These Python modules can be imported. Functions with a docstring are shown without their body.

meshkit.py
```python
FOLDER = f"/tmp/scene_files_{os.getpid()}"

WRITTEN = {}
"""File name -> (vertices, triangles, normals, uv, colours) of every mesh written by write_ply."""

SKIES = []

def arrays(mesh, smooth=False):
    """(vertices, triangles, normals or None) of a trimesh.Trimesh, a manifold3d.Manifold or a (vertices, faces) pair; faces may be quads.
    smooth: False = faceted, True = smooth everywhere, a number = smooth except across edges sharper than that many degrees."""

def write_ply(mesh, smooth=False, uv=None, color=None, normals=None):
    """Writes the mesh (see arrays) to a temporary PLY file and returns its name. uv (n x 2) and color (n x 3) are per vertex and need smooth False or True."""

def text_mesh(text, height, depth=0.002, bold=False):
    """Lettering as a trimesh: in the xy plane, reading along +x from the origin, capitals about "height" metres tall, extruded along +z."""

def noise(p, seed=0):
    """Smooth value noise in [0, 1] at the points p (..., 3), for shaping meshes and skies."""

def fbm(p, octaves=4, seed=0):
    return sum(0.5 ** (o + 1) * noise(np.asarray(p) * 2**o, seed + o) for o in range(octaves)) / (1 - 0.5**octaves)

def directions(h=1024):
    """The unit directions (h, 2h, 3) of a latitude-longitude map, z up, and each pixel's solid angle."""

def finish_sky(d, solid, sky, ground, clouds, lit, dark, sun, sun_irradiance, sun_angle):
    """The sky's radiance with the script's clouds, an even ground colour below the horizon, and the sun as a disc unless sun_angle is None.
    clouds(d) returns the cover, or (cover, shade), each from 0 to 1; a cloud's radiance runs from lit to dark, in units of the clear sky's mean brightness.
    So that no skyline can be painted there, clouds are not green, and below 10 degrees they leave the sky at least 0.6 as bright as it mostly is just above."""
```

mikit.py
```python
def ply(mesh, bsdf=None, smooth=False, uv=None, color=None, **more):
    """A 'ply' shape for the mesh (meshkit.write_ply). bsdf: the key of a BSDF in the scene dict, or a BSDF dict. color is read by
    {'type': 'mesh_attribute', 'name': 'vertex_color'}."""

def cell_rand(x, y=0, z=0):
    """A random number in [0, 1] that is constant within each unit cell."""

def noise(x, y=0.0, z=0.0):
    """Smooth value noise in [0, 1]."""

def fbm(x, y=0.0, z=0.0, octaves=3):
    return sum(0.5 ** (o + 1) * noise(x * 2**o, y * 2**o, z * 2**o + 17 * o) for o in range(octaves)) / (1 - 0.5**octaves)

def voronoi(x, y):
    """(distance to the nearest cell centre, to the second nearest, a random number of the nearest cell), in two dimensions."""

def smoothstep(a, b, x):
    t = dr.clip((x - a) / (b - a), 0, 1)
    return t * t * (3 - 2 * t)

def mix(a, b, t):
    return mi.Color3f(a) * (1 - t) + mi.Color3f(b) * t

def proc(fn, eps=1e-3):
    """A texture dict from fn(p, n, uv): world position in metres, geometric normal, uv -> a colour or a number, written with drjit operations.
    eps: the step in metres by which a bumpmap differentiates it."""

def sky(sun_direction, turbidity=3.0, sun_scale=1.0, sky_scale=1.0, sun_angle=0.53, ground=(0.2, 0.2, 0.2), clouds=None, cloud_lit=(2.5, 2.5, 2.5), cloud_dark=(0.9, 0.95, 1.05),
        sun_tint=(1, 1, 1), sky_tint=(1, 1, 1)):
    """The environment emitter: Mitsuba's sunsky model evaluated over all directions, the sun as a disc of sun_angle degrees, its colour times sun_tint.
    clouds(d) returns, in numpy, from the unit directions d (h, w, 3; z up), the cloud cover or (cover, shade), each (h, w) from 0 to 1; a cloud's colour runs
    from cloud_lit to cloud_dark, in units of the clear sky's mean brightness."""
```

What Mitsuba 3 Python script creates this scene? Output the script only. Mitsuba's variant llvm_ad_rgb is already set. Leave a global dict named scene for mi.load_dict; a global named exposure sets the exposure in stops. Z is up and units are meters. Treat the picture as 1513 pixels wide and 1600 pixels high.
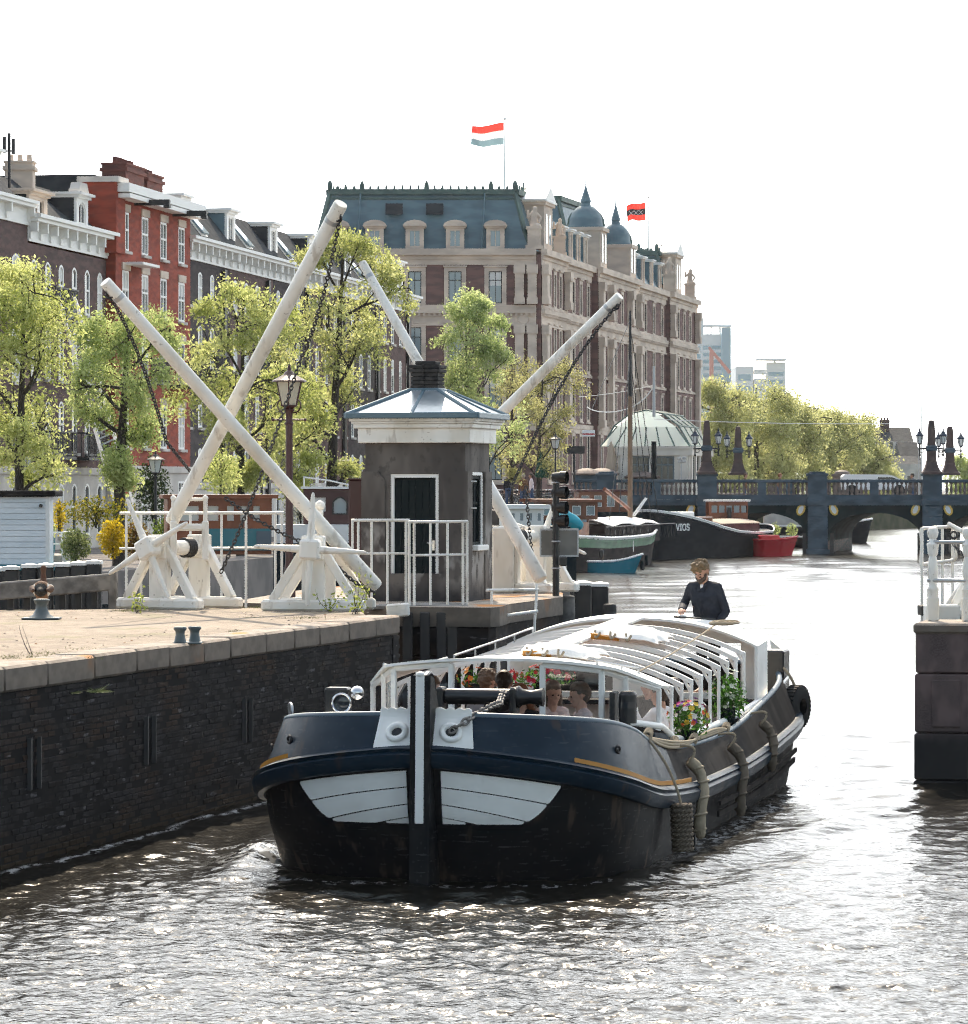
import math, random
import numpy as np, trimesh, mitsuba as mi, mikit, meshkit, drjit as dr
import manifold3d as m3
from shapely.geometry import Polygon, box as sbox
from shapely.ops import unary_union

scene, labels = {}, {}
rng = np.random.default_rng(7)
random.seed(7)

# ------------------------------------------------------------------ camera, sky, exposure
F, U0, V0, CH = 6000.0, 756.5, 760.0, 3.9          # the lens in photo pixels: focal length, principal point, eye height
scene['camera'] = {
    'type': 'perspective', 'fov': 2 * math.degrees(math.atan(756.5 / F)), 'fov_axis': 'x',
    'near_clip': 1.0, 'far_clip': 6000.0, 'principal_point_offset_y': (800.0 - V0) / 1600.0,
    'to_world': mi.ScalarTransform4f().look_at([0, 0, CH], [0, 100, CH], [0, 0, 1]),
    'medium': {'type': 'ref', 'id': 'haze_air'},
}
SUN = (-0.035, 0.74, 0.67)
def _haze_sky(d):
    """bright haze, thickest towards the sun and the horizon"""
    c = np.clip(d @ (np.array(SUN) / np.linalg.norm(SUN)), -1, 1)
    low = 1 - .55 * np.clip(d[..., 2] / .75, 0, 1) ** .8
    return np.clip(.03 + .86 * low * np.clip((c + .05) / .95, 0, 1) ** 2.0 + .08 * (meshkit.fbm(d * 3.0, 3) - .5), 0, 1)
scene['sky'] = mikit.sky(SUN, turbidity=3.0, sun_scale=1.0, sky_scale=1.25, sun_tint=(0.95, 0.98, 1.03), sky_tint=(1.22, 1.02, .80),
                         clouds=_haze_sky, cloud_lit=(7.7, 7.8, 7.9))
exposure = 2.3
HAZE = 0.00007

def P(u, v, Y):
    """the place that lies Y metres off and is seen at photo pixel (u, v)"""
    return np.array([(u - U0) * Y / F, Y, CH - (v - V0) * Y / F])
def PZ(u, v, Z):
    return P(u, v, (CH - Z) * F / (v - V0))

# ------------------------------------------------------------------ keys and labels
def key_for(name, parent=None):
    k = name if parent is None else parent + '__' + name
    if k not in taken:
        taken.add(k); return k
    i = 1
    while f'{k}_{i:03d}' in taken: i += 1
    k = f'{k}_{i:03d}'; taken.add(k); return k
taken = set(['camera', 'sky'])

def tag(k, label=None, cat=None, group=None, kind=None):
    d = {}
    if label: d['label'] = label
    if cat: d['category'] = cat
    if group: d['group'] = group
    if kind: d['kind'] = kind
    if d: labels[k] = d
    return k
def thing(name, label, cat, group=None):
    return tag(key_for(name), label, cat, group)
def obj(name, mesh, mat, parent=None, smooth=False, label=None, cat=None, group=None, kind=None, color=None, uv=None):
    k = key_for(name, parent)
    if isinstance(mesh, MB): mesh = mesh.mesh()
    scene[k] = mikit.ply(mesh, mat, smooth=smooth, color=color, uv=uv)
    tag(k, label, cat, group, kind)
    return k

# ------------------------------------------------------------------ mesh builder
def unit(a):
    a = np.asarray(a, float); n = np.linalg.norm(a); return a / (n if n > 0 else 1)
_BOXF = np.array([[0,2,1],[0,3,2],[4,5,6],[4,6,7],[0,1,5],[0,5,4],[1,2,6],[1,6,5],[2,3,7],[2,7,6],[3,0,4],[3,4,7]])
_BOXV = np.array([[-1,-1,-1],[1,-1,-1],[1,1,-1],[-1,1,-1],[-1,-1,1],[1,-1,1],[1,1,1],[-1,1,1]], float) * .5
def _cbox_topology():
    pts, sig = [], []
    for s in np.ndindex(2, 2, 2):
        sg = np.array(s) * 2 - 1
        for ax in range(3):
            sig.append((sg, ax))
    v = np.array([sg * np.where(np.arange(3) == ax, .5, .4) for sg, ax in sig])
    h = trimesh.convex.convex_hull(v)
    from scipy.spatial import cKDTree
    idx = cKDTree(v).query(h.vertices)[1]
    return [(s.astype(float), a) for s, a in sig], idx[h.faces]
_CSIG, _CF = _cbox_topology()
_CS = np.array([s for s, a in _CSIG]); _CA = np.array([[1.0 if a == k else 0.0 for k in range(3)] for s, a in _CSIG])
_BALL = {}
def _ball(n):
    if n not in _BALL:
        m = trimesh.creation.icosphere(subdivisions=n); _BALL[n] = (np.array(m.vertices), np.array(m.faces))
    return _BALL[n]

class MB:
    def __init__(s): s.V, s.Q, s.n = [], [], 0
    def add(s, v, f):
        v = np.asarray(v, float); f = np.asarray(f, int)
        if f.shape[1] == 4: f = np.vstack([f[:, [0, 1, 2]], f[:, [0, 2, 3]]])
        s.V.append(v); s.Q.append(f + s.n); s.n += len(v); return s
    def merge(s, o): v, f = o.mesh(); return s.add(v, f)
    def mesh(s): return (np.vstack(s.V), np.vstack(s.Q))
    def map(s, fn): s.V = [fn(v) for v in s.V]; return s
    def at(s, o, ex=(1,0,0), ey=(0,1,0), ez=(0,0,1)):
        M = np.array([ex, ey, ez], float); o = np.asarray(o, float); s.V = [v @ M + o for v in s.V]; return s
    def box(s, c, size, bev=0.0, axes=None):
        size = np.asarray(size, float)
        if bev > 0:
            b = min(bev, size.min() * .45); v = _CS * (size / 2 - b * (1 - _CA)); f = _CF
        else: v, f = _BOXV * size, _BOXF
        if axes is not None: v = v @ np.array(axes, float)
        return s.add(v + np.asarray(c, float), f)
    def span(s, lo, hi, bev=0.0):
        lo, hi = np.asarray(lo, float), np.asarray(hi, float); return s.box((lo + hi) / 2, np.abs(hi - lo), bev)
    def bar(s, p0, p1, w, h, up=(0, 0, 1), bev=0.0):
        p0, p1 = np.asarray(p0, float), np.asarray(p1, float); d = unit(p1 - p0)
        side = np.cross(d, up)
        if np.linalg.norm(side) < 1e-6: side = np.cross(d, (1, 0, 0))
        side = unit(side); u2 = np.cross(side, d)
        return s.box((p0 + p1) / 2, (w, np.linalg.norm(p1 - p0), h), bev, (side, d, u2))
    def cyl(s, p0, p1, r0, r1=None, n=12, cap=True):
        return s.tube([p0, p1], [r0, r0 if r1 is None else r1], n, cap)
    def tube(s, pts, r, n=6, cap=True, closed=False):
        p = np.asarray(pts, float); k = len(p); r = np.broadcast_to(np.asarray(r, float), (k,))
        if closed: t = np.roll(p, -1, 0) - np.roll(p, 1, 0)
        elif k == 2: t = np.repeat(p[1:] - p[:1], 2, 0)
        else: t = np.gradient(p, axis=0)
        t = t / (np.linalg.norm(t, axis=1, keepdims=True) + 1e-12)
        ref = np.array([0, 0, 1.0]) if np.mean(np.abs(t[:, 2])) < .9 else np.array([1.0, 0, 0])
        a = np.cross(t, ref); bad = np.linalg.norm(a, axis=1) < 1e-3
        a[bad] = np.cross(t[bad], [0.3, 1, 0.2]); a /= np.linalg.norm(a, axis=1, keepdims=True); b = np.cross(t, a)
        g = np.arange(n) * 2 * np.pi / n
        v = (p[:, None] + r[:, None, None] * (np.cos(g)[None, :, None] * a[:, None] + np.sin(g)[None, :, None] * b[:, None])).reshape(-1, 3)
        i, j = np.meshgrid(np.arange(k if closed else k - 1), np.arange(n), indexing='ij'); i, j = i.ravel(), j.ravel(); i2 = (i + 1) % k
        q = np.stack([i * n + j, i2 * n + j, i2 * n + (j + 1) % n, i * n + (j + 1) % n], 1)
        f = np.vstack([q[:, [0, 1, 2]], q[:, [0, 2, 3]]])
        if cap and not closed:
            v = np.vstack([v, p[:1], p[-1:]]); g0 = np.arange(n); c0, c1 = k * n, k * n + 1
            f = np.vstack([f, np.stack([g0, (g0 + 1) % n, g0 * 0 + c0], 1), np.stack([(k - 1) * n + (g0 + 1) % n, (k - 1) * n + g0, g0 * 0 + c1], 1)])
        return s.add(v, f)
    def lathe(s, prof, c=(0, 0, 0), n=16, phase=0.0):
        pr = np.asarray(prof, float); k = len(pr); g = np.arange(n) * 2 * np.pi / n + phase
        v = np.stack([pr[:, None, 0] * np.cos(g), pr[:, None, 0] * np.sin(g), np.repeat(pr[:, 1:2], n, 1)], -1).reshape(-1, 3)
        i, j = np.meshgrid(np.arange(k - 1), np.arange(n), indexing='ij'); i, j = i.ravel(), j.ravel()
        q = np.stack([i * n + j, i * n + (j + 1) % n, (i + 1) * n + (j + 1) % n, (i + 1) * n + j], 1)
        return s.add(v + np.asarray(c, float), q)
    def ball(s, c, r, n=2):
        v, f = _ball(n); return s.add(v * np.broadcast_to(np.asarray(r, float), (3,)) + np.asarray(c, float), f)
    def torus(s, c, R, r, ex=(1, 0, 0), ey=(0, 0, 1), n=20, m=6):
        g = np.arange(n) * 2 * np.pi / n; ex, ey = unit(ex), unit(ey)
        return s.tube(np.asarray(c) + R * (np.cos(g)[:, None] * ex + np.sin(g)[:, None] * ey), r, m, closed=True)
    def poly(s, pg, depth, o=(0, 0, 0), ex=(1, 0, 0), ey=(0, 0, 1), ez=(0, -1, 0), z0=0.0):
        """the shapely polygon in the plane (ex, ey), extruded from z0 by depth along ez"""
        M = np.array([ex, ey, ez], float)
        for g in getattr(pg, 'geoms', [pg]):
            if g.is_empty or g.area < 1e-7: continue
            m = trimesh.creation.extrude_polygon(g, depth, engine='earcut'); v = np.array(m.vertices); v[:, 2] += z0
            f = np.array(m.faces)
            if np.linalg.det(M) < 0: f = f[:, ::-1]
            s.add(v @ M + np.asarray(o, float), f)
        return s
    def grid(s, pts, flip=False, closed=False):
        """pts (a, b, 3) as a sheet"""
        pts = np.asarray(pts, float); a, b = pts.shape[:2]
        i, j = np.meshgrid(np.arange(a - 1), np.arange(b if closed else b - 1), indexing='ij'); i, j = i.ravel(), j.ravel(); j2 = (j + 1) % b
        q = np.stack([i * b + j, (i + 1) * b + j, (i + 1) * b + j2, i * b + j2], 1)
        return s.add(pts.reshape(-1, 3), q[:, ::-1] if flip else q)
    def shell(s, pts, t):
        """a sheet (a, b, 3) given the thickness t along its normals, closed at the rim"""
        pts = np.asarray(pts, float); a, b = pts.shape[:2]
        n = np.cross(np.gradient(pts, axis=0), np.gradient(pts, axis=1)); n /= np.linalg.norm(n, axis=2, keepdims=True) + 1e-12
        s.grid(pts + n * t); s.grid(pts, True)
        rim = np.vstack([np.stack([np.zeros(b, int), np.arange(b)], 1), np.stack([np.arange(1, a), np.full(a - 1, b - 1)], 1), np.stack([np.full(b - 1, a - 1), np.arange(b - 2, -1, -1)], 1), np.stack([np.arange(a - 2, -1, -1), np.zeros(a - 1, int)], 1)])
        lo = pts[rim[:, 0], rim[:, 1]]; hi = (pts + n * t)[rim[:, 0], rim[:, 1]]
        return s.grid(np.stack([lo, hi]), False)

def chain(mb, pts, link=0.09, wire=0.012, n=6):
    """links of a chain along a polyline"""
    p = np.asarray(pts, float); d = np.r_[0, np.cumsum(np.linalg.norm(np.diff(p, axis=0), axis=1))]
    k = max(2, int(d[-1] / (link * .72))); t = (np.arange(k) + .5) / k * d[-1]
    for i, x in enumerate(t):
        c = np.array([np.interp(x, d, p[:, a]) for a in range(3)]); q = np.array([np.interp(min(x + .01, d[-1]), d, p[:, a]) for a in range(3)])
        e = unit(q - c) if np.linalg.norm(q - c) > 1e-9 else unit(p[-1] - p[-2]); sd = unit(np.cross(e, (0.2, 0.3, 1.0))); up = np.cross(sd, e)
        w = sd if i % 2 else up; g = np.arange(8) * np.pi / 4
        mb.tube(c + (link / 2) * np.cos(g)[:, None] * e + link * .3 * np.sin(g)[:, None] * w, wire, 4, closed=True)
    return mb
def sag(p0, p1, s, n=12):
    t = np.linspace(0, 1, n)[:, None]; p = np.asarray(p0) * (1 - t) + np.asarray(p1) * t; p[:, 2] -= (4 * s * t * (1 - t))[:, 0]; return p
def spline(pts, n=30):
    from scipy.interpolate import CubicSpline
    p = np.asarray(pts, float); d = np.r_[0, np.cumsum(np.linalg.norm(np.diff(p, axis=0), axis=1))]
    return CubicSpline(d, p)(np.linspace(0, d[-1], n))
def text(mb, s, height, o, ex, ey, depth=0.01, bold=True, centre=True):
    m = meshkit.text_mesh(s, height, depth, bold); v = np.array(m.vertices)
    if centre: v[:, 0] -= (v[:, 0].min() + v[:, 0].max()) / 2
    ex, ey = unit(ex), unit(ey); ez = np.cross(ex, ey)
    return mb.add(v @ np.array([ex, ey, ez]) + np.asarray(o, float), np.array(m.faces))

# ------------------------------------------------------------------ materials
fbm, noise, mix, smoothstep = mikit.fbm, mikit.noise, mikit.mix, mikit.smoothstep
def rgb(c): return {'type': 'rgb', 'value': [float(x) for x in c]}
def mat(name, col, rough=.6, metal=0.0, spec=.5, coat=0.0, bump=None, bscale=0.01, two=True, **more):
    base = col if isinstance(col, dict) else rgb(col)
    b = {'type': 'principled', 'base_color': base, 'roughness': rough, 'metallic': metal, 'specular': spec, **more}
    if coat: b['clearcoat'] = coat; b['clearcoat_gloss'] = .9
    if bump is not None: b = {'type': 'bumpmap', 'arbitrary': bump, 'scale': bscale, 'nested_bsdf': b}
    scene[name] = {'type': 'twosided', 'b': b} if two else b
    taken.add(name)
    return name
def mottled(c1, c2, s, sz=None, lo=.3, hi=.7):
    sz = s if sz is None else sz
    return mikit.proc(lambda p, n, uv: mix(c1, c2, smoothstep(lo, hi, fbm(p.x * s, p.y * s, p.z * sz, 4))))
VC = {'type': 'mesh_attribute', 'name': 'vertex_color'}
mat('vertex_matte', VC, .8, spec=.3)
mat('vertex_satin', VC, .45)
def _old_white(p, n, uv):
    c = mix((.80, .78, .73), (.64, .60, .52), smoothstep(.35, .8, fbm(p.x * 3, p.y * 3, p.z * 1.0, 4)))
    c = mix(c, (.36, .31, .25), smoothstep(.60, .76, fbm(p.x * 9, p.y * 9, p.z * 2.2 + 3, 4)) * .55)
    chip = smoothstep(.775, .80, noise(p.x * 34, p.y * 34, p.z * 26) * .6 + noise(p.x * 9, p.y * 9, p.z * 7) * .4)
    return mix(c, (.30, .26, .21), chip * .55)
mat('white_paint', mikit.proc(_old_white), .5, bump=mikit.proc(lambda p, n, uv: fbm(p.x * 16, p.y * 16, p.z * 5, 3), .01), bscale=.006)
mat('white_trim', (.78, .77, .74), .5)
mat('boat_white', mottled((.84, .83, .79), (.76, .74, .69), 2.0, 2.0, .4, .9), .35)
def _hull_paint(a, b):
    def fn(p, n, uv):
        c = mix(a, b, smoothstep(.3, .7, fbm(p.x * 2.2, p.y * 2.2, p.z * 4, 4)))
        scr = smoothstep(.70, .74, fbm(p.x * 5, p.y * 5, p.z * 40, 3)); sp = smoothstep(.80, .83, noise(p.x * 26, p.y * 26, p.z * 22))
        c = mix(c, (.06, .065, .07), dr.maximum(scr * .30, sp * .12))
        return mix(c, (.06, .035, .02), smoothstep(.62, .78, fbm(p.x * 7, p.y * 7, p.z * 1.4 + 5, 4)) * .5)
    return mikit.proc(fn)
mat('navy_paint', _hull_paint((.005, .016, .029), (.010, .024, .040)), .40, spec=.25, bump=mikit.proc(lambda p, n, uv: noise(p.x * 3.1, p.y * 3.1, p.z * 2.2) + .25 * noise(p.x * 11, p.y * 11, p.z * 9), .02), bscale=.010)
mat('hull_black', _hull_paint((.003, .004, .006), (.007, .007, .008)), .55, spec=.2, bump=mikit.proc(lambda p, n, uv: noise(p.x * 2.7, p.y * 2.7, p.z * 2.0), .02), bscale=.010)
mat('orange_line', (.50, .22, .04), .4)
mat('black_paint', (.012, .013, .015), .35)
mat('black_iron', (.03, .03, .032), .5, metal=.3)
mat('chrome', (.7, .7, .7), .15, metal=1.0)
mat('galvanised', (.45, .46, .47), .45, metal=.7)
mat('varnished_wood', mottled((.20, .075, .03), (.12, .04, .018), 6, 1.5), .3, coat=.5)
mat('grey_timber', mottled((.20, .19, .18), (.09, .085, .08), 5, 5), .85)
mat('dark_timber', mottled((.018, .018, .02), (.04, .038, .036), 4, 1.2), .7)
mat('weathered_plank', mottled((.026, .022, .020), (.010, .009, .009), 3, 1), .75, spec=.10)
mat('rope', (.33, .27, .19), .9)
mat('dark_rope', (.12, .095, .07), .9)
mat('rubber', (.02, .02, .02), .8)
mat('canvas_white', (.82, .80, .76), .9)
mat('dark_pane', (.025, .03, .035), .06, spec=.7)
mat('sky_pane', (.20, .26, .29), .05, spec=.9)  # pale blue base colour stands in for reflected sky
mat('curtain_white', (.70, .69, .66), .8)
scene['clear_pane'] = {'type': 'thindielectric', 'int_ior': 1.75}; taken.add('clear_pane')
mat('blue_grey_paint', (.075, .11, .14), .45)
mat('dark_green_paint', (.004, .010, .012), .65, spec=.15)
mat('red_brown_paint', (.055, .018, .018), .4)
# ================================================================== water, ground, lock walls
def water_fn(X, Y, lam0):
    """wind waves as a sum of many short-crested sine trains; trains shorter than lam0 (the local mesh can not carry them) fade out"""
    r = np.random.default_rng(17); Z = np.zeros_like(X)
    for k in range(84):
        lam = .13 * 14 ** (k / 83.0); th = r.normal(0.15, .75) + (np.pi if r.random() < .3 else 0); kx, ky = np.sin(th) * 2 * np.pi / lam, np.cos(th) * 2 * np.pi / lam; ph = r.uniform(0, 2 * np.pi)
        slope = .031 * (lam / .30) ** (-.75 if lam > .30 else .4)
        Z += np.clip((lam / lam0 - 2.2) / 2.0, 0, 1) * slope * lam / (2 * np.pi) * np.sin(kx * X + ky * Y + ph)
    for k in range(26):                                             # far off: wavelets as short as the mesh there can carry
        lam = 1.6 * 3.2 ** (k / 25.0); th = r.normal(0.1, .6); kx, ky = np.sin(th) * 2 * np.pi / lam, np.cos(th) * 2 * np.pi / lam; ph = r.uniform(0, 2 * np.pi)
        Z += np.clip((lam / lam0 - 2.4) / 1.5, 0, 1) * np.clip((Y - 62) / 60, 0, 1) * (.007 + .016 * np.clip((Y - 100) / 80, 0, 1)) * lam / (2 * np.pi) * np.sin(kx * X + ky * Y + ph)
    q = np.stack([X * .30, Y * .16, 0 * X], -1)
    return Z * (.45 + 1.1 * meshkit.fbm(q, 3, 5))
def water_sheet():
    ys = [24.0]
    while ys[-1] < 62: ys.append(ys[-1] + .030 + .00022 * (ys[-1] - 24) ** 1.6)
    while ys[-1] < 420: ys.append(ys[-1] * 1.0045)
    ys += [600, 1000, 2200]
    ys = np.array(ys); ux = np.linspace(-1, 1, 440)
    half = np.where(ys < 80, 2.6 + ys * .135, 13.4 + (ys - 80) * .17)
    X = ux[None] * half[:, None] + (ys * .01)[:, None]; Y = np.repeat(ys[:, None], len(ux), 1)
    lam0 = np.maximum(np.gradient(ys), half / 220)[:, None] * np.ones_like(X)
    Z = water_fn(X, Y, lam0)
    bx, by = (X - BX0[0]), (Y - BX0[1])
    la, lr = bx * BD[0] + by * BD[1], bx * BR[0] + by * BR[1]             # along and across the barge
    fade = np.exp(-np.clip(la - 1, 0, 40) / 14) * np.exp(-np.clip(.3 - la, 0, 9) / .35)
    off = np.abs(lr) - (1.95 + .16 * np.clip(la, 0, 30))
    Z += .10 * np.exp(-((lr + 2.2) / .28) ** 2 - ((la - 2.1) / .7) ** 2) * (.4 + 1.2 * meshkit.fbm(np.stack([X * 6, Y * 5, 0 * X], -1), 3, 8))
    Z += fade * (.055 * np.exp(-(off / .30) ** 2) - .02 * np.exp(-((off - .55) / .3) ** 2) + .02 * np.exp(-((off - 1.1) / .4) ** 2)) * (1 + .8 * (meshkit.fbm(np.stack([X * 2.5, Y * 2.5, 0 * X], -1), 2, 4) - .5))
    m = MB().grid(np.stack([X, Y, Z], -1))
    v, f = m.mesh(); return v, f[:, ::-1]
BX0 = np.array([-0.60, 37.7]); PSI = math.radians(11.9)
BD = np.array([math.sin(PSI), math.cos(PSI)]); BR = np.array([math.cos(PSI), -math.sin(PSI)])
def _foam(p, n, uv):
    """murky water with foam where the wash breaks: along the wall, at the bow shoulder, beside the hull"""
    f = noise(p.x * 17, p.y * 11, 1.0) * .6 + noise(p.x * 41, p.y * 27, 5.0) * .4
    dw = (p.x + 4.9) * .9728 - (p.y - 38.9) * .2315 - .16 - .22 * (noise(p.y * .9, 3.0, 1.0) - .4)
    wall = dr.exp(-dr.square(dw / .05)) * smoothstep(.38, .62, f)
    bx, by = p.x - BX0[0], p.y - BX0[1]; la, lr = bx * BD[0] + by * BD[1], bx * BR[0] + by * BR[1]
    splash = dr.exp(-dr.square((lr + 2.25) / .30) - dr.square((la - 2.2) / .8)) * smoothstep(.42, .60, f)
    side = dr.exp(-dr.square((lr - 2.02 - .03 * dr.maximum(la - 4, 0)) / .16)) * smoothstep(1.5, 4.0, la) * smoothstep(17.0, 13.0, la) * smoothstep(.52, .68, f)
    front = dr.exp(-dr.square((la + .12 - .10 * lr * lr) / .10)) * smoothstep(2.1, 1.6, dr.abs(lr)) * smoothstep(.55, .70, f) * .6
    return mix((.007, .0065, .005), (.75, .77, .78), dr.clip(wall * .7 + splash + side * .5 + front * .5, 0, 1))
def _ripple(p, n, uv):
    k = dr.clip(34.0 / p.y, .03, 1.0)
    return (noise(p.x * 14 + p.y * 3, p.y * 19, 4.0) + .6 * noise(p.x * 33, p.y * 41, 7.0)) * k * k
scene['water_surface'] = {'type': 'twosided', 'b': {'type': 'bumpmap', 'arbitrary': mikit.proc(_ripple, .006), 'scale': .0055, 'nested_bsdf': {'type': 'roughplastic', 'distribution': 'ggx', 'alpha': .022, 'int_ior': 1.34, 'diffuse_reflectance': mikit.proc(_foam)}}}; taken.add('water_surface')
obj('water', water_sheet(), 'water_surface', smooth=True, kind='structure', label='rippled brown canal water glittering in the sun')

LA = unit([0.238, 1.0]); LP = np.array([LA[1], -LA[0]])           # along and across the lock
QZ = 2.05                                                          # the quay's height above the water
W0 = np.array([-4.9, 38.9])
def onwall(Y): return W0 + (Y - 38.9) * np.array([.238, 1.0])

def _paving(p, n, uv):
    g = fbm(p.x * 9, p.y * 9, 0.0, 4); big = fbm(p.x * .9, p.y * .9, 3.0, 3)
    row = dr.abs(p.y / .105 - dr.floor(p.y / .105) - .5); col = dr.abs(p.x / .21 + .5 * dr.floor(p.y / .105) - dr.floor(p.x / .21 + .5 * dr.floor(p.y / .105)) - .5)
    joint = dr.maximum(smoothstep(.40, .48, row), smoothstep(.45, .49, col))
    c = mix((.30, .235, .175), (.18, .135, .10), smoothstep(.3, .7, g * .6 + big * .4))
    c = mix(c, (.15, .12, .07), joint * .55)
    return mix(c, (.14, .13, .05), smoothstep(.60, .78, fbm(p.x * 1.7, p.y * 1.1, 8.0, 4)) * .5)
mat('brick_paving', mikit.proc(_paving), .85)
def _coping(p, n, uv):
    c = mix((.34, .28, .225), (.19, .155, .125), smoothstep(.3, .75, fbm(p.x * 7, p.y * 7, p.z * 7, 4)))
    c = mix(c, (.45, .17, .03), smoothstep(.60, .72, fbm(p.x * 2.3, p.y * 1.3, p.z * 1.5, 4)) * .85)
    c = mix(c, mix((.12, .095, .075), (.05, .045, .04), fbm(p.x * 4, p.y * 4, p.z * 9, 3)), smoothstep(.75, .35, n.z) * .78)  # upright faces darker: their shade put into the colour, together with grime
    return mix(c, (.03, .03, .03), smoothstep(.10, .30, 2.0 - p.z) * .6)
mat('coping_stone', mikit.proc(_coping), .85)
def _wetbrick(p, n, uv):
    g = fbm(p.x * 3, p.y * 3, p.z * 6, 4)
    c = mix((.020, .019, .021), (.009, .009, .010), smoothstep(.3, .7, g))
    c = mix(c, (.034, .018, .010), smoothstep(.5, .75, fbm(p.x * 1.1, p.y * 1.1, p.z * 1.6 + 9, 3)) * .7)
    lime = smoothstep(.70, .78, fbm(p.x * 4, p.y * 4, p.z * 14, 3))
    c = mix(c, (.11, .11, .12), lime * .5)
    return mix(c, (.022, .014, .007), smoothstep(.42, .12, p.z + .2 * g))
mat('wet_brick', mikit.proc(_wetbrick), .85, spec=.12)
mat('mortar', (.009, .009, .010), .9, spec=.1)

def ground(name, pts, z, mat_, thick=.6, **k):
    m = MB().poly(Polygon(pts), thick, (0, 0, z - thick), (1, 0, 0), (0, 1, 0), (0, 0, 1)); return obj(name, m, mat_, kind='structure', **k)
# lock quay: the near pier with the windlasses
e0, e1 = onwall(24.0), onwall(54.45)
inn = -LP * .48
quay = ground('lock_quay', [e0 + inn, e1 + inn, (-1.95, 58.9), (-8.2, 57.2), (-6.9, 53.3), (-16, 52.6), (-16, 24)], QZ, 'brick_paving', 2.9, label='sunlit brick paved lock quay with grass in its joints')
def pebbles(name, n, x0, x1, y0, y1, z, label):
    r = np.random.default_rng(23); m = MB(); k = 0
    while k < n:
        x, y = r.uniform(x0, x1), r.uniform(y0, y1); w_ = W0 + (y - 38.9) * np.array([.238, 1.0])
        if x > w_[0] - .5 or meshkit.noise(np.array([x * .8, y * .35, 2.0]), 4) < .45: continue
        s_ = r.uniform(.005, .015); v, f = _ball(0); m.add(v * [s_ * r.uniform(.7, 1.6), s_ * r.uniform(.7, 1.6), s_ * .6] + [x, y, z + s_ * .25], f); k += 1
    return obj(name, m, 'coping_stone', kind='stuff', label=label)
pebbles('gravel', 420, -9.5, -1.5, 38, 57, QZ, 'scattered grit and small stones on the quay paving')
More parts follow.
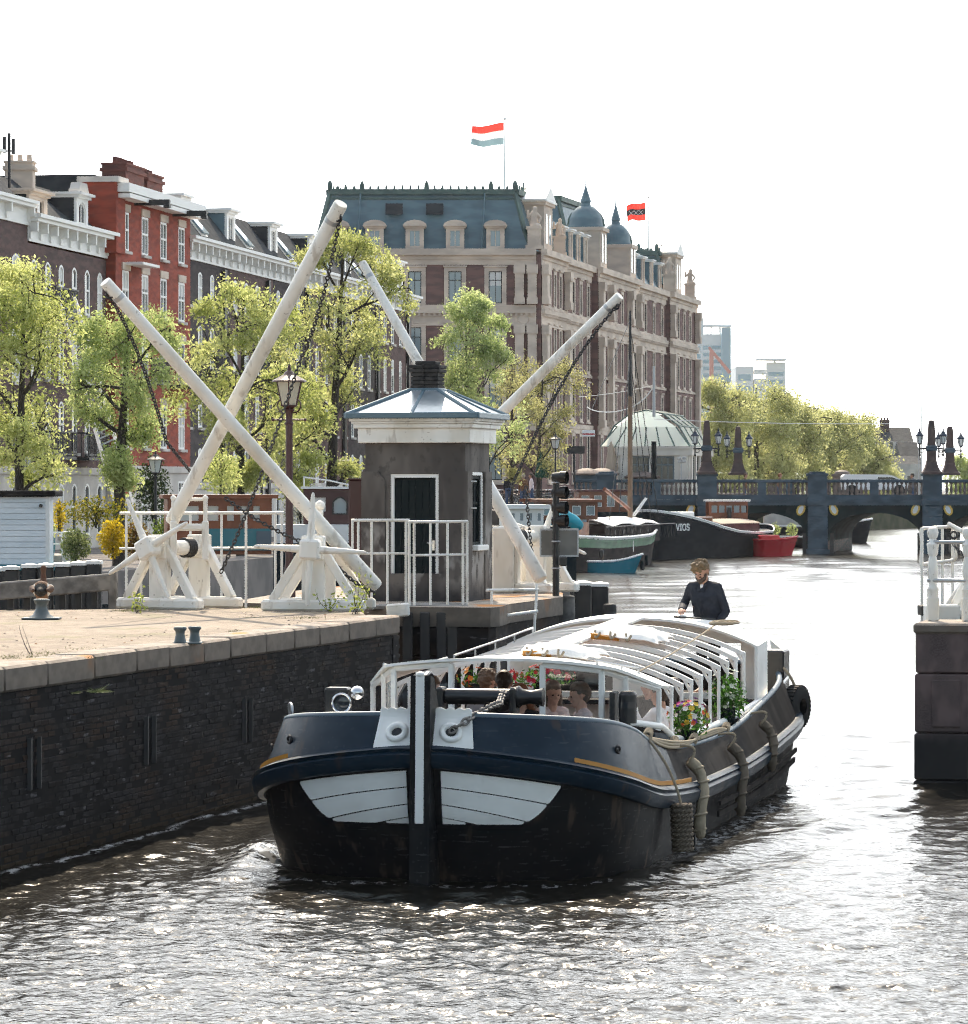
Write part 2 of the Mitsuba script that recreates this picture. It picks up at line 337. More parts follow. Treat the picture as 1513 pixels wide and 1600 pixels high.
# coping stones along the lock edge
cw = thing('lock_wall', 'dark wet brick lock wall under worn pale coping stones, left of the barge', 'lock wall')
L = np.linalg.norm(e1 - e0); s = 0.0
r2 = np.random.default_rng(5)
while s < L - .05:
    w = min(r2.uniform(1.05, 1.6), L - s)
    if L - s - w < .5: w = L - s
    a = e0 + LA * (s + w / 2) - LP * (.235 + r2.uniform(-.006, .006))
    m = MB().box((0, 0, 0), (.49, w - .006, .27), .028)
    v = m.V[0]; v += .006 * (meshkit.noise(v * 9 + s, 2)[:, None] - .5)
    m.at((a[0], a[1], QZ - .115 + r2.uniform(-.006, .008)), (LP[0], LP[1], 0), (LA[0], LA[1], 0), (0, 0, 1))
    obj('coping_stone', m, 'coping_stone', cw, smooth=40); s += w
core = MB().box((0, 0, 0), (.5, L, 3.0)); c = (e0 + e1) / 2 - LP * .285
obj('wall_core', core.at((c[0], c[1], QZ - .25 - 1.5), (LP[0], LP[1], 0), (LA[0], LA[1], 0), (0, 0, 1)), 'mortar', cw)
# bricks: courses of stretchers, leaving five rope recesses
recess = [(onwall(y)[1], 1.02) for y in (39.9, 43.6, 47.3, 50.9)]
bricks = []
for k in range(28):
    z = QZ - .29 - k * .067
    s = (.11 if k % 2 else 0.0)
    while s < L:
        pt = e0 + LA * (s + .105)
        if not any(abs(pt[1] - ry) < .14 and abs(z - rz) < .27 for ry, rz in recess) and pt[1] > 36:
            bricks.append((pt, z))
        s += .22
bricks.sort(key=lambda b: (b[0][1] > 41.2, -b[1], b[0][1]))
stuff = MB()
near = [b for b in bricks if b[0][1] < 41.0 and b[1] > .45]; near.sort(key=lambda b: b[0][1]); near = near[:300]
nset = set(id(b) for b in near)
def brick(m, b):
    pt, z = b; o = r2.uniform(-.005, .006); m_ = MB().box((0, 0, 0), (.10, .208, .057), .006)
    return m.merge(m_.at((pt[0] - LP[0] * (.082 - o), pt[1] - LP[1] * (.082 - o), z + r2.uniform(-.002, .002)), (LP[0], LP[1], 0), (LA[0], LA[1], 0), (0, 0, 1)))
for b in bricks:
    if id(b) in nset: obj('brick', brick(MB(), b), 'wet_brick', cw)
    else: brick(stuff, b)
obj('brickwork', stuff, 'wet_brick', cw, kind='stuff')
for ry, rz in recess:                                              # iron-edged rope recesses with a bar
    q = onwall(ry); m = MB()
    o = np.array([q[0] - LP[0] * .05, q[1] - LP[1] * .05, rz])
    m.cyl(o + [0, 0, -.27], o + [0, 0, .27], .022, n=8)
    for d in (-.145, .145):
        e = np.array([LA[0] * d, LA[1] * d, 0]); m.bar(o + e + [0, 0, -.27], o + e + [0, 0, .27], .03, .12)
    obj('mooring_recess', m, 'black_iron', cw)
# end face of the near pier, the gate recess and the second pier with the hut
pier_end = MB().box((0, 0, 0), (.6, .3, 3.0)); c = e1 - LP * .32 - LA * .12
obj('end_stone', pier_end.at((c[0], c[1], QZ - .26 - 1.5), (LP[0], LP[1], 0), (LA[0], LA[1], 0), (0, 0, 1)), 'wet_brick', cw)
def block_pier(name, pts, z, label, cat):
    t = thing(name, label, cat); pg = Polygon(pts)
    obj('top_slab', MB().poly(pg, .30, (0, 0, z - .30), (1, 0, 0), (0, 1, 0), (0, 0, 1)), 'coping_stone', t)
    lo = pg.buffer(-.06, join_style=2); zz = z - .305; i = 0
    while zz > -.8:
        h = (.44, .36)[i % 2]; obj('stone_course', MB().poly(lo.buffer(-.012 * (i % 2), join_style=2), h - .012, (0, 0, zz - h + .006), (1, 0, 0), (0, 1, 0), (0, 0, 1)), 'wet_brick', t); zz -= h; i += 1
    return t
block_pier('hut_pier', [(-1.28, 59.0), (.1, 58.6), (.24, 58.9), (.42, 60.5), (1.32, 64.3), (1.36, 66.2), (1.36, 69), (.4, 70.6), (-3, 71), (-4.1, 61.2)], QZ, 'dark stone pier carrying the grey lock keeper hut', 'pier')
# ================================================================== things on the lock
# ---- hut
HA = np.array([LA[0], LA[1], 0]); HR = np.array([LP[0], LP[1], 0]); UP = np.array([0, 0, 1.0])
def stucco(p, n, uv):
    a = fbm(p.x * 2.2, p.y * 2.2, p.z * .7, 4); b = fbm(p.x * 9, p.y * 9, p.z * 6, 4)
    c = mix((.150, .132, .118), (.070, .060, .055), smoothstep(.35, .65, a)); c = mix(c, (.045, .041, .038), smoothstep(.55, .75, b) * .6)
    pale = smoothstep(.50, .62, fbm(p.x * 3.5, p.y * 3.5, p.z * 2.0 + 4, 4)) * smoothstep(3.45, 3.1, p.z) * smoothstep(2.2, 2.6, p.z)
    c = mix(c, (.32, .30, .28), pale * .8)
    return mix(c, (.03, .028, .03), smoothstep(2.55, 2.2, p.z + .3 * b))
mat('hut_stucco', mikit.proc(stucco), .9, bump=mikit.proc(lambda p, n, uv: fbm(p.x * 14, p.y * 14, p.z * 14, 3), .01), bscale=.008)
mat('lead_roof', mottled((.50, .54, .57), (.34, .39, .42), 2.5, 2.5), .22, metal=.55)
mat('zinc_edge', (.10, .16, .20), .4, metal=.2)
mat('old_brick', mottled((.05, .045, .042), (.018, .017, .017), 9, 12), .9)
hut = thing('lock_keeper_hut', 'small grey square lock keeper hut with pale roof, cream cornice and dark door', 'hut')
HO = P(571, 930, 62.0); HO[2] = QZ - .05; HW = 1.66                # front left corner at the ground
def H(x, y, z): return HO + HR * x + HA * y + UP * z
def hb(m): return m.at(HO, HR, HA, UP)
ztop = 2.62
# walls with the door and window holes, buttressed corners
front = sbox(0, 0, HW, ztop).difference(sbox(.42, 0, 1.22, 2.10))
m = MB().poly(front, .16, (0, .16, 0), (1, 0, 0), (0, 0, 1), (0, -1, 0))
right = sbox(0, 0, HW, ztop).difference(sbox(.42, .95, 1.05, 2.08))
m.poly(right, .16, (HW - .16, 0, 0), (0, 1, 0), (0, 0, 1), (1, 0, 0))
m.span((0, .16, 0), (.16, HW, ztop)); m.span((.16, HW - .16, 0), (HW - .16, HW, ztop))
obj('wall', hb(m), 'hut_stucco', hut)
m = MB()
for x0, x1, k in ((-.055, .335, 1), (1.31, HW + .055, -1)):          # raised corner piers with cut tops
    pg = [(x0, 0), (x1, 0), (x1, 1.96), (x1 - k * .06 if k > 0 else x1, 2.12), (x0 if k > 0 else x0 + .06, 2.12), (x0, 1.96)]
    pg = [(x0, 0), (x1, 0), (x1, 2.0), (x1 - .12, 2.14), (x0, 2.14)] if k > 0 else [(x0, 0), (x1, 0), (x1, 2.14), (x0 + .12, 2.14), (x0, 2.0)]
    m.poly(Polygon(pg), .05, (0, 0, 0), (1, 0, 0), (0, 0, 1), (0, -1, 0))
m.span((HW, -.05, 0), (HW + .05, .30, 2.14)); m.span((HW, 1.2, 0), (HW + .05, HW, 2.14)); m.span((HW, .3, 0), (HW + .03, 1.2, .86)); m.span((-.055, -.06, 0), (HW + .07, -.052, .5))
obj('corner_pier', hb(m), 'hut_stucco', hut)
dr_ = key_for('door', hut); m = MB()
for k in range(6): m.span((.475 + k * .116, .075, .03), (.475 + k * .116 + .112, .10, 2.02), .006)
scene[dr_] = mikit.ply(hb(MB().span((.47, .10, .02), (1.17, .12, 2.04))).mesh(), 'dark_green_paint')
for k in range(6): obj('plank', hb(MB().span((.475 + k * .116, .072, .03), (.475 + k * .116 + .112, .10, 2.02), .006)), 'dark_green_paint', dr_)
m = MB().bar((1.10, .05, .98), (1.04, .05, .98), .02, .02).box((1.12, .06, .95), (.04, .02, .16)); m.cyl((1.11, .07, .99), (1.11, .03, .99), .012); m.cyl((1.12, .035, .99), (1.02, .035, .99), .011); obj('handle', hb(m), 'chrome', dr_)
m = MB(); m.span((.42, .02, 0), (.475, .13, 2.10)); m.span((1.165, .02, 0), (1.22, .13, 2.10)); m.span((.475, .02, 2.04), (1.165, .13, 2.10)); obj('door_frame', hb(m), 'white_trim', hut)
w = key_for('window', hut); m = MB(); X = HW
for lo, hi in (((X - .10, .42, .95), (X - .01, .48, 2.08)), ((X - .10, .99, .95), (X - .01, 1.05, 2.08)), ((X - .10, .48, 2.02), (X - .01, .99, 2.08)), ((X - .10, .48, .95), (X - .01, .99, 1.0)), ((X - .09, .72, 1.0), (X - .03, .75, 2.02)), ((X - .09, .48, 1.62), (X - .03, .99, 1.65))): m.span(lo, hi)
scene[w] = mikit.ply(hb(m).mesh(), 'dark_green_paint')
obj('pane', hb(MB().span((X - .07, .48, 1.0), (X - .06, .99, 2.02))), 'dark_pane', w)
obj('sill', hb(MB().span((X - .02, .36, .86), (X + .13, 1.11, .95), .01)), 'white_trim', w)
m = MB(); m.span((X - .02, .36, .9), (X + .02, .42, 2.12)); m.span((X - .02, 1.05, .9), (X + .02, 1.11, 2.12)); m.span((X - .02, .42, 2.08), (X + .02, 1.05, 2.13)); obj('frame', hb(m), 'white_trim', w)
# cornice in three steps, roof with rolls, chimney
m = MB()
def ring(a, z0, z1): m.span((-a, -a, z0), (HW + a, HW + a, z1), .01)
ring(.10, ztop - .02, ztop + .22); ring(.16, ztop + .218, ztop + .29); ring(.19, ztop + .288, ztop + .33); ring(.22, ztop + .328, ztop + .40); obj('cornice', hb(m), 'white_paint', hut)
a, zb_, zt_ = .26, ztop + .44, ztop + .86; cx = HW / 2; r_ = .22
base = np.array([(-a, -a, zb_), (HW + a, -a, zb_), (HW + a, HW + a, zb_), (-a, HW + a, zb_)]); tip = np.array([(cx - r_, cx - r_, zt_), (cx + r_, cx - r_, zt_), (cx + r_, cx + r_, zt_), (cx - r_, cx + r_, zt_)])
m = MB()
for i in range(4): m.add(np.array([base[i], base[(i + 1) % 4], tip[(i + 1) % 4], tip[i]]), np.array([[0, 1, 2, 3]]))
m.add(tip, np.array([[0, 1, 2, 3]])); m.add(base, np.array([[3, 2, 1, 0]])); obj('roof', hb(m), 'lead_roof', hut)
m = MB()
for i in range(4): m.bar(base[i], tip[i] * .98 + base[i] * .02, .10, .06, bev=.02); m.bar(base[i] + [0, 0, -.02], base[(i + 1) % 4] + [0, 0, -.02], .07, .10, bev=.015)
for i in range(4):
    q0 = base[i] * .5 + base[(i + 1) % 4] * .5; q1 = tip[i] * .5 + tip[(i + 1) % 4] * .5; m.bar(q0, q1, .05, .05, bev=.01)
obj('roof_edge', hb(m), 'zinc_edge', hut)
ch = key_for('chimney', hut); scene[ch] = mikit.ply(hb(MB().span((cx - .2, cx - .2, zt_ - .05), (cx + .2, cx + .2, zt_ + .40))).mesh(), 'mortar')
for k in range(6):
    o = (0, 0, 0, .0, .03, .03)[k]; m = MB(); z = zt_ + .01 + k * .066
    for j in range(2):
        x = cx - .23 - o + j * (.23 + o); m.span((x + .004, cx - .23 - o, z), (x + .226 + o, cx + .23 + o, z + .058), .008)
        obj('brick', hb(MB().span((x + .004, cx - .23 - o, z), (x + .226 + o, cx + .23 + o, z + .058), .008)), 'old_brick', ch)
obj('cap', hb(MB().span((cx - .17, cx - .17, zt_ + .40), (cx + .17, cx + .17, zt_ + .46), .01)), 'old_brick', ch)
obj('flashing', hb(MB().span((cx - .26, cx - .26, zt_ - .07), (cx + .26, cx + .26, zt_ + .02), .02)), 'zinc_edge', hut)
hang = MB()
for z in (1.55, 1.98): hang.cyl(H(HW + .05, .2, z), H(HW + .14, .2, z), .012)
obj('hinge', hang, 'white_trim', hut)

# ---- windlasses: two timber trestles each, an axle, a hub with four spokes, and the long bar they work
def windlass(label, c, ax, ang, size=1.0, hub=True, group='white gate windlasses'):
    """c: foot centre of the trestle nearest the hub; ax: unit axis from hub to far trestle"""
    t = thing('gate_windlass', label, 'windlass', group); ax = unit([ax[0], ax[1], 0]); sd = np.array([ax[1], -ax[0], 0.0]); c = np.asarray(c, float)
    if sd[0] < 0: sd = -sd
    hz = .92 * size; gap = .98 * size
    for k in (0, 1):
        f = c + ax * (gap * k); m = MB()
        m.bar(f - sd * .78 * size + UP * .085, f + sd * .78 * size + UP * .085, .20, .17, bev=.035)
        m.bar(f + UP * .12, f + UP * (hz + .16), .12, .34 * size, tuple(sd), .012)
        for s in (-1, 1): m.bar(f + sd * s * .62 * size + UP * .15, f + sd * s * .12 * size + UP * (hz + .02), .12, .13, bev=.012)
        m.box(f + UP * (hz + .02), (.20, .34 * size, .36), .02, (ax, sd, UP))
        obj('trestle', m, 'white_paint', t)
    m = MB().cyl(c + UP * hz - ax * .16, c + ax * (gap + .1) + UP * hz, .115, n=20); obj('axle', m, 'white_paint', t, smooth=40)
    m = MB()
    for k in range(4): m.torus(c + ax * (gap * (.62 + .045 * k)) + UP * hz, .135, .022, sd, UP, 18, 5)
    obj('chain_turns', m, 'black_iron', t, smooth=True)
    if hub:
        hc = c - ax * .30 + UP * hz; e = sd * math.cos(ang) + UP * math.sin(ang); e2 = -sd * math.sin(ang) + UP * math.cos(ang)
        obj('hub', MB().box(hc, (.26, .30, .30), .035, (ax, e, e2)), 'white_paint', t)
        for d in (e, -e, e2, -e2):
            m = MB().tube([hc + d * .10, hc + d * .16, hc + d * .80 * size, hc + d * .84 * size], [.058, .062, .030, .015], 10); obj('spoke', m, 'white_paint', t, smooth=40)
    return t, hz
c1 = PZ(250, 952, QZ); w1, hz = windlass('left white windlass with spokes turned aslant in front of the yellow bushes', c1, (.55, .85), math.radians(28))
m = MB(); q = P(296, 824, 57.75); m.bar(q + [-.25, 0, -.0], q + [.25, 0, 0], .11, .11, bev=.03)
for x in (-.24, .24): m.bar(q + [x, 0, -.5], q + [x, 0, .10], .10, .12, (0, 1, 0), .02); m.cyl(q + [x, 0, .1], q + [x, 0, .44], .034); m.ball(q + [x, 0, .44], .045, 1)
m.cyl(q + [-.24, 0, .42], q + [.24, 0, .42], .026)
obj('pole_cradle', m, 'white_paint', w1, smooth=35)
c2 = PZ(490, 955, QZ); w2, _ = windlass('middle white windlass with level and upright spokes in front of the lamp post', c2, (.12, .99), math.radians(-3))
m = MB(); q = P(500, 815, 57.6); m.bar(q + [0, 0, -.6], q + [0, 0, .18], .10, .10, (0, 1, 0), .02); m.ball(q + [0, 0, .24], .08, 1); obj('pole_cradle', m, 'white_paint', w2, smooth=35)
c3 = P(838, 912, 67.6); c3[2] = QZ; w3, _ = windlass('white windlass standing right of the hut', c3, (-.45, -.88), math.radians(-20), 1.05)
m = MB(); q = P(786, 905, 65.2); q[2] = QZ; m.span(q + [-.18, 1.2, 0], q + [.20, 1.6, 1.15], .03); obj('housing', m, 'white_paint', w3); m = MB(); q = P(868, 905, 68.0); q[2] = QZ; m.span(q + [-.62, .1, .0], q + [.2, .5, .72], .03); obj('housing', m, 'white_paint', w3)

mat('chain_grey', (.20, .185, .17), .6, metal=.2)
def pole(label, tip, butt, r0, r1, chain_to=None, mid=0):
    t = thing('gate_bar', label, 'bar', 'long white gate bars'); tip, butt = np.asarray(tip), np.asarray(butt); d = unit(tip - butt)
    obj('shaft', MB().tube([butt, butt + d * .04, tip - d * .03, tip], [r1 * .9, r1, r0, r0 * .93], 24), 'white_paint', t, smooth=40)
    e = unit(np.cross(d, (0, 1, 0))); q = tip - d * .10
    obj('iron_band', MB().tube([tip - d * .34, tip - d * .27], [r0 * 1.05] * 2, 24, False), 'galvanised', t, smooth=40)
    obj('eye_bolt', MB().torus(q - np.array([0, .0, .12]), .05, .018, (1, 0, 0), (0, 0, 1), 10, 5), 'black_iron', t)
    if chain_to is not None:
        for ct in chain_to: obj('chain', chain(MB(), sag(ct[0], ct[1], ct[2], 30), .085, .011), 'black_iron', t)
    return t
T1, B1 = P(533, 318, 55.2), P(268, 815, 57.9)
pole('white bar leaning right, highest of the crossed pair over the left windlass', T1, B1, .105, .105, [(T1 - [0, 0, .15], P(470, 560, 57.0), .25), (P(470, 560, 57.0), P(345, 895, 57.6), .15)])
T2, B2 = P(164, 440, 55.4), P(588, 917, 57.8)
pole('white bar leaning left, lower of the crossed pair, resting on the middle windlass', T2, B2, .09, .115, [(T2 - [-.02, 0, .15], P(260, 690, 57), -.25), (P(260, 690, 57), P(300, 740, 57.8), .0), (P(352, 778, 58.), P(480, 850, 57.4), .06), (P(505, 858, 57), P(585, 925, 57.5), .1)])
T3, B3 = P(566, 410, 67.2), P(846, 906, 65.0)
pole('white bar whose foot stands right of the hut and whose tip rises behind its chimney', T3, B3, .075, .12, [(P(822, 760, 65.8), P(838, 898, 65.2), .25)])
T4, B4 = P(969, 462, 67.4), P(700, 728, 69.0)
pole('white bar leaning right above the hut roof against the hotel front', T4, B4, .085, .10, [(T4 - [0, 0, .12], P(800, 760, 67.0), -.3)])

# ---- railings
def fence(name, label, pts, posts, z0, z1, mids, r=.024, m_='white_paint', group='white tube railings', rounded=True, cat='railing'):
    t = thing(name, label, cat, group); p = [np.asarray(q, float) for q in pts]; up = UP
    top = [q + up * z1 for q in p]; obj('top_rail', MB().tube(spline(top, 2 + 3 * len(top)) if len(top) > 2 else top, r, 8), m_, t, smooth=40)
    for zz in mids: obj('mid_rail', MB().tube([q + up * zz for q in p], r * .8, 8), m_, t, smooth=40)
    for s_ in posts:
        k = s_ * (len(p) - 1); i = min(int(k), len(p) - 2); q = p[i] + (p[i + 1] - p[i]) * (k - i); obj('post', MB().cyl(q + up * z0, q + up * z1, r * .85, n=8), m_, t, smooth=40)
    return t
def ytop(u, v, Y): q = P(u, v, Y); q[2] = 0; return q
a, b = ytop(187, 800, 60), ytop(443, 803, 60.6)
fence('railing', 'white tube railing behind the left windlass', [a, b], [.04, .13, .33, .43, .62, .77, .95, .99], QZ - .35, 3.9 - 42 / 100., [3.9 - 97 / 100.])
a, b = ytop(549, 813, 60.6), ytop(640, 813, 60.8)
fence('railing', 'white tube railing at the left of the hut door', [a, b], [.02, .12, .35, .62, .94, .99], QZ - .06, 3.9 - 53 / 99., [3.9 - 105 / 99.])
a, b = ytop(638, 815, 59.3), ytop(731, 815, 59.9)
fence('railing', 'white tube railing right across the hut door', [a, b], [.02, .10, .37, .66, .92, .99], QZ - .12, 3.9 - 55 / 100.5, [3.9 - 107 / 100.5])
a, b = ytop(760, 925, 60.2), ytop(842, 912, 60.6)
fence('ladder_rail', 'low white rail with a curved down pipe on the edge right of the hut', [a, b], [.1], QZ - .10, QZ + .22, [])
m = MB().tube(spline([P(838, 912, 60.6), P(838, 940, 60.55), P(836, 965, 60.5), P(836, 990, 60.45)], 12), .022, 8); m.tube([P(782, 963, 60.0), P(840, 955, 60.4)], .026, 8); obj('ladder_rail_pipe', m, 'white_paint', 'ladder_rail', smooth=40)
# gangway planks before the hut, white sill and the black gate timbers below it
gw = thing('gate_walkway', 'grey plank walkway on black timbers below the hut door', 'walkway')
for k in range(4):
    y0 = 59.2 + k * .42; a, b = P(575 + 16 * k, 940, y0), P(732, 935, y0); a[2] = b[2] = QZ - .02 + .0 * k
    obj('plank', MB().bar(a + [0, .2, 0], b + [0, .2, 0], .40, .06, bev=.01), 'grey_timber', gw)
m = MB(); a, b = P(604, 955, 58.6), P(640, 952, 58.6); m.bar(a, b, .25, .20, bev=.02); obj('white_sill', m, 'white_paint', gw)
for u in (637, 664, 690, 707):
    q = P(u, 960, 58.9); q[2] = 0; obj('timber_pile', MB().span(q + [-.075, -.1, -1.0], q + [.075, .1, QZ - .08], .012), 'dark_timber', gw)
for u in (650, 675, 700):
    q = P(u, 960, 59.2); q[2] = 0; obj('gate_board', MB().span(q + [-.11, 0, -1.0], q + [.11, .06, .9], .006), 'wet_brick', gw)
# ---- bollards
mat('bollard_paint', (.075, .095, .10), .4)
def bollard(m, c, r=.075, h=.22):
    return m.lathe([(0, 0), (r * 1.25, 0), (r * 1.1, .02), (r * .86, h * .55), (r * .9, h * .75), (r * 1.25, h * .92), (r * 1.25, h), (r * 1.1, h + .012), (0, h + .015)], c, 18)
q = PZ(293, 1006, QZ); b2 = thing('double_bollard', 'grey iron double bollard near the edge of the quay', 'bollard'); ex = np.array([LA[1] * .6 + .4, -.1, 0])
obj('foot_plate', MB().box(q + [0, 0, .012], (.34, .30, .024), .008), 'bollard_paint', b2)
for k in (-1, 1): obj('horn', bollard(MB(), q + [k * .078, -k * .06 * 0 + k * .10, .02], .062, .17), 'bollard_paint', b2, smooth=40)
q = PZ(65, 968, QZ); b1 = thing('bollard', 'single grey iron bollard in front of the goose', 'bollard')
obj('foot_plate', MB().box(q + [0, 0, .015], (.52, .40, .03), .01), 'bollard_paint', b1)
obj('neck', MB().lathe([(0, .02), (.20, .02), (.12, .07), (.085, .14), (.08, .20), (.10, .24), (.115, .27), (.10, .285), (0, .29)], q, 20), 'bollard_paint', b1, smooth=40)
# ---- goose behind the bollard, facing away
mat('feather', VC, .8)
gq = PZ(64, 962, QZ); gq[1] += .15; goose = thing('goose', 'brown and white goose standing behind the single bollard with its neck up', 'goose')
def blob(parts, res=.015, iters=8):
    ms = []
    for ch in parts:
        for (p0, r0), (p1, r1) in zip(ch[:-1], ch[1:]):
            ms.append(m3.Manifold.batch_hull([m3.Manifold.sphere(r0, 14).translate([float(x) for x in p0]), m3.Manifold.sphere(r1, 14).translate([float(x) for x in p1])]))
    M = m3.Manifold.batch_boolean(ms, m3.OpType.Add).refine_to_length(res).to_mesh()
    t = trimesh.Trimesh(M.vert_properties[:, :3], M.tri_verts, process=True); trimesh.smoothing.filter_taubin(t, iterations=iters); return t
g = blob([[((0, .18, .32), .05), ((0, .08, .36), .12), ((0, -.08, .37), .13), ((0, -.20, .36), .06), ((0, -.30, .36), .025)], [((0, .12, .40), .075), ((0, .16, .52), .042), ((.0, .155, .62), .035), ((.0, .16, .67), .045)], [((.0, .19, .665), .035), ((0, .27, .65), .014)], [((.05, 0, .28), .04), ((.05, .02, .12), .018), ((.05, .02, .02), .016), ((.05, .09, .012), .012)], [((-.05, 0, .28), .04), ((-.05, .02, .12), .018), ((-.05, .02, .02), .016), ((-.05, .09, .012), .012)]])
v = np.array(g.vertices); z, y = v[:, 2], v[:, 1]; col = np.where((z > .47)[:, None], [.10, .045, .025], np.where((y < -.16)[:, None], [.02, .02, .02], np.where((np.abs(v[:, 0]) > .09)[:, None], [.62, .58, .52], [.20, .11, .06]))); col = np.where((z < .22)[:, None], [.45, .2, .12], col)
g.vertices = v + gq; obj('body', g, 'feather', goose, smooth=True, color=col)
for s in (-1, 1):
    w_ = blob([[((s * .11, .08, .39), .05), ((s * .125, -.08, .38), .055), ((s * .10, -.24, .37), .02)]]); v = np.array(w_.vertices); cc = np.where((v[:, 1] > .02)[:, None], [.70, .66, .60], [.10, .06, .045]); w_.vertices = v + gq; obj('wing', w_, 'feather', goose, smooth=True, color=cc)

# ---- timber guard with white-capped piles, left
tg = thing('timber_guard', 'weathered grey timber guard beam on square posts at the left quay', 'guard')
za = 3.9 - 155 * 60 / 6000
a, b = P(-30, 926, 57.0), P(176, 909, 58.6)
obj('beam', MB().bar(a, b, .14, .26, bev=.02), 'grey_timber', tg)
for u in (14, 40, 68, 95, 120, 146): k = (u + 30) / 206; q = a + (b - a) * k; obj('post', MB().span((q[0] - .045, q[1] + .08, -.5), (q[0] + .045, q[1] + .2, q[2] + .05)), 'dark_timber', tg)
obj('end_post', MB().span((b[0] - .06, b[1] - .12, -.5), (b[0] + .07, b[1] + .12, b[2] + .16), .015), 'grey_timber', tg)
dk_ = MB(); a2, b2_ = P(-30, 955, 58.2), P(175, 940, 59.8)
m = MB()
def pile(u, vtop, w, Y, lbl, grp, cap=.07, d=.26):
    t = thing('mooring_pile', lbl, 'pile', grp); q = P(u, vtop, Y); ww = w * Y / F
    obj('shaft', MB().span((q[0] - ww / 2, q[1], -1), (q[0] + ww / 2, q[1] + d, q[2] - cap), .02), 'dark_timber', t)
    c_ = MB(); hw = ww / 2 + .012; zc = q[2] - cap
    c_.add([(q[0] - hw, q[1] - .012, zc), (q[0] + hw, q[1] - .012, zc), (q[0] + hw, q[1] + d + .012, zc), (q[0] - hw, q[1] + d + .012, zc), (q[0] - hw, q[1] - .012, zc + cap * .75), (q[0] + hw, q[1] - .012, zc + cap * .75), (q[0] + hw, q[1] + d + .012, zc + cap * .75), (q[0] - hw, q[1] + d + .012, zc + cap * .75), (q[0], q[1] + d / 2, zc + cap * 1.15)], [[0, 1, 5], [0, 5, 4], [1, 2, 6], [1, 6, 5], [2, 3, 7], [2, 7, 6], [3, 0, 4], [3, 4, 7], [4, 5, 8], [5, 6, 8], [6, 7, 8], [7, 4, 8], [0, 2, 1], [0, 3, 2]])
    obj('white_cap', c_, 'white_trim', t); return t
for i, (u, v) in enumerate(((-4, 886), (16, 884), (45, 881), (70, 880), (97, 879), (122, 877), (146, 875))):
    pile(u, v, 23, 63.5, ('leftmost', 'second', 'third', 'fourth', 'fifth', 'sixth', 'seventh and rightmost')[i] + ' black pile with white cap behind the left guard beam', 'white capped piles at the left')
for i, (u, v, w_) in enumerate(((884, 906, 26), (911, 908, 26), (938, 910, 26))):
    pile(u, v, w_, 70.0 + i * .3, ('first', 'second', 'third')[i] + ' black pile with white cap counted from the traffic light', 'white capped piles at the right', .08, .5)
for u, v, w_, Y, l in ((868, 917, 46, 68.2, 'thick black pile with weathered grey top left of the white caps'), (884, 930, 30, 67.6, 'grey weathered round topped pile at the pier end'), (953, 944, 22, 69.6, 'lowest black pile at the end of the row, standing in the water')):
    t = thing('fender_pile', l, 'pile'); q = P(u, v, Y); r_ = w_ * Y / F / 2
    obj('shaft', MB().lathe([(r_, -1), (r_, q[2] - .2), (r_ * .97, q[2] - .03), (r_ * .8, q[2]), (0, q[2] + .01)], (q[0], q[1], 0), 14), 'dark_timber' if u != 884 else 'grey_timber', t, smooth=40)
    if u == 868: obj('worn_top', MB().lathe([(r_ * 1.02, q[2] - .12), (r_ * 1.03, q[2] - .02), (r_ * .8, q[2] + .05), (0, q[2] + .06)], (q[0], q[1], 0), 12), 'grey_timber', t, smooth=40)
# ---- lamp post
mat('lamp_glass', (.50, .46, .36), .25, spec=.6, spec_trans=.0)
def lantern(t, c, s, mm='red_brown_paint', glass='lamp_glass', n=6, roofm=None):
    """a tapered lantern of height s standing on c"""
    ph = math.pi / n; w0, w1 = .20 * s, .33 * s
    m = MB().lathe([(.03 * s, 0), (.10 * s, .02 * s), (.16 * s, .06 * s), (.22 * s, .09 * s), (.22 * s, .11 * s), (0, .11 * s)], c, n, ph); obj('lantern_base', m, mm, t)
    obj('lantern_glass', MB().lathe([(w0 * .97, .11 * s), (w1 * .97, .66 * s)], c, n, ph), glass, t)
    m = MB()
    for k in range(n):
        a_ = k * 2 * math.pi / n + ph; e = np.array([math.cos(a_), math.sin(a_), 0]); m.bar(c + e * w0 + UP * .11 * s, c + e * w1 + UP * .66 * s, .022 * s, .022 * s)
    obj('lantern_bars', m, mm, t)
    obj('lantern_roof', MB().lathe([(w1 * .9, .655 * s), (w1 * 1.28, .66 * s), (w1 * 1.24, .69 * s), (w1 * .62, .80 * s), (w1 * .45, .83 * s), (w1 * .30, .90 * s), (.05 * s, .93 * s), (.05 * s, .97 * s), (.012 * s, 1.08 * s), (0, 1.10 * s)], c, n * 2, ph), roofm or mm, t, smooth=30)
lp = thing('lamp_post', 'tall red brown lamp post with tapered lantern before the lime trees', 'lamp post'); q = P(452, 640, 60.2); q0 = q.copy(); q0[2] = QZ - .5
m = MB().lathe([(.10, 0), (.10, .9), (.075, 1.0), (.062, 1.2), (.055, q[2] - q0[2] - .25), (.075, q[2] - q0[2] - .22), (.05, q[2] - q0[2] - .18), (.055, q[2] - q0[2] - .05), (.09, q[2] - q0[2]), (.04, q[2] - q0[2] + .03), (0, q[2] - q0[2] + .03)], q0, 14); obj('post', m, 'red_brown_paint', lp, smooth=40)
lantern(lp, q + UP * .0, .66)
m = MB(); zz = q - UP * .16; m.cyl(zz - [.24, 0, 0], zz + [.24, 0, 0], .014); m.ball(zz - [.25, 0, 0], .028, 1); m.ball(zz + [.25, 0, 0], .028, 1)
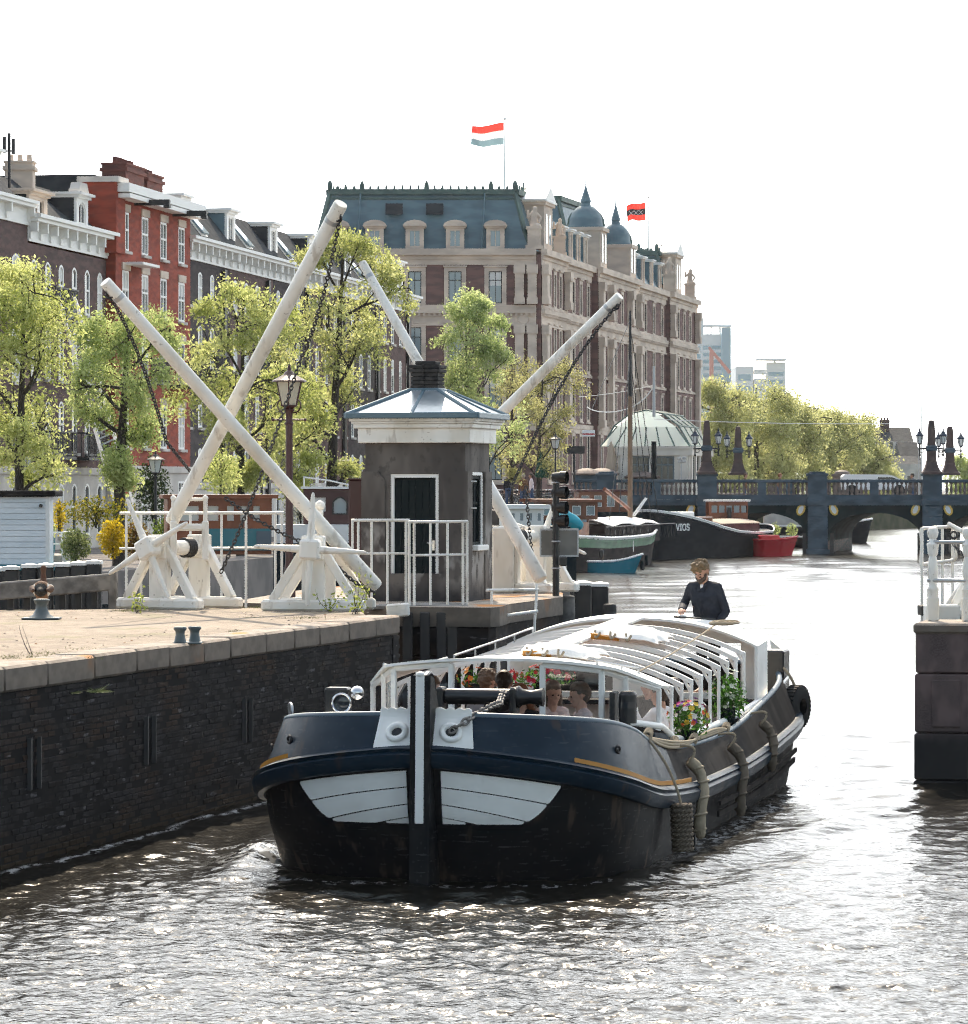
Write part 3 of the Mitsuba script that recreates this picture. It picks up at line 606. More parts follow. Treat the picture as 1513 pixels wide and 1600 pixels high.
for s in (-1, 1): m.tube(spline([q + [s * .06, 0, -.05], q + [s * .16, 0, .0], q + [s * .17, 0, .12], q + [s * .13, 0, .16]], 10), .012, 5)
obj('bracket', m, 'red_brown_paint', lp)
bp = thing('steel_column', 'square red brown steel column just left of the hut', 'column'); q = P(557, 750, 64); m = MB().span((q[0] - .13, q[1], QZ - .4), (q[0] + .13, q[1] + .26, q[2]), .015); m.span((q[0] - .15, q[1] - .02, q[2]), (q[0] + .15, q[1] + .28, q[2] + .03), .01); obj('column', m, 'red_brown_paint', bp)
# ---- traffic light seen from behind
tl_ = thing('traffic_light', 'black traffic light post with four round lamp housings and a blank board', 'traffic light'); q = P(869, 740, 64.9); q0 = q.copy(); q0[2] = QZ
obj('post', MB().tube([q0, q + [0, 0, -.05]], .058, 12), 'black_paint', tl_, smooth=40)
for i, v in enumerate((746, 770, 793, 814)):
    c = P(873, v, 64.9); h = MB(); h.tube([c + [-.10, .05, 0], c + [.04, .0, 0]], [.075, .100], 16); h.tube([c + [.04, .0, 0], c + [.14, -.04, 0]], [.105, .110], 16, False); obj('lamp_housing', h, 'black_paint', tl_, smooth=40)
c = P(874, 848, 65.1); obj('board', MB().box(c, (.64, .03, .46), .008), 'board_grey' if mat('board_grey', mottled((.22, .21, .19), (.16, .155, .14), 3), .6) else 0, tl_)
m = MB()
for lo, hi in (((-.33, -.03, -.24), (.33, .01, -.21)), ((-.33, -.03, .21), (.33, .01, .24)), ((-.33, -.03, -.21), (-.305, .01, .21)), ((.305, -.03, -.21), (.33, .01, .21))): m.span(c + lo, c + hi)
obj('board_frame', m, 'galvanised', tl_)
m = MB(); m.box(P(880, 877, 64.75), (.13, .12, .16), .02); obj('junction_box', m, 'black_paint', tl_)
for v in (746, 838, 880): obj('clamp', MB().torus(P(869, v + 8, 64.9), .072, .012, (1, 0, 0), (0, 1, 0), 12, 5), 'galvanised', tl_)
# ---- grass and weeds in the joints
mat('grass_blade', VC, .8, two=True)
def tuft(name, c, n, h, spread, label=None, kind='stuff', sd=0, col=((.07, .10, .02), (.20, .19, .05)), lean=None):
    r = np.random.default_rng(sd); V, Fc, C = [], [], []
    for i in range(n):
        b = np.asarray(c) + np.r_[r.normal(0, 1, 2) * spread, 0]; d = np.r_[r.normal(0, .5, 2), 1.0] + (0 if lean is None else lean); d = unit(d); L_ = h * r.uniform(.4, 1.1); sd_ = unit(np.cross(d, r.normal(0, 1, 3))) * (.0035 + .03 * h * .3)
        tip_ = b + d * L_ + np.r_[r.normal(0, .15, 2) * L_, -.12 * L_]; k = len(V) * 0 + 3 * i; V += [b - sd_, b + sd_, tip_]; Fc.append([k, k + 1, k + 2]); cc = np.array(col[0]) + (np.array(col[1]) - col[0]) * r.random(); C += [cc] * 3
    return obj(name, (np.array(V), np.array(Fc)), 'grass_blade', None, kind=kind, color=np.array(C), label=label)
for i, (u, v, n, h, sp) in enumerate(((45, 1028, 260, .05, (.35, .25)), (85, 1022, 120, .05, (.2, .2)), (372, 987, 90, .035, (.07, .12)), (475, 966, 120, .04, (.16, .2)), (200, 955, 160, .06, (.2, .2)), (420, 950, 200, .06, (.35, .15)), (395, 965, 50, .03, (.1, .1)), (130, 1015, 60, .04, (.2, .3)))):
    tuft('grass', PZ(u, v, QZ), n, h, np.array(sp), 'low tufts of dry grass in the joints of the quay', sd=i)
q = onwall(41.6); tuft('wall_grass', (q[0] + .05, q[1], 1.68), 160, .17, np.array([.03, .09]), 'hanging green grass tuft under the coping of the lock wall', sd=30, col=((.10, .14, .03), (.35, .36, .16)), lean=np.array([.5, -.3, -.9]))
q = onwall(40.9); tuft('wall_grass', (q[0] + .05, q[1], 1.70), 50, .09, np.array([.02, .12]), 'hanging green grass tuft under the coping of the lock wall', sd=31, col=((.05, .08, .02), (.2, .2, .08)), lean=np.array([.5, -.3, -.9]))
def weed(name, label, c, h, n, spread, sd, col=((.18, .24, .04), (.40, .44, .12)), leaf=.035, group=None, cat='weed', stems=5):
    """stalks with small leaves"""
    t = thing(name, label, cat, group); r = np.random.default_rng(sd); m = MB(); V, Fc, C = [], [], []
    for s_ in range(stems):
        top = np.asarray(c) + np.r_[r.normal(0, spread, 2), h * r.uniform(.6, 1.05)]; b = np.asarray(c) + np.r_[r.normal(0, spread * .25, 2), 0]; midp = (b + top) / 2 + np.r_[r.normal(0, spread * .3, 2), 0]; pts = spline([b, midp, top], 8); m.tube(pts, np.linspace(.004, .0015, 8) * (1 + h), 4)
        for k in range(n):
            q_ = pts[r.integers(2, 8)] + r.normal(0, .03 + spread * .25, 3); a_ = unit(r.normal(0, 1, 3)) * leaf * r.uniform(.5, 1.2); b_ = unit(np.cross(a_, r.normal(0, 1, 3))) * leaf * .5; j = len(V); V += [q_ - a_, q_ + b_, q_ + a_, q_ - b_]; Fc += [[j, j + 1, j + 2], [j, j + 2, j + 3]]; cc = np.array(col[0]) + (np.array(col[1]) - col[0]) * r.random(); C += [cc] * 4
    obj('stem', m, 'dark_timber', t); obj('leaves', (np.array(V), np.array(Fc)), 'leaf', t, color=np.array(C)); return t
scene['leaf'] = {'type': 'principledthin', 'base_color': VC, 'roughness': .6, 'diff_trans': 1.0, 'specular': .3} if False else {'type': 'principledthin', 'base_color': VC, 'roughness': .6, 'diff_trans': 1.25}; taken.add('leaf')
weed('weed', 'tall leafy green weed growing beside the middle windlass foot', PZ(558, 960, QZ), .52, 26, .12, 2)
weed('weed', 'thin weed growing in front of the middle windlass foot', PZ(515, 957, QZ), .30, 9, .09, 3)
weed('weed', 'small pale weed at the left foot of the left windlass', PZ(214, 958, QZ), .3, 12, .07, 4)
weed('weed', 'two bare dry stalks standing on the paving at the far left', PZ(48, 1022, QZ), .38, 2, .10, 5, leaf=.015, stems=2)
# ================================================================== the barge
def B(v):
    v = np.asarray(v, float); return np.stack([BX0[0] + v[..., 0] * BR[0] + v[..., 1] * BD[0], BX0[1] + v[..., 0] * BR[1] + v[..., 1] * BD[1], v[..., 2]], -1)
def bobj(name, mb, m, parent=None, **k): return obj(name, mb.map(B), m, parent, **k)
LB = 15.6
def interp(y, xs, vs):
    from scipy.interpolate import PchipInterpolator
    return PchipInterpolator(xs, vs)(np.clip(y, xs[0], xs[-1]))
def z_strake(y, x=2.0): return interp(np.asarray(y) + .3 * np.abs(x), [0, .66, 1.4, 2.1, 2.8, 5.6, 8.6, 12.6, 15, 16.2], [1.30, 1.14, .97, .83, .755, .63, .61, .73, .90, 1.0])
def z_top(y, x=1.8): return interp(np.asarray(y) + .3 * np.abs(x), [0, .6, 1.5, 2.4, 3.2, 5.5, 8.5, 12.5, 14.5, 16], [1.66, 1.62, 1.54, 1.40, 1.25, 1.03, .98, 1.20, 1.42, 1.55])
def plan(t, b, a, y0, n=2.7, c=2.9, y1=LB):
    """half plan from stem (t=0) to stern (t=1): blunt bow, straight side, rounded stern"""
    t = np.asarray(t, float); x = np.zeros_like(t); y = np.zeros_like(t)
    q = np.clip(t / .42, 0, 1) * np.pi / 2; w = t <= .42
    x[w] = b * np.sin(q[w]) ** (2 / n); y[w] = y0 + a * (1 - np.cos(q[w]) ** (2 / n))
    w = (t > .42) & (t < .8); x[w] = b; y[w] = y0 + a + (y1 - c - y0 - a) * (t[w] - .42) / .38
    q = np.clip((t - .8) / .2, 0, 1) * np.pi / 2; w = t >= .8
    x[w] = b * np.cos(q[w]) ** (2 / 2.4); y[w] = y1 - c + c * np.sin(q[w]) ** (2 / 2.4)
    return x, y
# spacing that is even along the curve
def tspace(n):
    t = np.linspace(0, 1, 6001); x, y = plan(t, 2.1, 2.1, 0); d = np.r_[0, np.cumsum(np.hypot(np.diff(x), np.diff(y)))]
    return np.interp(np.linspace(0, d[-1], n), d, t)
LEV = {'keel': (1.4, 2.6, 1.1, 15.0), 'water': (1.91, 2.1, .36, 15.3), 'chine': (1.97, 2.0, .10, 15.5), 'rub': (2.0, 1.95, 0.0, 15.6), 'top': (1.80, 1.95, .16, 15.5)}
def level(t, nm, zoff=0.0, out=0.0):
    b, a, y0, y1 = LEV[nm]; x, y = plan(t, b + out, a, y0 - out, y1=y1 + out)
    z = {'keel': -.7 + 0 * y, 'water': 0 * y - .02, 'chine': z_strake(y, x) * .55, 'rub': z_strake(y, x), 'top': z_top(y, x)}[nm] + zoff
    return np.stack([x, y, z], -1)
def hullpt(t, h, out=0.0):
    """a point of the side at curve place t; h from -1 (keel) 0 (waterline) .5 (chine) 1 (rubbing strake) to 2 (bulwark top)"""
    t = np.asarray(t, float); h = np.broadcast_to(np.asarray(h, float), t.shape)
    names = ['keel', 'water', 'chine', 'rub', 'top']; hs = [-1, 0, .5, 1, 2]
    L5 = np.stack([level(t, n, 0, out) for n in names])
    k = np.clip(np.searchsorted(hs, h, 'right') - 1, 0, 3); w = (h - np.array(hs)[k]) / (np.array(hs)[k + 1] - np.array(hs)[k])
    i = np.arange(len(t)) if t.ndim == 1 else None
    return L5[k, i] * (1 - w[:, None]) + L5[k + 1, i] * w[:, None]
def side(pts, s): q = np.array(pts, float); q[..., 0] *= s; return q
barge = thing('barge', 'long canal barge with navy bow, white bow panels and open ribbed white cabin roof', 'barge')
tt = tspace(150)
def hull_band(h0, h1, k, out=0.0):
    m = MB()
    for s in (1, -1):
        g = np.stack([side(hullpt(tt, h, out), s) for h in np.linspace(h0, h1, k)])
        m.grid(g, s > 0)
    return m
bobj('hull', hull_band(-1, 1, 16), 'hull_black', barge, smooth=50)
bt = tspace(150)
nb = int(np.searchsorted(plan(bt, 2.1, 2, 0)[1], 3.4) + 1)
def band(ts, h0, h1, k, out=0.0, s=1, thick=.012):
    g = np.stack([side(hullpt(ts, h, out), s) for h in np.linspace(h0, h1, k)]); m = MB(); m.shell(g if s < 0 else g[:, ::-1], thick); return m
m = MB()
for s in (1, -1): m.merge(band(bt[:nb + 1], 1.0, 1.97, 8, 0, s, .02))
bobj('bow_bulwark', m, 'navy_paint', barge, smooth=50)
m = MB()
for s in (1, -1): m.merge(band(bt[nb:], 1.0, 1.97, 6, 0, s, .02))
bobj('side_bulwark', m, 'weathered_plank', barge, smooth=50)
def rail(h, out, r, ts=tt, sx=(1, -1), zo=0.0, n=8):
    m = MB()
    for s in sx:
        p = side(hullpt(ts, h, out), s); p[:, 2] += zo; m.tube(p, r, n)
    return m
bobj('cap_rail', rail(2.0, -.01, .038), 'blue_grey_paint', barge, smooth=60)
m = MB()                                                            # the heavy rubbing strake, a flat band with rounded edges
for s in (1, -1):
    prof = [(-.16, .0), (-.16, .05), (-.11, .085), (-.03, .10), (.0, .06), (.03, .085), (.06, .05), (.06, 0)]
    g = []
    for dz, o in prof:
        p = side(hullpt(tt, 1.0, o), s); p[:, 2] += dz; g.append(p)
    m.grid(np.array(g), s > 0)
bobj('rubbing_strake', m, 'navy_paint', barge, smooth=35)
i0, i1 = np.searchsorted(bt, [.17, .50])
m = MB()
for s in (1, -1):
    g = np.stack([side(hullpt(bt[i0:i1], 1.0, .024), s) + [0, 0, z] for z in (.075, .098, .118)]); m.shell(g if s < 0 else g[:, ::-1], .008)
bobj('gold_line', m, 'orange_line', barge, smooth=50)
i2, i3 = np.searchsorted(bt, [.56, .80]); m = MB()
for s in (1, -1):
    g = np.stack([side(hullpt(bt[i2:i3], 1.0, .05), s) + [0, 0, z] for z in (-.30, -.27, -.25)]); m.shell(g if s < 0 else g[:, ::-1], .03)
    g = np.stack([side(hullpt(bt[i2:i3], 1.0, .03), s) + [0, 0, z] for z in (-.43, -.40, -.37)]); m.shell(g if s < 0 else g[:, ::-1], .03)
bobj('side_rubber', m, 'weathered_plank', barge, smooth=40)
# white bow panels of planks under the strake
tl = np.linspace(.010, .165, 60)
def panel_h(frac, ts):                                              # hull height at a share of the panel's depth (0 top, 1 bottom)
    z = level(ts, 'rub')[:, 2]; zt = z - .175; xr = (ts - ts[0]) / (.165 - .010)
    zb = .58 + .0 * ts; curve = np.clip((xr - .56) / .44, 0, 1); zb = zb + (zt - zb) * curve ** 1.75
    return zt, zb
def h_of_z(ts, z):
    L3 = [level(ts, n)[:, 2] for n in ('water', 'chine', 'rub')]
    return np.where(z < L3[1], .5 * (z - L3[0]) / (L3[1] - L3[0]), .5 + .5 * (z - L3[1]) / (L3[2] - L3[1]))
zt, zb = panel_h(0, tl); xr = np.linspace(0, 1, len(tl))
seams = [zt - .0, zt - .17 - .05 * xr, zt - .34 - .12 * xr, zt - .47 - .17 * xr, zt - 3.0]
for s in (-1, 1):
    pk = tag(key_for('bow_panel', barge), 'white planked panel on the ' + ('left' if s < 0 else 'right') + ' of the stem')
    for a, b in zip(seams[:-1], seams[1:]):
        hi = np.maximum(a - .006, zb); lo = np.maximum(b + .006, zb); ok = hi - lo > .012
        if ok.sum() < 3: continue
        k = np.where(ok)[0]; g = np.stack([side(hullpt(tl[k], h_of_z(tl[k], z), .004), s) for z in (hi[k], .5 * (hi + lo)[k], lo[k])])
        mm = MB(); mm.shell(g if s > 0 else g[:, ::-1], .012); bobj('plank', mm, 'boat_white', pk, smooth=40)
# white hawse plates with scalloped tops, the eyes and the anchor chain
for s in (-1, 1):
    ts = np.linspace(.004, .042, 56); x = np.linspace(0, 1, 56)
    topz = .055 + .022 * np.abs(np.sin(x * 4 * np.pi))
    rows = [side(hullpt(ts, h, .026), s) for h in np.linspace(1.12, 2.0, 8)] + [side(hullpt(ts, 2.0, .030), s) + np.stack([0 * x, 0 * x, topz], -1)]
    g = np.stack(rows); slant = np.linspace(0, -.13, 9)[:, None] * x[None] ** 6 * 0
    mm = MB(); mm.shell(g if s < 0 else g[:, ::-1], .012)
    hp = bobj('hawse_plate', mm, 'boat_white', barge, smooth=40)
    c = side(hullpt(np.array([.019]), 1.52, .03), s)[0]; tn = side(hullpt(np.array([.015]), 1.52, .03), s)[0] - c
    ex = unit(tn); ey = unit(side(hullpt(np.array([.019]), 1.8, .03), s)[0] - c); ez = unit(np.cross(ex, ey)); ez = ez if ez[1] < 0 else -ez
    g = np.arange(20) * np.pi / 10
    mm = MB(); mm.tube(c + ez * .02 + .085 * np.cos(g)[:, None] * ex + .075 * np.sin(g)[:, None] * ey, .034, 8, closed=True); bobj('hawse_ring', mm, 'boat_white', hp, smooth=True)
    mm = MB(); mm.cyl(c - ez * .03, c + ez * .022, .068, n=16); bobj('hawse_hole', mm, 'black_iron', hp)
    if s > 0: HAWSE = c + ez * .05
    if s < 0: pass
m = MB()
for t_, h_, s in ((.30, 1.55, 1), (.21, 1.55, -1), (.31, 1.5, -1)):
    m = MB()
    c = side(hullpt(np.array([t_]), h_, .03), s)[0]; e = side(hullpt(np.array([t_ + .01]), h_, .03), s)[0] - c
    m.torus(c, .035, .014, unit(e), (0, 0, 1), 12, 5); bobj('eyelet', m, 'black_iron', barge, smooth=True)
# stem
st = MB(); st.poly(Polygon([(-.18, -.6), (.30, -.6), (.34, 1.55), (.26, 1.70), (.05, 2.02), (-.10, 2.05), (-.14, 1.3), (-.16, .6)]), .20, (0, 0, 0), (0, 1, 0), (0, 0, 1), (1, 0, 0), -.10)
stem = bobj('stem', st, 'hull_black', barge)
ss = MB().bar((0, -.172, .60), (0, -.122, 2.06), .085, .02, (0, 1, 0), .006); ss.ball((0, -.11, 2.06), (.045, .045, .03), 1)
bobj('stem_strip', ss, 'white_trim', stem)
# decks and the hold
dk = MB()
ts = tspace(120); xa, ya = plan(ts, 1.76, 1.85, .22, y1=15.3)
fore = [(x, y) for x, y in zip(xa, ya) if y < 3.75]; fpoly = Polygon(fore + [(1.76, 3.75), (-1.76, 3.75)] + [(-x, y) for x, y in fore[::-1]]).buffer(0)
dk.poly(fpoly, .06, (0, 0, .98), (1, 0, 0), (0, 1, 0), (0, 0, 1)); bobj('foredeck', dk, 'weathered_plank', barge)
dk = MB(); dk.poly(Polygon([(-1.7, 3.7), (1.7, 3.7), (1.7, 12.6), (-1.7, 12.6)]), .06, (0, 0, .28), (1, 0, 0), (0, 1, 0), (0, 0, 1)); bobj('cabin_floor', dk, 'varnished_wood', barge)
dk = MB()
for s in (1, -1):
    yy = np.linspace(3.6, 12.6, 40); zz = z_top(yy) - .10
    g = np.stack([np.stack([np.full(40, s * 1.62), yy, zz], -1), np.stack([np.full(40, s * 1.75), yy, zz], -1)]); dk.shell(g if s < 0 else g[:, ::-1], .04)
bobj('side_deck', dk, 'blue_grey_paint', barge)
dk = MB(); aft = [(x, y) for x, y in zip(xa, ya) if y > 12.5]; dk.poly(Polygon([(1.76, 12.5)] + aft + [(-x, y) for x, y in aft[::-1]] + [(-1.76, 12.5)]).buffer(0), .06, (0, 0, 1.06), (1, 0, 0), (0, 1, 0), (0, 0, 1)); bobj('aft_deck', dk, 'weathered_plank', barge)

# ------------------------------------------------------------------ the cabin
HB = 1.60                                                           # half breadth of the roof
def z_eave(y): return interp(y, [3.6, 4.6, 6, 9.5, 13.1], [1.88, 1.71, 1.66, 1.74, 1.88])
def z_coam(y): return interp(y, [3.6, 4.6, 5.4, 6.2, 9.5, 13.1], [1.38, 1.28, 1.10, 1.05, 1.06, 1.16])
def roofz(x, y): return z_eave(y) + (interp(y, [3.6, 4.7, 7, 13.1], [.15, .30, .36, .32])) * (1 - (np.abs(x) / HB) ** 2.3)
def roof_strip(y0, y1, x0=-HB, x1=HB, lift=0.0, thick=.03, nx=28, ny=4, hb=None):
    yy = np.linspace(y0, y1, ny); xx = np.linspace(x0, x1, nx); X, Y = np.meshgrid(xx, yy, indexing='ij')
    if hb is not None: X = X * hb(Y) / HB
    return MB().shell(np.stack([X, Y, roofz(X, Y) + lift], -1), thick)
# the coaming
m = MB()
foot = [(1.22, 3.62), (HB, 4.55), (HB, 12.55)]
for s in (1, -1):
    pts = np.array([[s * x, y, 0] for x, y in [(1.16, 3.62), (1.40, 4.1), (HB, 4.55)] + [(HB, y) for y in np.linspace(5.2, 13.05, 14)]])
    top = pts.copy(); top[:, 2] = z_coam(pts[:, 1]); bot = pts.copy(); bot[:, 2] = .3
    g = np.stack([bot, top]); m.shell(g if s < 0 else g[:, ::-1], .03)
bobj('coaming', m, 'weathered_plank', barge)
m = MB()
for s in (1, -1):
    p = np.array([[s * x, y, z_coam(y)] for x, y in [(1.14, 3.60), (1.40, 4.1), (HB + .02, 4.55)] + [(HB + .02, y) for y in np.linspace(4.9, 13.05, 16)]]); m.tube(p, .042, 8)
bobj('sill_rail', m, 'boat_white', barge, smooth=60)
# windscreens and corner windows: frames with clear panes
def framed(name, a, b, za, zb, ta, tb, w=.055, parent=None):
    """a window between plan points a and b: sill heights za, zb and head heights ta, tb"""
    q = [np.array([a[0], a[1], za]), np.array([b[0], b[1], zb]), np.array([b[0], b[1], tb]), np.array([a[0], a[1], ta])]
    m = MB()
    for i in range(4): m.bar(q[i], q[(i + 1) % 4], w, w, (0.1, 1, .1), .008)
    k = bobj(name, m, 'boat_white', parent)
    g = MB().add(np.array(q), np.array([[0, 1, 2], [0, 2, 3]])); bobj('pane', g, 'clear_pane', k); return k
for s in (1, -1):
    framed('windscreen', (s * .50, 3.58), (s * 1.14, 3.60), 1.37, 1.38, roofz(.50, 3.6) - .03, roofz(1.2, 3.6) - .02, .06, barge)
    framed('corner_window', (s * 1.14, 3.60), (s * HB, 4.55), 1.38, 1.24, roofz(1.2, 3.6) - .02, z_eave(4.55) - .02, .055, barge)
    m = MB(); e = np.array([s * (1.14 + .52 * .38), 3.6 + .95 * .38]); m.bar((e[0], e[1], 1.3), (e[0], e[1], 1.86), .05, .05, (0, 1, 0)); bobj('mullion', m, 'boat_white', barge)
# roof: the solid front, the ridge, the bows, two solid hoops and the solid aft part
hbf = lambda Y: np.interp(Y, [3.5, 4.55, 5], [1.20, HB + .03, HB + .03])
bobj('front_roof', roof_strip(3.50, 5.05, nx=30, ny=10, hb=hbf), 'boat_white', barge, smooth=40)
bobj('aft_roof', roof_strip(12.15, 13.15, -HB - .03, HB + .03, ny=6), 'boat_white', barge, smooth=40)
bobj('ridge_board', roof_strip(5.0, 12.2, -.16, .16, .012, .03, 6, 20), 'boat_white', barge, smooth=40)
ys = list(np.arange(5.55, 12.0, .72))
for i, y in enumerate(ys):
    wide = i in (3, 7)
    w = .15 if wide else .075
    xx = np.linspace(-HB, HB, 33); m = MB()
    g = []
    for dy, dz in ((-w / 2, 0), (w / 2, 0), (w / 2, -.055), (-w / 2, -.055), (-w / 2, 0)):
        g.append(np.stack([xx, np.full(33, y + dy), roofz(xx, y) + dz], -1))
    m.grid(np.array(g), True)
    k = bobj('roof_hoop', m, 'boat_white', barge, smooth=30)
    for s in (1, -1):
        mm = MB(); mm.bar((s * (HB - .02), y, z_coam(y)), (s * (HB - .02), y, z_eave(y) + .01), w, .034, (1, 0, 0), .006)
        mm.bar((s * (HB - .03), y, z_eave(y) - .13), (s * (HB - .12), y, z_eave(y) + .03), .04, .03, (1, 0, 0)); bobj('stanchion', mm, 'boat_white', k)
for s in (1, -1):                                                   # aft cabin side, boarded, and the aft bulkhead
    m = MB(); yy = np.linspace(12.15, 13.1, 6); g = np.stack([np.stack([np.full(6, s * HB), yy, z_coam(yy)], -1), np.stack([np.full(6, s * HB), yy, z_eave(yy)], -1)]); m.shell(g if s < 0 else g[:, ::-1], .04)
    bobj('aft_side', m, 'boat_white', barge)
m = MB().poly(Polygon([(-HB, .3), (HB, .3), (HB, z_eave(13.0))] + [(x, roofz(x, 13.0)) for x in np.linspace(HB, -HB, 20)] + [(-HB, z_eave(13.0))]).buffer(0).difference(sbox(-1.3, 1.2, -.4, 1.85)).difference(sbox(.3, 1.2, 1.3, 1.85)), .05, (0, 13.05, 0), (1, 0, 0), (0, 0, 1), (0, -1, 0))
bobj('aft_bulkhead', m, 'boat_white', barge)
# roof rails, loops and lines
m = MB()
for s, ya, yb in ((-1, 4.0, 7.2), (-1, 7.6, 12.4)):
    yy = np.linspace(ya, yb, 16); m.tube(np.stack([np.full(16, s * (HB - .25)), yy, roofz(HB - .25, yy) + .10], -1), .014, 6)
    for y in np.linspace(ya, yb, 5): m.cyl((s * (HB - .25), y, roofz(HB - .25, y)), (s * (HB - .25), y, roofz(HB - .25, y) + .10), .012, n=6)
bobj('roof_rail', m, 'galvanised', barge, smooth=True)
m = MB(); p = [(1.02, 4.05, roofz(1.02, 4.05)), (1.0, 4.05, roofz(1.02, 4.05) + .09), (1.2, 4.5, roofz(1.2, 4.5) + .09), (1.30, 5.0, roofz(1.3, 5.0) + .09), (1.30, 5.02, roofz(1.3, 5))]; m.tube(p, .012, 6)
for q in (1, 2): m.cyl(np.array(p[q]) * (1, 1, 1) - [0, 0, .1], p[q], .010, n=5)
bobj('grab_rail', m, 'galvanised', barge)
m = MB(); m.tube(sag((1.3, 5.1, roofz(1.3, 5.1) + .06), (1.1, 12.2, roofz(1.1, 12.2) + .10), .03, 20), .010, 5); bobj('roof_line', m, 'rope', barge)
# crumpled canvas covers thrown over the ridge, with their lashings
for yc, xc, wx, wy, sd in ((5.2, .42, .40, .50, 3), (8.9, .55, .42, .60, 8)):
    u_, v_ = np.meshgrid(np.linspace(-1, 1, 34), np.linspace(-1, 1, 24), indexing='ij')
    X = xc + wx * u_ * (1 + .10 * np.sin(5 * v_ + sd)); Y = yc + wy * v_ * (1 + .12 * np.sin(4 * u_ + sd))
    n3 = meshkit.fbm(np.stack([u_ * 2.2 + sd, v_ * 2.8, u_ * 0], -1), 3, sd)
    Z = roofz(X, Y) + .035 + .07 * np.clip((1 - np.abs(v_)) / .22, 0, 1) ** .5 * np.clip((1 - np.abs(u_)) / .10, .25, 1) + .05 * n3
    cv = tag(bobj('canvas_cover', MB().shell(np.stack([X, Y, Z], -1), .012), 'canvas_white', barge, smooth=60), None)
    m = MB()
    for k in range(3):
        x = xc + wx * (-.8 + .45 * k); y0 = yc - wy * (.95 + .05 * math.sin(k)); m.tube(spline([(x, y0, roofz(x, y0) + .12), (x + .03, y0 - .08, roofz(x, y0) + .04), (x + .07, y0 - .05, roofz(x, y0) + .10)], 8), .014, 5)
    bobj('lashing', m, 'rope', cv, smooth=True)
    m = MB(); xx = np.linspace(xc - wx * .9, xc - wx * .1, 14); yy = np.full(14, yc - wy * 1.02); m.shell(np.stack([np.stack([xx, yy, roofz(xx, yy) + .02], -1), np.stack([xx, yy - .03, roofz(xx, yy) + .075 + .02 * np.sin(xx * 11)], -1)]), .02)
    bobj('orange_strap', m, 'orange_line', cv)
# anchor windlass on the foredeck
wl = tag(key_for('anchor_windlass', barge), 'black iron anchor windlass behind the stem')
wy, wz = 2.55, 1.70
m = MB()
for x in (-.38, .40): m.bar((x, wy, 1.0), (x, wy, wz + .10), .07, .24, (0, 1, 0), .02)
m.bar((-.5, wy - .32, 1.06), (.5, wy - .32, 1.06), .07, .07); m.bar((-.38, wy, 1.36), (.40, wy, 1.36), .06, .08)
bobj('frame', m, 'black_paint', wl)
m = MB(); A = lambda prof, n=20: [m.tube([(x, wy, wz) for x, r in prof], [r for x, r in prof], n)]
A([(-.34, .07), (-.31, .085), (.36, .085), (.39, .07)]); bobj('drum', m, 'black_paint', wl, smooth=35)
m = MB(); A([(.42, .11), (.45, .12), (.49, .085), (.58, .07), (.68, .09), (.71, .10), (.72, .04)]); bobj('warping_head', m, 'black_paint', wl, smooth=35)
m = MB(); m.torus((-.52, wy, wz - .02), .26, .028, (0, 1, 0), (0, 0, 1), 26, 6)
for k in range(5): a = k * 1.2566; m.bar((-.52, wy, wz - .02), (-.52, wy + .25 * math.cos(a), wz - .02 + .25 * math.sin(a)), .03, .03, (1, 0, 0))
m.cyl((-.58, wy, wz), (-.3, wy, wz), .045); bobj('gear_wheel', m, 'black_paint', wl, smooth=35)
m = MB(); m.torus((.2, wy + .06, 1.36), .14, .02, (1, 0, 0), (0, 0, 1), 18, 5); m.ball((.0, wy, 1.2), (.08, .07, .07)); bobj('brake_gear', m, 'black_paint', wl)
cp = spline([HAWSE, HAWSE + [.10, .02, .07], (HAWSE[0] + .28, .55, 1.71), (.50, 1.3, 1.70), (.32, 2.4, wz + .07)], 40)
bobj('anchor_chain', chain(MB(), cp, .10, .013), 'chain_grey', barge, smooth=True)
# deck fittings: horn lamp, blinker box, vent, foredeck side boxes
hl = key_for('horn_lamp', barge); c = np.array([-1.62, 2.9, 1.60])
m = MB(); m.box(c + [-.02, .22, -.03], (.26, .22, .36), .02); bobj('housing', m, 'black_paint', hl)
m = MB(); m.tube([c + [.09, .12, 0], c + [.09, .02, 0], c + [.09, -.08, 0]], [.05, .07, .10], 18, False); m.torus(c + [.09, -.08, 0], .10, .012, (1, 0, 0), (0, 0, 1), 20, 6); m.ball(c + [.22, .10, .10], .075); m.cyl(c + [.09, .1, -.05], c + [.09, .1, -.5], .02); bobj('reflector', m, 'chrome', hl, smooth=40)
m = MB().cyl(c + [.09, -.02, 0], c + [.09, .0, 0], .088, n=18); bobj('lens', m, 'dark_pane', hl, smooth=True)
m = MB(); m.span((-1.95, 2.45, 1.0), (-1.05, 3.3, 1.44), .03); bobj('deck_box', m, 'boat_white', barge)
bl = key_for('signal_lamp', barge); c = np.array([1.43, 3.55, 1.52])
m = MB(); m.box(c + [-.16, .06, .02], (.06, .26, .34), .01); m.cyl(c + [0, 0, -.14], c + [0, 0, .16], .095, n=18); m.cyl(c + [0, 0, .16], c + [0, 0, .20], .10, .07, 18); m.cyl(c + [0, 0, -.3], c + [0, 0, -.14], .03); bobj('lamp_body', m, 'black_paint', bl, smooth=35)
m = MB(); m.tube([c + [0, 0, .02], c + [0, 0, .09]], .098, 18, False); bobj('lens', m, 'dark_pane', bl, smooth=True)
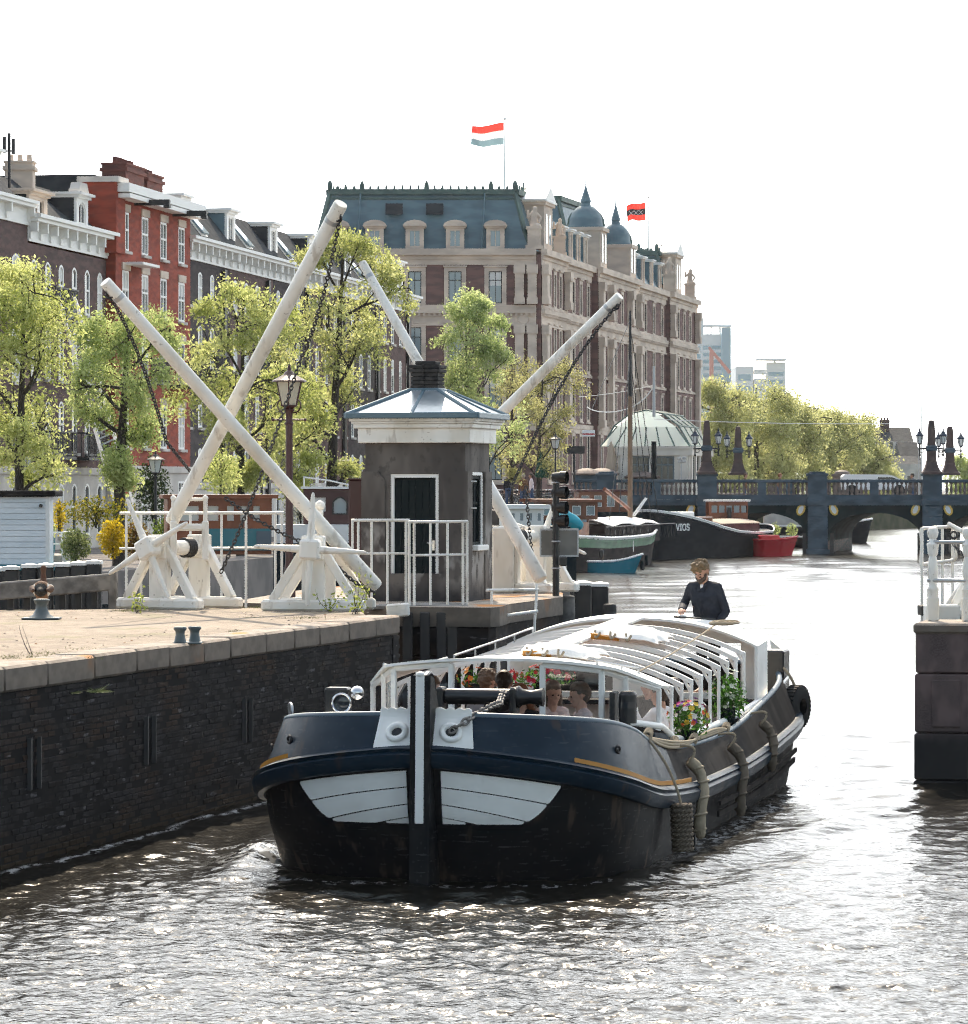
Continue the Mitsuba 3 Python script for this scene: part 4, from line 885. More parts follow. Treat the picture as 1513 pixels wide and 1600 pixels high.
# rails on the port bow, black curved plates behind the starboard bow bulwark
m = MB(); p = side(hullpt(np.array([.27, .275, .30, .335, .36]), 2.0, -.03), -1); p[:, 2] += [0, .13, .16, .12, 0]; m.tube(spline(p, 16), .014, 6); bobj('bow_rail', m, 'galvanised', barge, smooth=True)
for ya, yb, o in ((3.0, 4.55, .25), (3.9, 5.0, .14)):
    yy = np.linspace(ya, yb, 14); zt_ = z_top(yy) + .16 * np.sqrt(np.clip(1 - ((yy - ya) / (yb - ya)) ** 6, 0, 1)); x = np.full(14, 1.80 - o) + .0 * yy
    m = MB().shell(np.stack([np.stack([x, yy, z_top(yy) - .1], -1), np.stack([x - .03, yy, zt_], -1)])[:, ::-1], .03); bobj('side_plate', m, 'navy_paint', barge)
# stern: wheel box, white boards
m = MB(); m.span((1.25, 13.9, 1.05), (1.75, 14.5, 1.72), .02); bobj('stern_locker', m, 'black_paint', barge)
m = MB(); yy = np.linspace(14.2, 15.3, 6); g = np.stack([np.stack([1.74 - .28 * (yy - 14.2), yy, z_top(yy) - .05], -1), np.stack([1.68 - .28 * (yy - 14.2), yy, z_top(yy) + .28], -1)]); m.shell(g[:, ::-1], .03); bobj('stern_board', m, 'boat_white', barge)
m = MB(); g = np.stack([np.stack([np.full(20, HB + .03), yy, z_coam(yy) - .04], -1) for yy in [np.linspace(10.5, 14.2, 20)]] + [np.stack([np.full(20, 1.77), yy, z_top(yy) - .06], -1) for yy in [np.linspace(10.5, 14.2, 20)]]); m.shell(g[:, ::-1], .03); bobj('side_step', m, 'boat_white', barge)
# mooring lines along the starboard rail
def RT(t, h=2.0, o=.03, dz=0.0, s=1): p = side(hullpt(np.array([t]), h, o), s)[0]; p[2] += dz; return p
def tofy(y): ts_ = np.linspace(.3, .95, 800); return float(np.interp(y, level(ts_, 'top')[:, 1], ts_))
m = MB()
for k in range(3): m.tube(spline([RT(tofy(2.5 + .1 * k), 2, .0, .04), RT(tofy(4.2), 2, .05, .01 + .03 * k), RT(tofy(5.6), 2, .03, .06), RT(tofy(8.2), 2, .01, .05)], 24), .017, 6)
for y in (2.6, 4.3, 5.7, 8.2):
    c = RT(tofy(y), 2, 0, .05)
    for k in range(4): m.torus(c + [.0, .03 * k, .01 * k], .042, .014, (1, .2 * k, 0), (0, .3, 1), 12, 5)
bobj('mooring_line', m, 'rope', barge, smooth=True)
m = MB(); m.bar((1.93, 4.85, -.3), (1.96, 4.85, .55), .05, .14, (0, 1, 0)); bobj('bilge_skid', m, 'black_iron', barge)

# ------------------------------------------------------------------ fenders (each hangs on the barge)
def braid(c0, c1, r, rows, name, label, group, m_='dark_rope', strap=True, hang=None, cat='fender'):
    f = thing(name, label, cat, group); c0, c1 = np.asarray(c0, float), np.asarray(c1, float); m = MB(); d = unit(c1 - c0); ex = unit(np.cross(d, (0, 1, .1))); ey = np.cross(d, ex)
    m.tube([c0, c0 + (c1 - c0) * .05, c1 - (c1 - c0) * .05, c1], [r * .6, r * .93, r * .93, r * .6], 14)
    k = 12
    for i in range(rows):
        for j in range(k):
            a = (j + (i % 2) * .5) * 2 * np.pi / k; c = c0 + (c1 - c0) * (i + .5) / rows; q = c + r * .92 * (math.cos(a) * ex + math.sin(a) * ey); tg = -math.sin(a) * ex + math.cos(a) * ey
            L_ = np.linalg.norm(c1 - c0) / rows; m.tube([q - tg * r * .26 - d * L_ * .3, q + (math.cos(a) * ex + math.sin(a) * ey) * r * .12, q + tg * r * .26 + d * L_ * .3], r * .13, 5)
    bobj('braided_body', m, m_, f, smooth=True)
    if hang is not None: bobj('hanging_rope', MB().tube(spline([hang, (np.asarray(hang) + c0) / 2 + [.04, 0, .02], c0], 10), .016, 6), 'rope', f, smooth=True)
    return f
h = RT(tofy(2.55), 2, .03); x0 = 2.16
braid((x0, 2.55, .62), (x0 + .02, 2.55, .12), .105, 10, 'braided_fender', 'fat braided brown rope fender hanging on the bow quarter', 'fenders along the barge side', hang=h)
def sausage(y, z0, z1, name, label, m_, r=.062):
    f = thing(name, label, 'fender', 'fenders along the barge side'); x = 2.08; m = MB(); p = spline([(x - .12, y, z0), (x, y + .05, z0 - .15), (x + .03, y - .03, (z0 + z1) / 2), (x, y + .03, z1)], 26)
    m.tube(p, r * (1 + .10 * np.sin(np.linspace(0, 17, 26))), 10)
    for i in range(3, 25, 5): m.tube(p[i] + (r * 1.06) * np.stack([np.cos(np.arange(10) * .628), np.sin(np.arange(10) * .628), .25 * np.cos(np.arange(10) * .628)], -1), .016, 4, closed=True)
    bobj('bound_rope', m, m_, f, smooth=True)
    bobj('hanging_rope', MB().tube(spline([RT(tofy(y), 2, .02, .03), (x - .06, y, z0 + .12), p[0]], 8), .016, 6), 'rope', f, smooth=True); return f
sausage(4.4, .92, .12, 'rope_fender', 'pale tan bundled rope fender next to the braided fender', 'rope')
sausage(7.5, .88, .10, 'rope_fender', 'dark bundled rope fender hanging at the middle of the hull', 'dark_rope', .06)
sausage(10.2, .98, .42, 'rope_fender', 'short dark rope fender hanging toward the stern', 'dark_rope', .056)
def tyre(y, z, xo, label):
    f = thing('tyre_fender', label, 'tyre', 'fenders along the barge side'); c = np.array([xo, y, z]); m = MB(); g = np.arange(24) * np.pi / 12
    pr = [(.11, -.10), (.20, -.11), (.265, -.08), (.28, 0), (.265, .08), (.20, .11), (.11, .10)]
    ex, ey, ez = unit((.35, 1, 0)), np.array([0, 0, 1.0]), unit((1, -.35, 0))
    q = np.array([[c + r_ * (math.cos(a) * ex + math.sin(a) * ey) + w_ * ez for a in g] for r_, w_ in pr]); m.grid(q, closed=True); bobj('tyre_carcass', m, 'rubber', f, smooth=40)
    m = MB()
    for a in np.arange(30) * np.pi / 15: m.bar(c + .278 * (math.cos(a) * ex + math.sin(a) * ey) - .075 * ez, c + .278 * (math.cos(a) * ex + math.sin(a) * ey) + .075 * ez, .03, .018, math.cos(a) * ex + math.sin(a) * ey)
    bobj('tyre_tread', m, 'rubber', f)
    bobj('hanging_rope', MB().tube(spline([(xo - .35, y + .1, z + .62), (xo - .1, y, z + .42), c + [0, 0, .2]], 10), .02, 6), 'rope', f, smooth=True)
tyre(13.9, .98, 1.92, 'black tyre fender hanging at the starboard stern of the barge')
# ================================================================== the right-hand lock wall
rw = thing('lock_pier', 'dark granite lock pier at the right edge with rough faced blocks', 'pier')
RO = P(1430, 980, 50.3); RO[2] = 0
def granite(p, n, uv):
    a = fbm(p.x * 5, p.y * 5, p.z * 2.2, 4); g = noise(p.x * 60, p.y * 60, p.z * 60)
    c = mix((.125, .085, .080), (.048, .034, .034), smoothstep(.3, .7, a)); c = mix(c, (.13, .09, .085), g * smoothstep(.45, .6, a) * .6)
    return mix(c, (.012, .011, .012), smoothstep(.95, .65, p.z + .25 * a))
mat('granite', mikit.proc(granite), .8, bump=mikit.proc(lambda p, n, uv: fbm(p.x * 22, p.y * 22, p.z * 22, 3), .008), bscale=.012)
z = QZ
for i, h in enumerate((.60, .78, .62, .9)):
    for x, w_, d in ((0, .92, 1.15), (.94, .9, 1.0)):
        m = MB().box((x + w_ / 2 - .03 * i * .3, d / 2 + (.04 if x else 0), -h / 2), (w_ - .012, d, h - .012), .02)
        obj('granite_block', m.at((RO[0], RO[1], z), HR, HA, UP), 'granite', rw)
    z -= h
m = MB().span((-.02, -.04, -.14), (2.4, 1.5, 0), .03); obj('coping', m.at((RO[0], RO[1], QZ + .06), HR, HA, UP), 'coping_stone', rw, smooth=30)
m = MB().span((.22, -.03, -1.30), (.60, .03, -.68), .012); obj('raised_panel', m.at((RO[0], RO[1], QZ), HR, HA, UP), 'granite', rw)
obj('wall_core', MB().span((.05, .9, -2.9), (5.0, 9.0, -.05)).at((RO[0], RO[1], QZ), HR, HA, UP), 'wet_brick', rw)
rr = thing('turned_railing', 'white turned bollard posts joined by grey bars at the right pier edge', 'railing')
zq = QZ + .06
prof = [(.075, 0), (.075, .40), (.085, .42), (.06, .46), (.05, .50), (.058, .56), (.075, .64), (.06, .80), (.05, .86), (.07, .90), (.075, .98), (.085, 1.02), (.055, 1.06), (.045, 1.09), (.07, 1.13), (.078, 1.18), (.06, 1.235), (.0, 1.255)]
for u, Y in ((1458, 51.1), (1513, 50.9)):
    q = P(u, 900, Y); q[2] = zq; obj('turned_post', MB().lathe(prof, q, 18), 'white_paint', rr, smooth=35)
    obj('post_foot', MB().box(q + [0, 0, .16], (.155, .155, .32), .015), 'white_paint', rr)
for dz in (.56 - .02, 1.05): obj('bar', MB().cyl(P(1450, 0, 51.1) * [1, 1, 0] + [0, 0, zq + dz], P(1560, 0, 50.7) * [1, 1, 0] + [0, 0, zq + dz], .026, n=10), 'galvanised', rr, smooth=40)
fr = thing('railing', 'white tube railing panel on the right pier with rounded corners', 'railing', 'white tube railings')
Y = 55.5
a, b, c_, d_ = P(1439, 826, Y), P(1494, 822, Y - .6), P(1494, 875, Y - .6), P(1439, 882, Y)
def rounded_loop(cs, r, k=5):
    out = []
    for i in range(len(cs)):
        p0, p1, p2 = cs[i - 1], cs[i], cs[(i + 1) % len(cs)]; e0, e1 = p1 + unit(p0 - p1) * r, p1 + unit(p2 - p1) * r
        for t in np.linspace(0, 1, k): out.append(e0 * (1 - t) ** 2 + p1 * 2 * t * (1 - t) + e1 * t * t)
    return np.array(out)
obj('frame', MB().tube(rounded_loop([a, b, c_, d_], .06), .026, 8, closed=True), 'white_paint', fr, smooth=40)
for u in (1441, 1457, 1473, 1489):
    q = P(u, 824, Y - .3); obj('post', MB().cyl((q[0], q[1], QZ - .1), (q[0], q[1], q[2]), .022, n=8), 'white_paint', fr, smooth=40)
dk_ = thing('plank_deck', 'dark plank deck and white sill behind the turned posts', 'deck')
q = P(1440, 950, 54.3); m = MB().span((q[0], q[1], QZ + .02), (q[0] + 1.2, q[1] + .5, QZ + .16), .01); obj('plank', m, 'dark_timber', dk_)
m = MB().span((q[0] - .10, q[1] - 1.6, QZ - .02), (q[0] + .35, q[1] - 1.1, QZ + .22), .02); obj('white_sill', m, 'white_paint', dk_)
pole('white bar at the right edge rising out of the picture', P(1700, 640, 53.5), P(1478, 962, 54.0), .10, .10)
pole('short white bar end above the right railing', P(1482, 818, 54.6), P(1640, 905, 53.6), .03, .06)
w4, _ = windlass('white windlass foot partly cut off at the right edge', P(1552, 965, 53.0) * [1, 1, 0] + [0, 0, QZ], (.6, .8), .4, 1.0, False)
obj('chain', chain(MB(), sag(P(1490, 850, 54.2), P(1530, 880, 53.5), .05), .07, .010), 'black_iron', rr)
# ================================================================== buildings
mat('brick_purple', mottled((.125, .072, .066), (.075, .047, .045), 2.2, 6), .85)
mat('brick_dark', mottled((.060, .046, .047), (.036, .030, .032), 2.2, 6), .85)
mat('brick_red', mottled((.34, .062, .034), (.22, .045, .028), 2.0, 6), .85)
mat('brick_chimney', mottled((.16, .055, .042), (.10, .04, .035), 2.2, 6), .85)
mat('brick_hotel', mottled((.20, .112, .098), (.135, .080, .074), 1.2, 4), .85)
mat('sandstone', mottled((.66, .545, .445), (.49, .405, .335), .8, 1.6), .8)
mat('stucco_white', mottled((.62, .58, .53), (.46, .43, .40), 1.2, 1.0), .8)
mat('slate', mottled((.030, .034, .040), (.05, .055, .06), 3, 3), .85, spec=.12)
mat('roof_blue', mottled((.12, .19, .22), (.09, .145, .175), .9, 2.5), .5)
mat('copper_green', mottled((.085, .14, .125), (.06, .10, .095), 1.5, 1.5), .6)
mat('gold_letter', (.65, .42, .08), .35, metal=.3)
for n_, c_ in (('flag_red', (.78, .07, .055)), ('flag_white', (.88, .88, .88)), ('flag_slate', (.20, .30, .34)), ('flag_black', (.03, .03, .035))): scene[n_] = {'type': 'principledthin', 'base_color': rgb(c_), 'roughness': .8, 'diff_trans': 1.0}; taken.add(n_)
mat('white_gloss', (.82, .82, .82), .4); mat('pale_pane', (.42, .44, .42), .08, spec=.8)

class Face:
    """a wall plane: o at its foot, s along, n outward"""
    def __init__(f, o, s, n): f.o = np.asarray(o, float); f.s = np.r_[unit(s), 0]; f.n = np.r_[unit(n), 0]
    def poly(f, m, pg, n0, n1): return m.poly(pg, n1 - n0, f.o, f.s, UP, f.n, n0)
    def box(f, m, s0, s1, n0, n1, z0, z1):
        return m.merge(MB().span((s0, n0, z0), (s1, n1, z1)).at(f.o, f.s, f.n, UP))
    def pt(f, s, n, z): return f.o + f.s * s + f.n * n + UP * z
def winpoly(s0, s1, z0, z1, arch=0):
    if arch <= 0: return sbox(s0, z0, s1, z1)
    c = (s0 + s1) / 2; x = np.linspace(s1, s0, 9); return Polygon([(s0, z0), (s1, z0)] + [(a, z1 - arch + arch * (1 - ((a - c) / ((s1 - s0) / 2)) ** 2)) for a in x])
def window(parent, f, s0, s1, z0, z1, arch=0, fr='white_trim', pane='dark_pane', depth=-.07, w=.085, mull=1, trans=.62, blind=0.0, sill='stucco_white', name='window', sillw=.12):
    k = key_for(name, parent); pg = winpoly(s0, s1, z0, z1, arch); inner = pg.buffer(-w, join_style=2); bars = []
    for i in range(mull): c = s0 + (s1 - s0) * (i + 1) / (mull + 1); bars.append(sbox(c - w * .35, z0, c + w * .35, z1))
    if trans: zz = z0 + (z1 - z0) * trans; bars.append(sbox(s0, zz - w * .45, s1, zz + w * .45))
    frame = pg.difference(inner).union(unary_union(bars).intersection(pg)) if bars else pg.difference(inner)
    m = MB(); f.poly(m, frame, depth, depth + .07); scene[k] = mikit.ply(m.mesh(), fr)
    m = MB(); f.poly(m, inner, depth + .01, depth + .02); obj('pane', m, pane, k)
    if blind:
        zb = z1 - (z1 - z0) * blind; m = MB(); f.poly(m, inner.intersection(sbox(s0, zb, s1, z1)), depth + .022, depth + .03); obj('blind', m, 'curtain_white', k)
    if sill: m = MB(); f.box(m, s0 - .06, s1 + .06, depth, sillw, z0 - .10, z0); obj('sill', m, sill, k)
    return pg
def wall(parent, f, L, z0, z1, wins, m_, thick=.4, name='wall'):
    pg = sbox(0, z0, L, z1)
    if wins: pg = pg.difference(unary_union(wins))
    m = MB(); f.poly(m, pg, -thick, 0.0); return obj(name, m, m_, parent)
def bracket_cornice(parent, f, L, z0, z1, out, step, m_='white_trim', s_0=0.0):
    m = MB(); h = z1 - z0
    f.box(m, s_0, L, 0, .07, z0, z0 + h * .12); f.box(m, s_0, L, 0.0, .05, z0 + h * .12, z1 - h * .28); f.box(m, s_0 - .05, L + .05, 0, out * .8, z1 - h * .28, z1 - h * .14); f.box(m, s_0 - .08, L + .08, -.1, out, z1 - h * .14, z1)
    k = obj('cornice', m, m_, parent); n = max(2, int(round((L - s_0) / step)))
    for i in range(n + 1):
        s = s_0 + .10 + (L - s_0 - .20) * i / n; m = MB(); f.poly(m, sbox(s - .08, z0 + h * .1, s + .08, z1 - h * .28), .05, .12); f.poly(m, Polygon([(s - .07, z0 + h * .35), (s + .07, z0 + h * .35), (s + .07, z1 - h * .28), (s - .07, z1 - h * .28)]), .12, out * .7); obj('bracket', m, m_, k)
def mansard(parent, f, s0, s1, z0, z1, depth, slope, m_='slate'):
    """front slope only leaning back from the cornice, plus a flat top and ends"""
    m = MB(); pr = Polygon([(0, z0), (-slope, z1), (-depth, z1), (-depth, z0)])
    m.poly(pr, s1 - s0, f.o + f.s * s0, f.n, UP, f.s); return obj('roof', m, m_, parent)
def dormer(parent, f, s, w, z0, z1, n0, n1, roof='white_trim', face='white_trim', cheek='slate', arch=0, mull=1, pane='dark_pane', blind=.0):
    k = key_for('dormer', parent); m = MB(); op = winpoly(s - w * .30, s + w * .30, z0 + .12, z1 - .22, arch)
    f.poly(m, sbox(s - w / 2, z0, s + w / 2, z1).difference(op), n1 - .10, n1); scene[k] = mikit.ply(m.mesh(), face)
    m = MB(); f.box(m, s - w / 2 + .02, s - w / 2 + .10, n0, n1 - .1, z0, z1); obj('cheek', m, cheek, k); m = MB(); f.box(m, s + w / 2 - .10, s + w / 2 - .02, n0, n1 - .1, z0, z1); obj('cheek', m, cheek, k)
    m = MB(); f.box(m, s - w / 2 - .16, s + w / 2 + .16, n0, n1 + .22, z1, z1 + .09); f.box(m, s - w / 2 - .08, s + w / 2 + .08, n0, n1 + .10, z1 - .10, z1); obj('dormer_roof', m, roof, k)
    m = MB(); fr = op.difference(op.buffer(-.05, join_style=2)).union(sbox(s - .025, z0 + .12, s + .025, z1 - .22).intersection(op)) if mull else op.difference(op.buffer(-.05)); f.poly(m, fr, n1 - .09, n1 - .04); obj('sash', m, face, k)
    m = MB(); f.poly(m, op, n1 - .085, n1 - .075); obj('pane', m, pane, k); return k
def chimney(parent, c, sx, sy, z0, z1, pots=3, m_='brick_purple', d=(1, 0)):
    ex = np.r_[unit(d), 0]; ey = np.array([-ex[1], ex[0], 0]); m = MB(); m.span((-sx / 2, -sy / 2, z0), (sx / 2, sy / 2, z1)); m.span((-sx / 2 - .08, -sy / 2 - .08, z1 - .25), (sx / 2 + .08, sy / 2 + .08, z1 - .12)); m.span((-sx / 2 - .05, -sy / 2 - .05, z1), (sx / 2 + .05, sy / 2 + .05, z1 + .07))
    o = np.array([c[0], c[1], 0]); k = obj('chimney', m.at(o, ex, ey, UP), m_, parent)
    for i in range(pots): x = -sx / 2 + sx * (i + .5) / pots; obj('chimney_pot', MB().lathe([(.10, z1 + .07), (.08, z1 + .28), (.10, z1 + .30), (.0, z1 + .30)], (x, 0, 0), 8).at(o, ex, ey, UP), 'stucco_white' if pots < 3 else m_, k)
    return k
def railing_panel(parent, f, s0, s1, n, z0, z1, name='balcony', step=.16):
    k = key_for(name, parent); m = MB(); f.box(m, s0, s1, 0, n, z0 - .10, z0); scene[k] = mikit.ply(m.mesh(), 'black_iron')
    m = MB(); f.box(m, s0, s1, n - .05, n, z1 - .05, z1); f.box(m, s0, s0 + .05, 0, n, z1 - .05, z1); f.box(m, s1 - .05, s1, 0, n, z1 - .05, z1); f.box(m, s0, s1, n - .04, n, z0 + .06, z0 + .1)
    q = s0
    while q <= s1: f.box(m, q - .015, q + .015, n - .04, n - .01, z0, z1); q += step
    q = .15
    while q < n: f.box(m, s0, s0 + .03, q - .015, q + .015, z0, z1); q += step
    obj('railing', m, 'black_iron', k)

HS = unit([.165, 1.0]); HN = np.array([HS[1], -HS[0]])              # along the terrace, out to the river
def hline(Y): return np.array([-11.54 + .165 * (Y - 148.0), Y])
GZ = 1.75
def house(name, label, Y0, Y1, rows, nwin, ww, ztop, m_, arch=0.0, cw=None, prj=0.0, sash=None, blindp=.5, ground='stucco_white', sd=0, zc=None, trim=None, group='terrace houses on the left bank'):
    r = np.random.default_rng(sd); t = thing(name, label, 'house', group); p0, p1 = hline(Y0), hline(Y1); L = np.linalg.norm(p1 - p0) - .02; f = Face([*(p0 + HN * prj), 0], HS, HN); wins, gw = [], []
    for ri, (z0, z1) in enumerate(rows):
        for i in range(nwin):
            c = L * (i + .5) / nwin; b = r.choice([0, .35, .5, .95]) if r.random() < blindp else 0
            last = ri == len(rows) - 1
            pg = window(t, f, c - ww / 2, c + ww / 2, z0, z1, arch if not last else arch, pane='dark_pane', mull=0 if ww < .8 else 1, trans=.55, blind=b); (gw if last else wins).append(pg)
            if trim and not last: m = MB(); f.box(m, c - ww / 2 - .1, c + ww / 2 + .1, 0, .05, z1 + .01, z1 + .28); obj('lintel', m, trim, t)
    zg = rows[-1][1] + .45
    wall(t, f, L, zg, ztop, wins, m_); wall(t, f, L, GZ - .4, zg - .002, gw, ground, .42, 'ground_storey')
    m = MB(); f.box(m, 0, L, 0.0, .10, zg - .14, zg + .10); obj('string_course', m, 'stucco_white', t)
    m = MB(); f.box(m, .01, L - .01, -8, -.41, GZ - .4, ztop - .05); obj('house_body', m, m_, t)
    return t, f, L
rowsB = [(9.85, 11.45), (7.5, 9.2), (5.05, 6.8), (2.2, 4.0)]
tA, fA, LA_ = house('town_house', 'purple brick house with broad plain white cornice at the far left edge', 113.5, 126.6, [(9.6, 11.5), (7.3, 9.1), (4.9, 6.6), (2.2, 4.0)], 5, .95, 13.1, 'brick_purple', .16, sd=1, prj=.02)
bracket_cornice(tA, fA, LA_, 12.5, 13.3, .40, 2.6); mansard(tA, fA, 0, LA_, 13.1, 14.3, 6, 1.2, 'slate')
dormer(tA, fA, LA_ - 3.4, 1.7, 13.35, 14.7, -2.2, -.25, cheek='roof_blue'); pass
m = MB(); q = np.array([-15.95, 129.0, 12.87]); m.cyl(q, q + UP * 2.9, .05, n=6); m.box(q + [-.16, 0, 2.5], (.10, .2, .55)); m.box(q + [.14, 0, 2.45], (.10, .2, .5)); m.bar(q + [-.16, 0, 2.3], q + [.16, 0, 2.3], .05, .05); obj('roof_antenna', m, 'black_iron', tA)
tB, fB, LB_ = house('town_house', 'purple brick house with heavy white bracketed cornice and white dormers', 126.6, 136.5, rowsB, 6, .66, 11.95, 'brick_purple', .18, sd=2, blindp=.35)
bracket_cornice(tB, fB, LB_, 12.0, 12.9, .5, 1.2); mansard(tB, fB, 0, LB_, 12.8, 14.42, 9, 1.9)
dormer(tB, fB, 2.4, 2.2, 12.95, 13.75, -2.2, -.3, mull=1, face='sandstone', roof='sandstone', blind=.5); dormer(tB, fB, 7.6, 1.5, 12.95, 14.05, -2.2, -.2, arch=.2)
m = MB(); f = fB; f.box(m, 6.9, 8.3, -.5, -.16, 14.1, 14.25); f.poly(m, Polygon([(6.95, 14.2), (8.25, 14.2), (8.0, 14.5), (7.2, 14.5)]), -.5, -.14); obj('dormer_pediment', m, 'stucco_white', tB)
chimney(tB, (-15.95, 132.0), .95, .8, 13.5, 15.0, 3, 'sandstone'); chimney(tB, (hline(131)[0] - 5, 131.5), 2.2, .8, 13, 14.4, 5, 'brick_purple', HS); m = MB(); f.box(m, .5, LB_ - .3, -6.2, -5.6, 14.42, 14.5); obj('roof_edge', m, 'slate', tB)
for s0, z0 in ((.9, 9.7), (.6, 4.9), (5.0, 4.9)): railing_panel(tB, fB, s0, s0 + 2.8, .75, z0, z0 + .85)
rowsC = [(12.35, 13.75), (10.15, 11.65), (7.8, 9.35), (5.3, 6.9), (2.2, 4.1)]
tC, fC, LC_ = house('town_house', 'bright red brick house with overhanging white eaves and brick chimney block', 136.5, 147.5, rowsC, 4, .95, 14.4, 'brick_red', 0, prj=.35, sd=3, blindp=.55, trim='sandstone')
m = MB(); fC.box(m, -.2, LC_ + .3, -.3, .55, 14.36, 14.68); fC.box(m, -.1, LC_ + .1, -.2, .55, 14.16, 14.32); obj('eaves', m, 'white_trim', tC)
for s0 in (2.6, 8.3): m = MB(); fC.box(m, s0, s0 + .2, .0, 1.3, 14.08, 14.28); fC.poly(m, Polygon([(s0 - .05, 13.98), (s0 + .25, 13.98), (s0 + .25, 14.1), (s0 - .05, 14.1)]), 1.1, 1.32); obj('hoist_beam', m, 'black_iron', tC)
m = MB(); fC.box(m, -.35, .9, -1.2, .12, 12.2, 14.7); obj('gable_pier', m, 'brick_red', tC); m = MB(); fC.box(m, -.45, 1.0, -1.3, .22, 14.7, 14.9); obj('pier_cap', m, 'stucco_white', tC)
mansard(tC, fC, 0, LC_, 14.4, 15.0, 7, .8); q = fC.pt(6.0, -1.3, 0); chimney(tC, q, 2.7, .9, 14.3, 15.75, 8, 'brick_chimney', HS); q = fC.pt(9.0, -1.3, 0); chimney(tC, q, 2.4, .9, 14.3, 15.65, 6, 'brick_chimney', HS)
for s0 in (2.0, 7.6): railing_panel(tC, fC, s0, s0 + 2.6, .85, 7.7, 8.55)
m = MB(); fC.box(m, 1.2, 3.6, .05, .7, 11.85, 11.95); obj('awning', m, 'white_trim', tC)
rowsD = [(10.95, 12.3), (8.55, 10.2), (6.2, 7.8), (3.95, 5.4), (2.0, 3.5)]
ysD = [147.5, 155.5, 163.5, 171.5, 179.5, 187.5, 195.5]
lblD = ['dark purple brick house with white dormer, next to the red house', 'dark brick house with skylight, second right of the red house', 'dark brick house under the white cornice, third right of the red house', 'dark brick house half hidden by the tall lime tree', 'dark brick house seen through the tall lime tree', 'last dark brick house of the terrace before the hotel, with white dormers']
for i in range(6):
    t, f, L = house('town_house', lblD[i], ysD[i], ysD[i + 1], rowsD, 4, .68, 12.9, 'brick_dark' if i % 2 == 0 else 'brick_purple', .12, sd=10 + i, blindp=.6)
    bracket_cornice(t, f, L, 12.7, 13.55, .6, 1.1); mansard(t, f, 0, L, 13.4, 15.3, 7, 1.5)
    dormer(t, f, 2.4, 1.5, 13.5, 15.2, -2.6, -.5, cheek='slate' if i != 1 else 'roof_blue')
    m = MB(); a_, b_ = f.pt(5.2, -.35, 13.85), f.pt(5.2, -1.2, 14.95); m.bar(a_, b_, 1.1, .06, tuple(f.n)); sk = obj('skylight', m, 'white_trim', t); a_, b_ = f.pt(5.2, -.30, 13.95), f.pt(5.2, -1.12, 14.90); m = MB().bar(a_ + f.n * .02, b_ + f.n * .02, .9, .08, tuple(f.n)); obj('pane', m, 'sky_pane', sk)
    m = MB(); f.box(m, 6.6, 7.0, .05, .16, 3, 12.6); obj('drain_pipe', m, 'black_iron', t)
    if i in (0, 2, 4): q = f.pt(3.4 if i == 0 else 6.6, -4.4, 0); chimney(t, q, 1.7, .9, 14.5, 15.6, 2 if i == 0 else 3, 'brick_purple', HS)
    if i in (0, 1): railing_panel(t, f, 3.0, 5.6, .6, 8.45, 9.1)
    if i == 5:
        for s in (6.6,): dormer(t, f, s, 1.5, 13.5, 15.2, -2.6, -.3)

# ------------------------------------------------------------------ the hotel
hotel = thing('hotel', 'grand brick and stone hotel with blue mansard roof, domes and flags by the bridge', 'hotel')
HY = 240.0; HX = 3.26
fF = Face([HX - 16.5, HY, 0], (1, 0), (0, -1)); LF = 16.5
DS = unit([.2, 1.0]); DN = np.array([DS[1], -DS[0]])
fR = Face([HX, HY, 0], DS, DN)
rowsH = [(15.35, 17.35), (11.65, 13.85), (8.4, 10.6), (4.3, 7.2)]
def sfrom(Y): return (Y - HY) / DS[1]
def stonewin(f, c, z0, z1, w=.82, sw=.28, mull=1):
    pg = window(hotel, f, c - w / 2, c + w / 2, z0, z1, fr='black_paint', pane='sky_pane', depth=-.08, w=.055, mull=mull, trans=.72, sill=None, blind=float(rng.choice([0, 0, 0, .3, .45]))); k = sorted(x for x in scene if x.startswith('hotel__window') and x.count('__') == 1)[-1]
    m = MB(); f.poly(m, sbox(c - w / 2 - sw, z0 - .2, c + w / 2 + sw, z1 + .26).difference(pg), .0, .07); f.box(m, c - w / 2 - sw - .06, c + w / 2 + sw + .06, 0, .16, z1 + .26, z1 + .36); f.box(m, c - w / 2 - sw - .05, c + w / 2 + sw + .05, 0, .14, z0 - .3, z0 - .2); obj('surround', m, 'sandstone', hotel); return pg
def strings(f, L, s0=0, n=0.0):
    m = MB()
    for z0, z1, o in ((18.1, 18.35, .15), (18.35, 18.75, .38), (17.75, 18.1, .06), (15.0, 15.25, .10), (14.72, 15.0, .26), (14.0, 14.72, .05), (13.95, 14.08, .12), (11.2, 11.38, .08), (7.7, 8.0, .16), (7.4, 7.7, .08)): f.box(m, s0, L, n, n + o, z0, z1)
    obj('string_course', m, 'sandstone', hotel)
    m = MB(); s = s0 + .15
    while s < L - .1: f.box(m, s, s + .14, n, n + .22, 14.55, 14.72); s += .32
    obj('dentils', m, 'sandstone', hotel, kind='stuff')
wins = [stonewin(fF, LF - x, z0, z1) for x in (2.55, 5.07, 7.59, 10.1, 12.6, 15.2) for z0, z1 in rowsH]
wall(hotel, fF, LF, 2.5, 18.4, wins, 'brick_hotel', .5); strings(fF, LF)
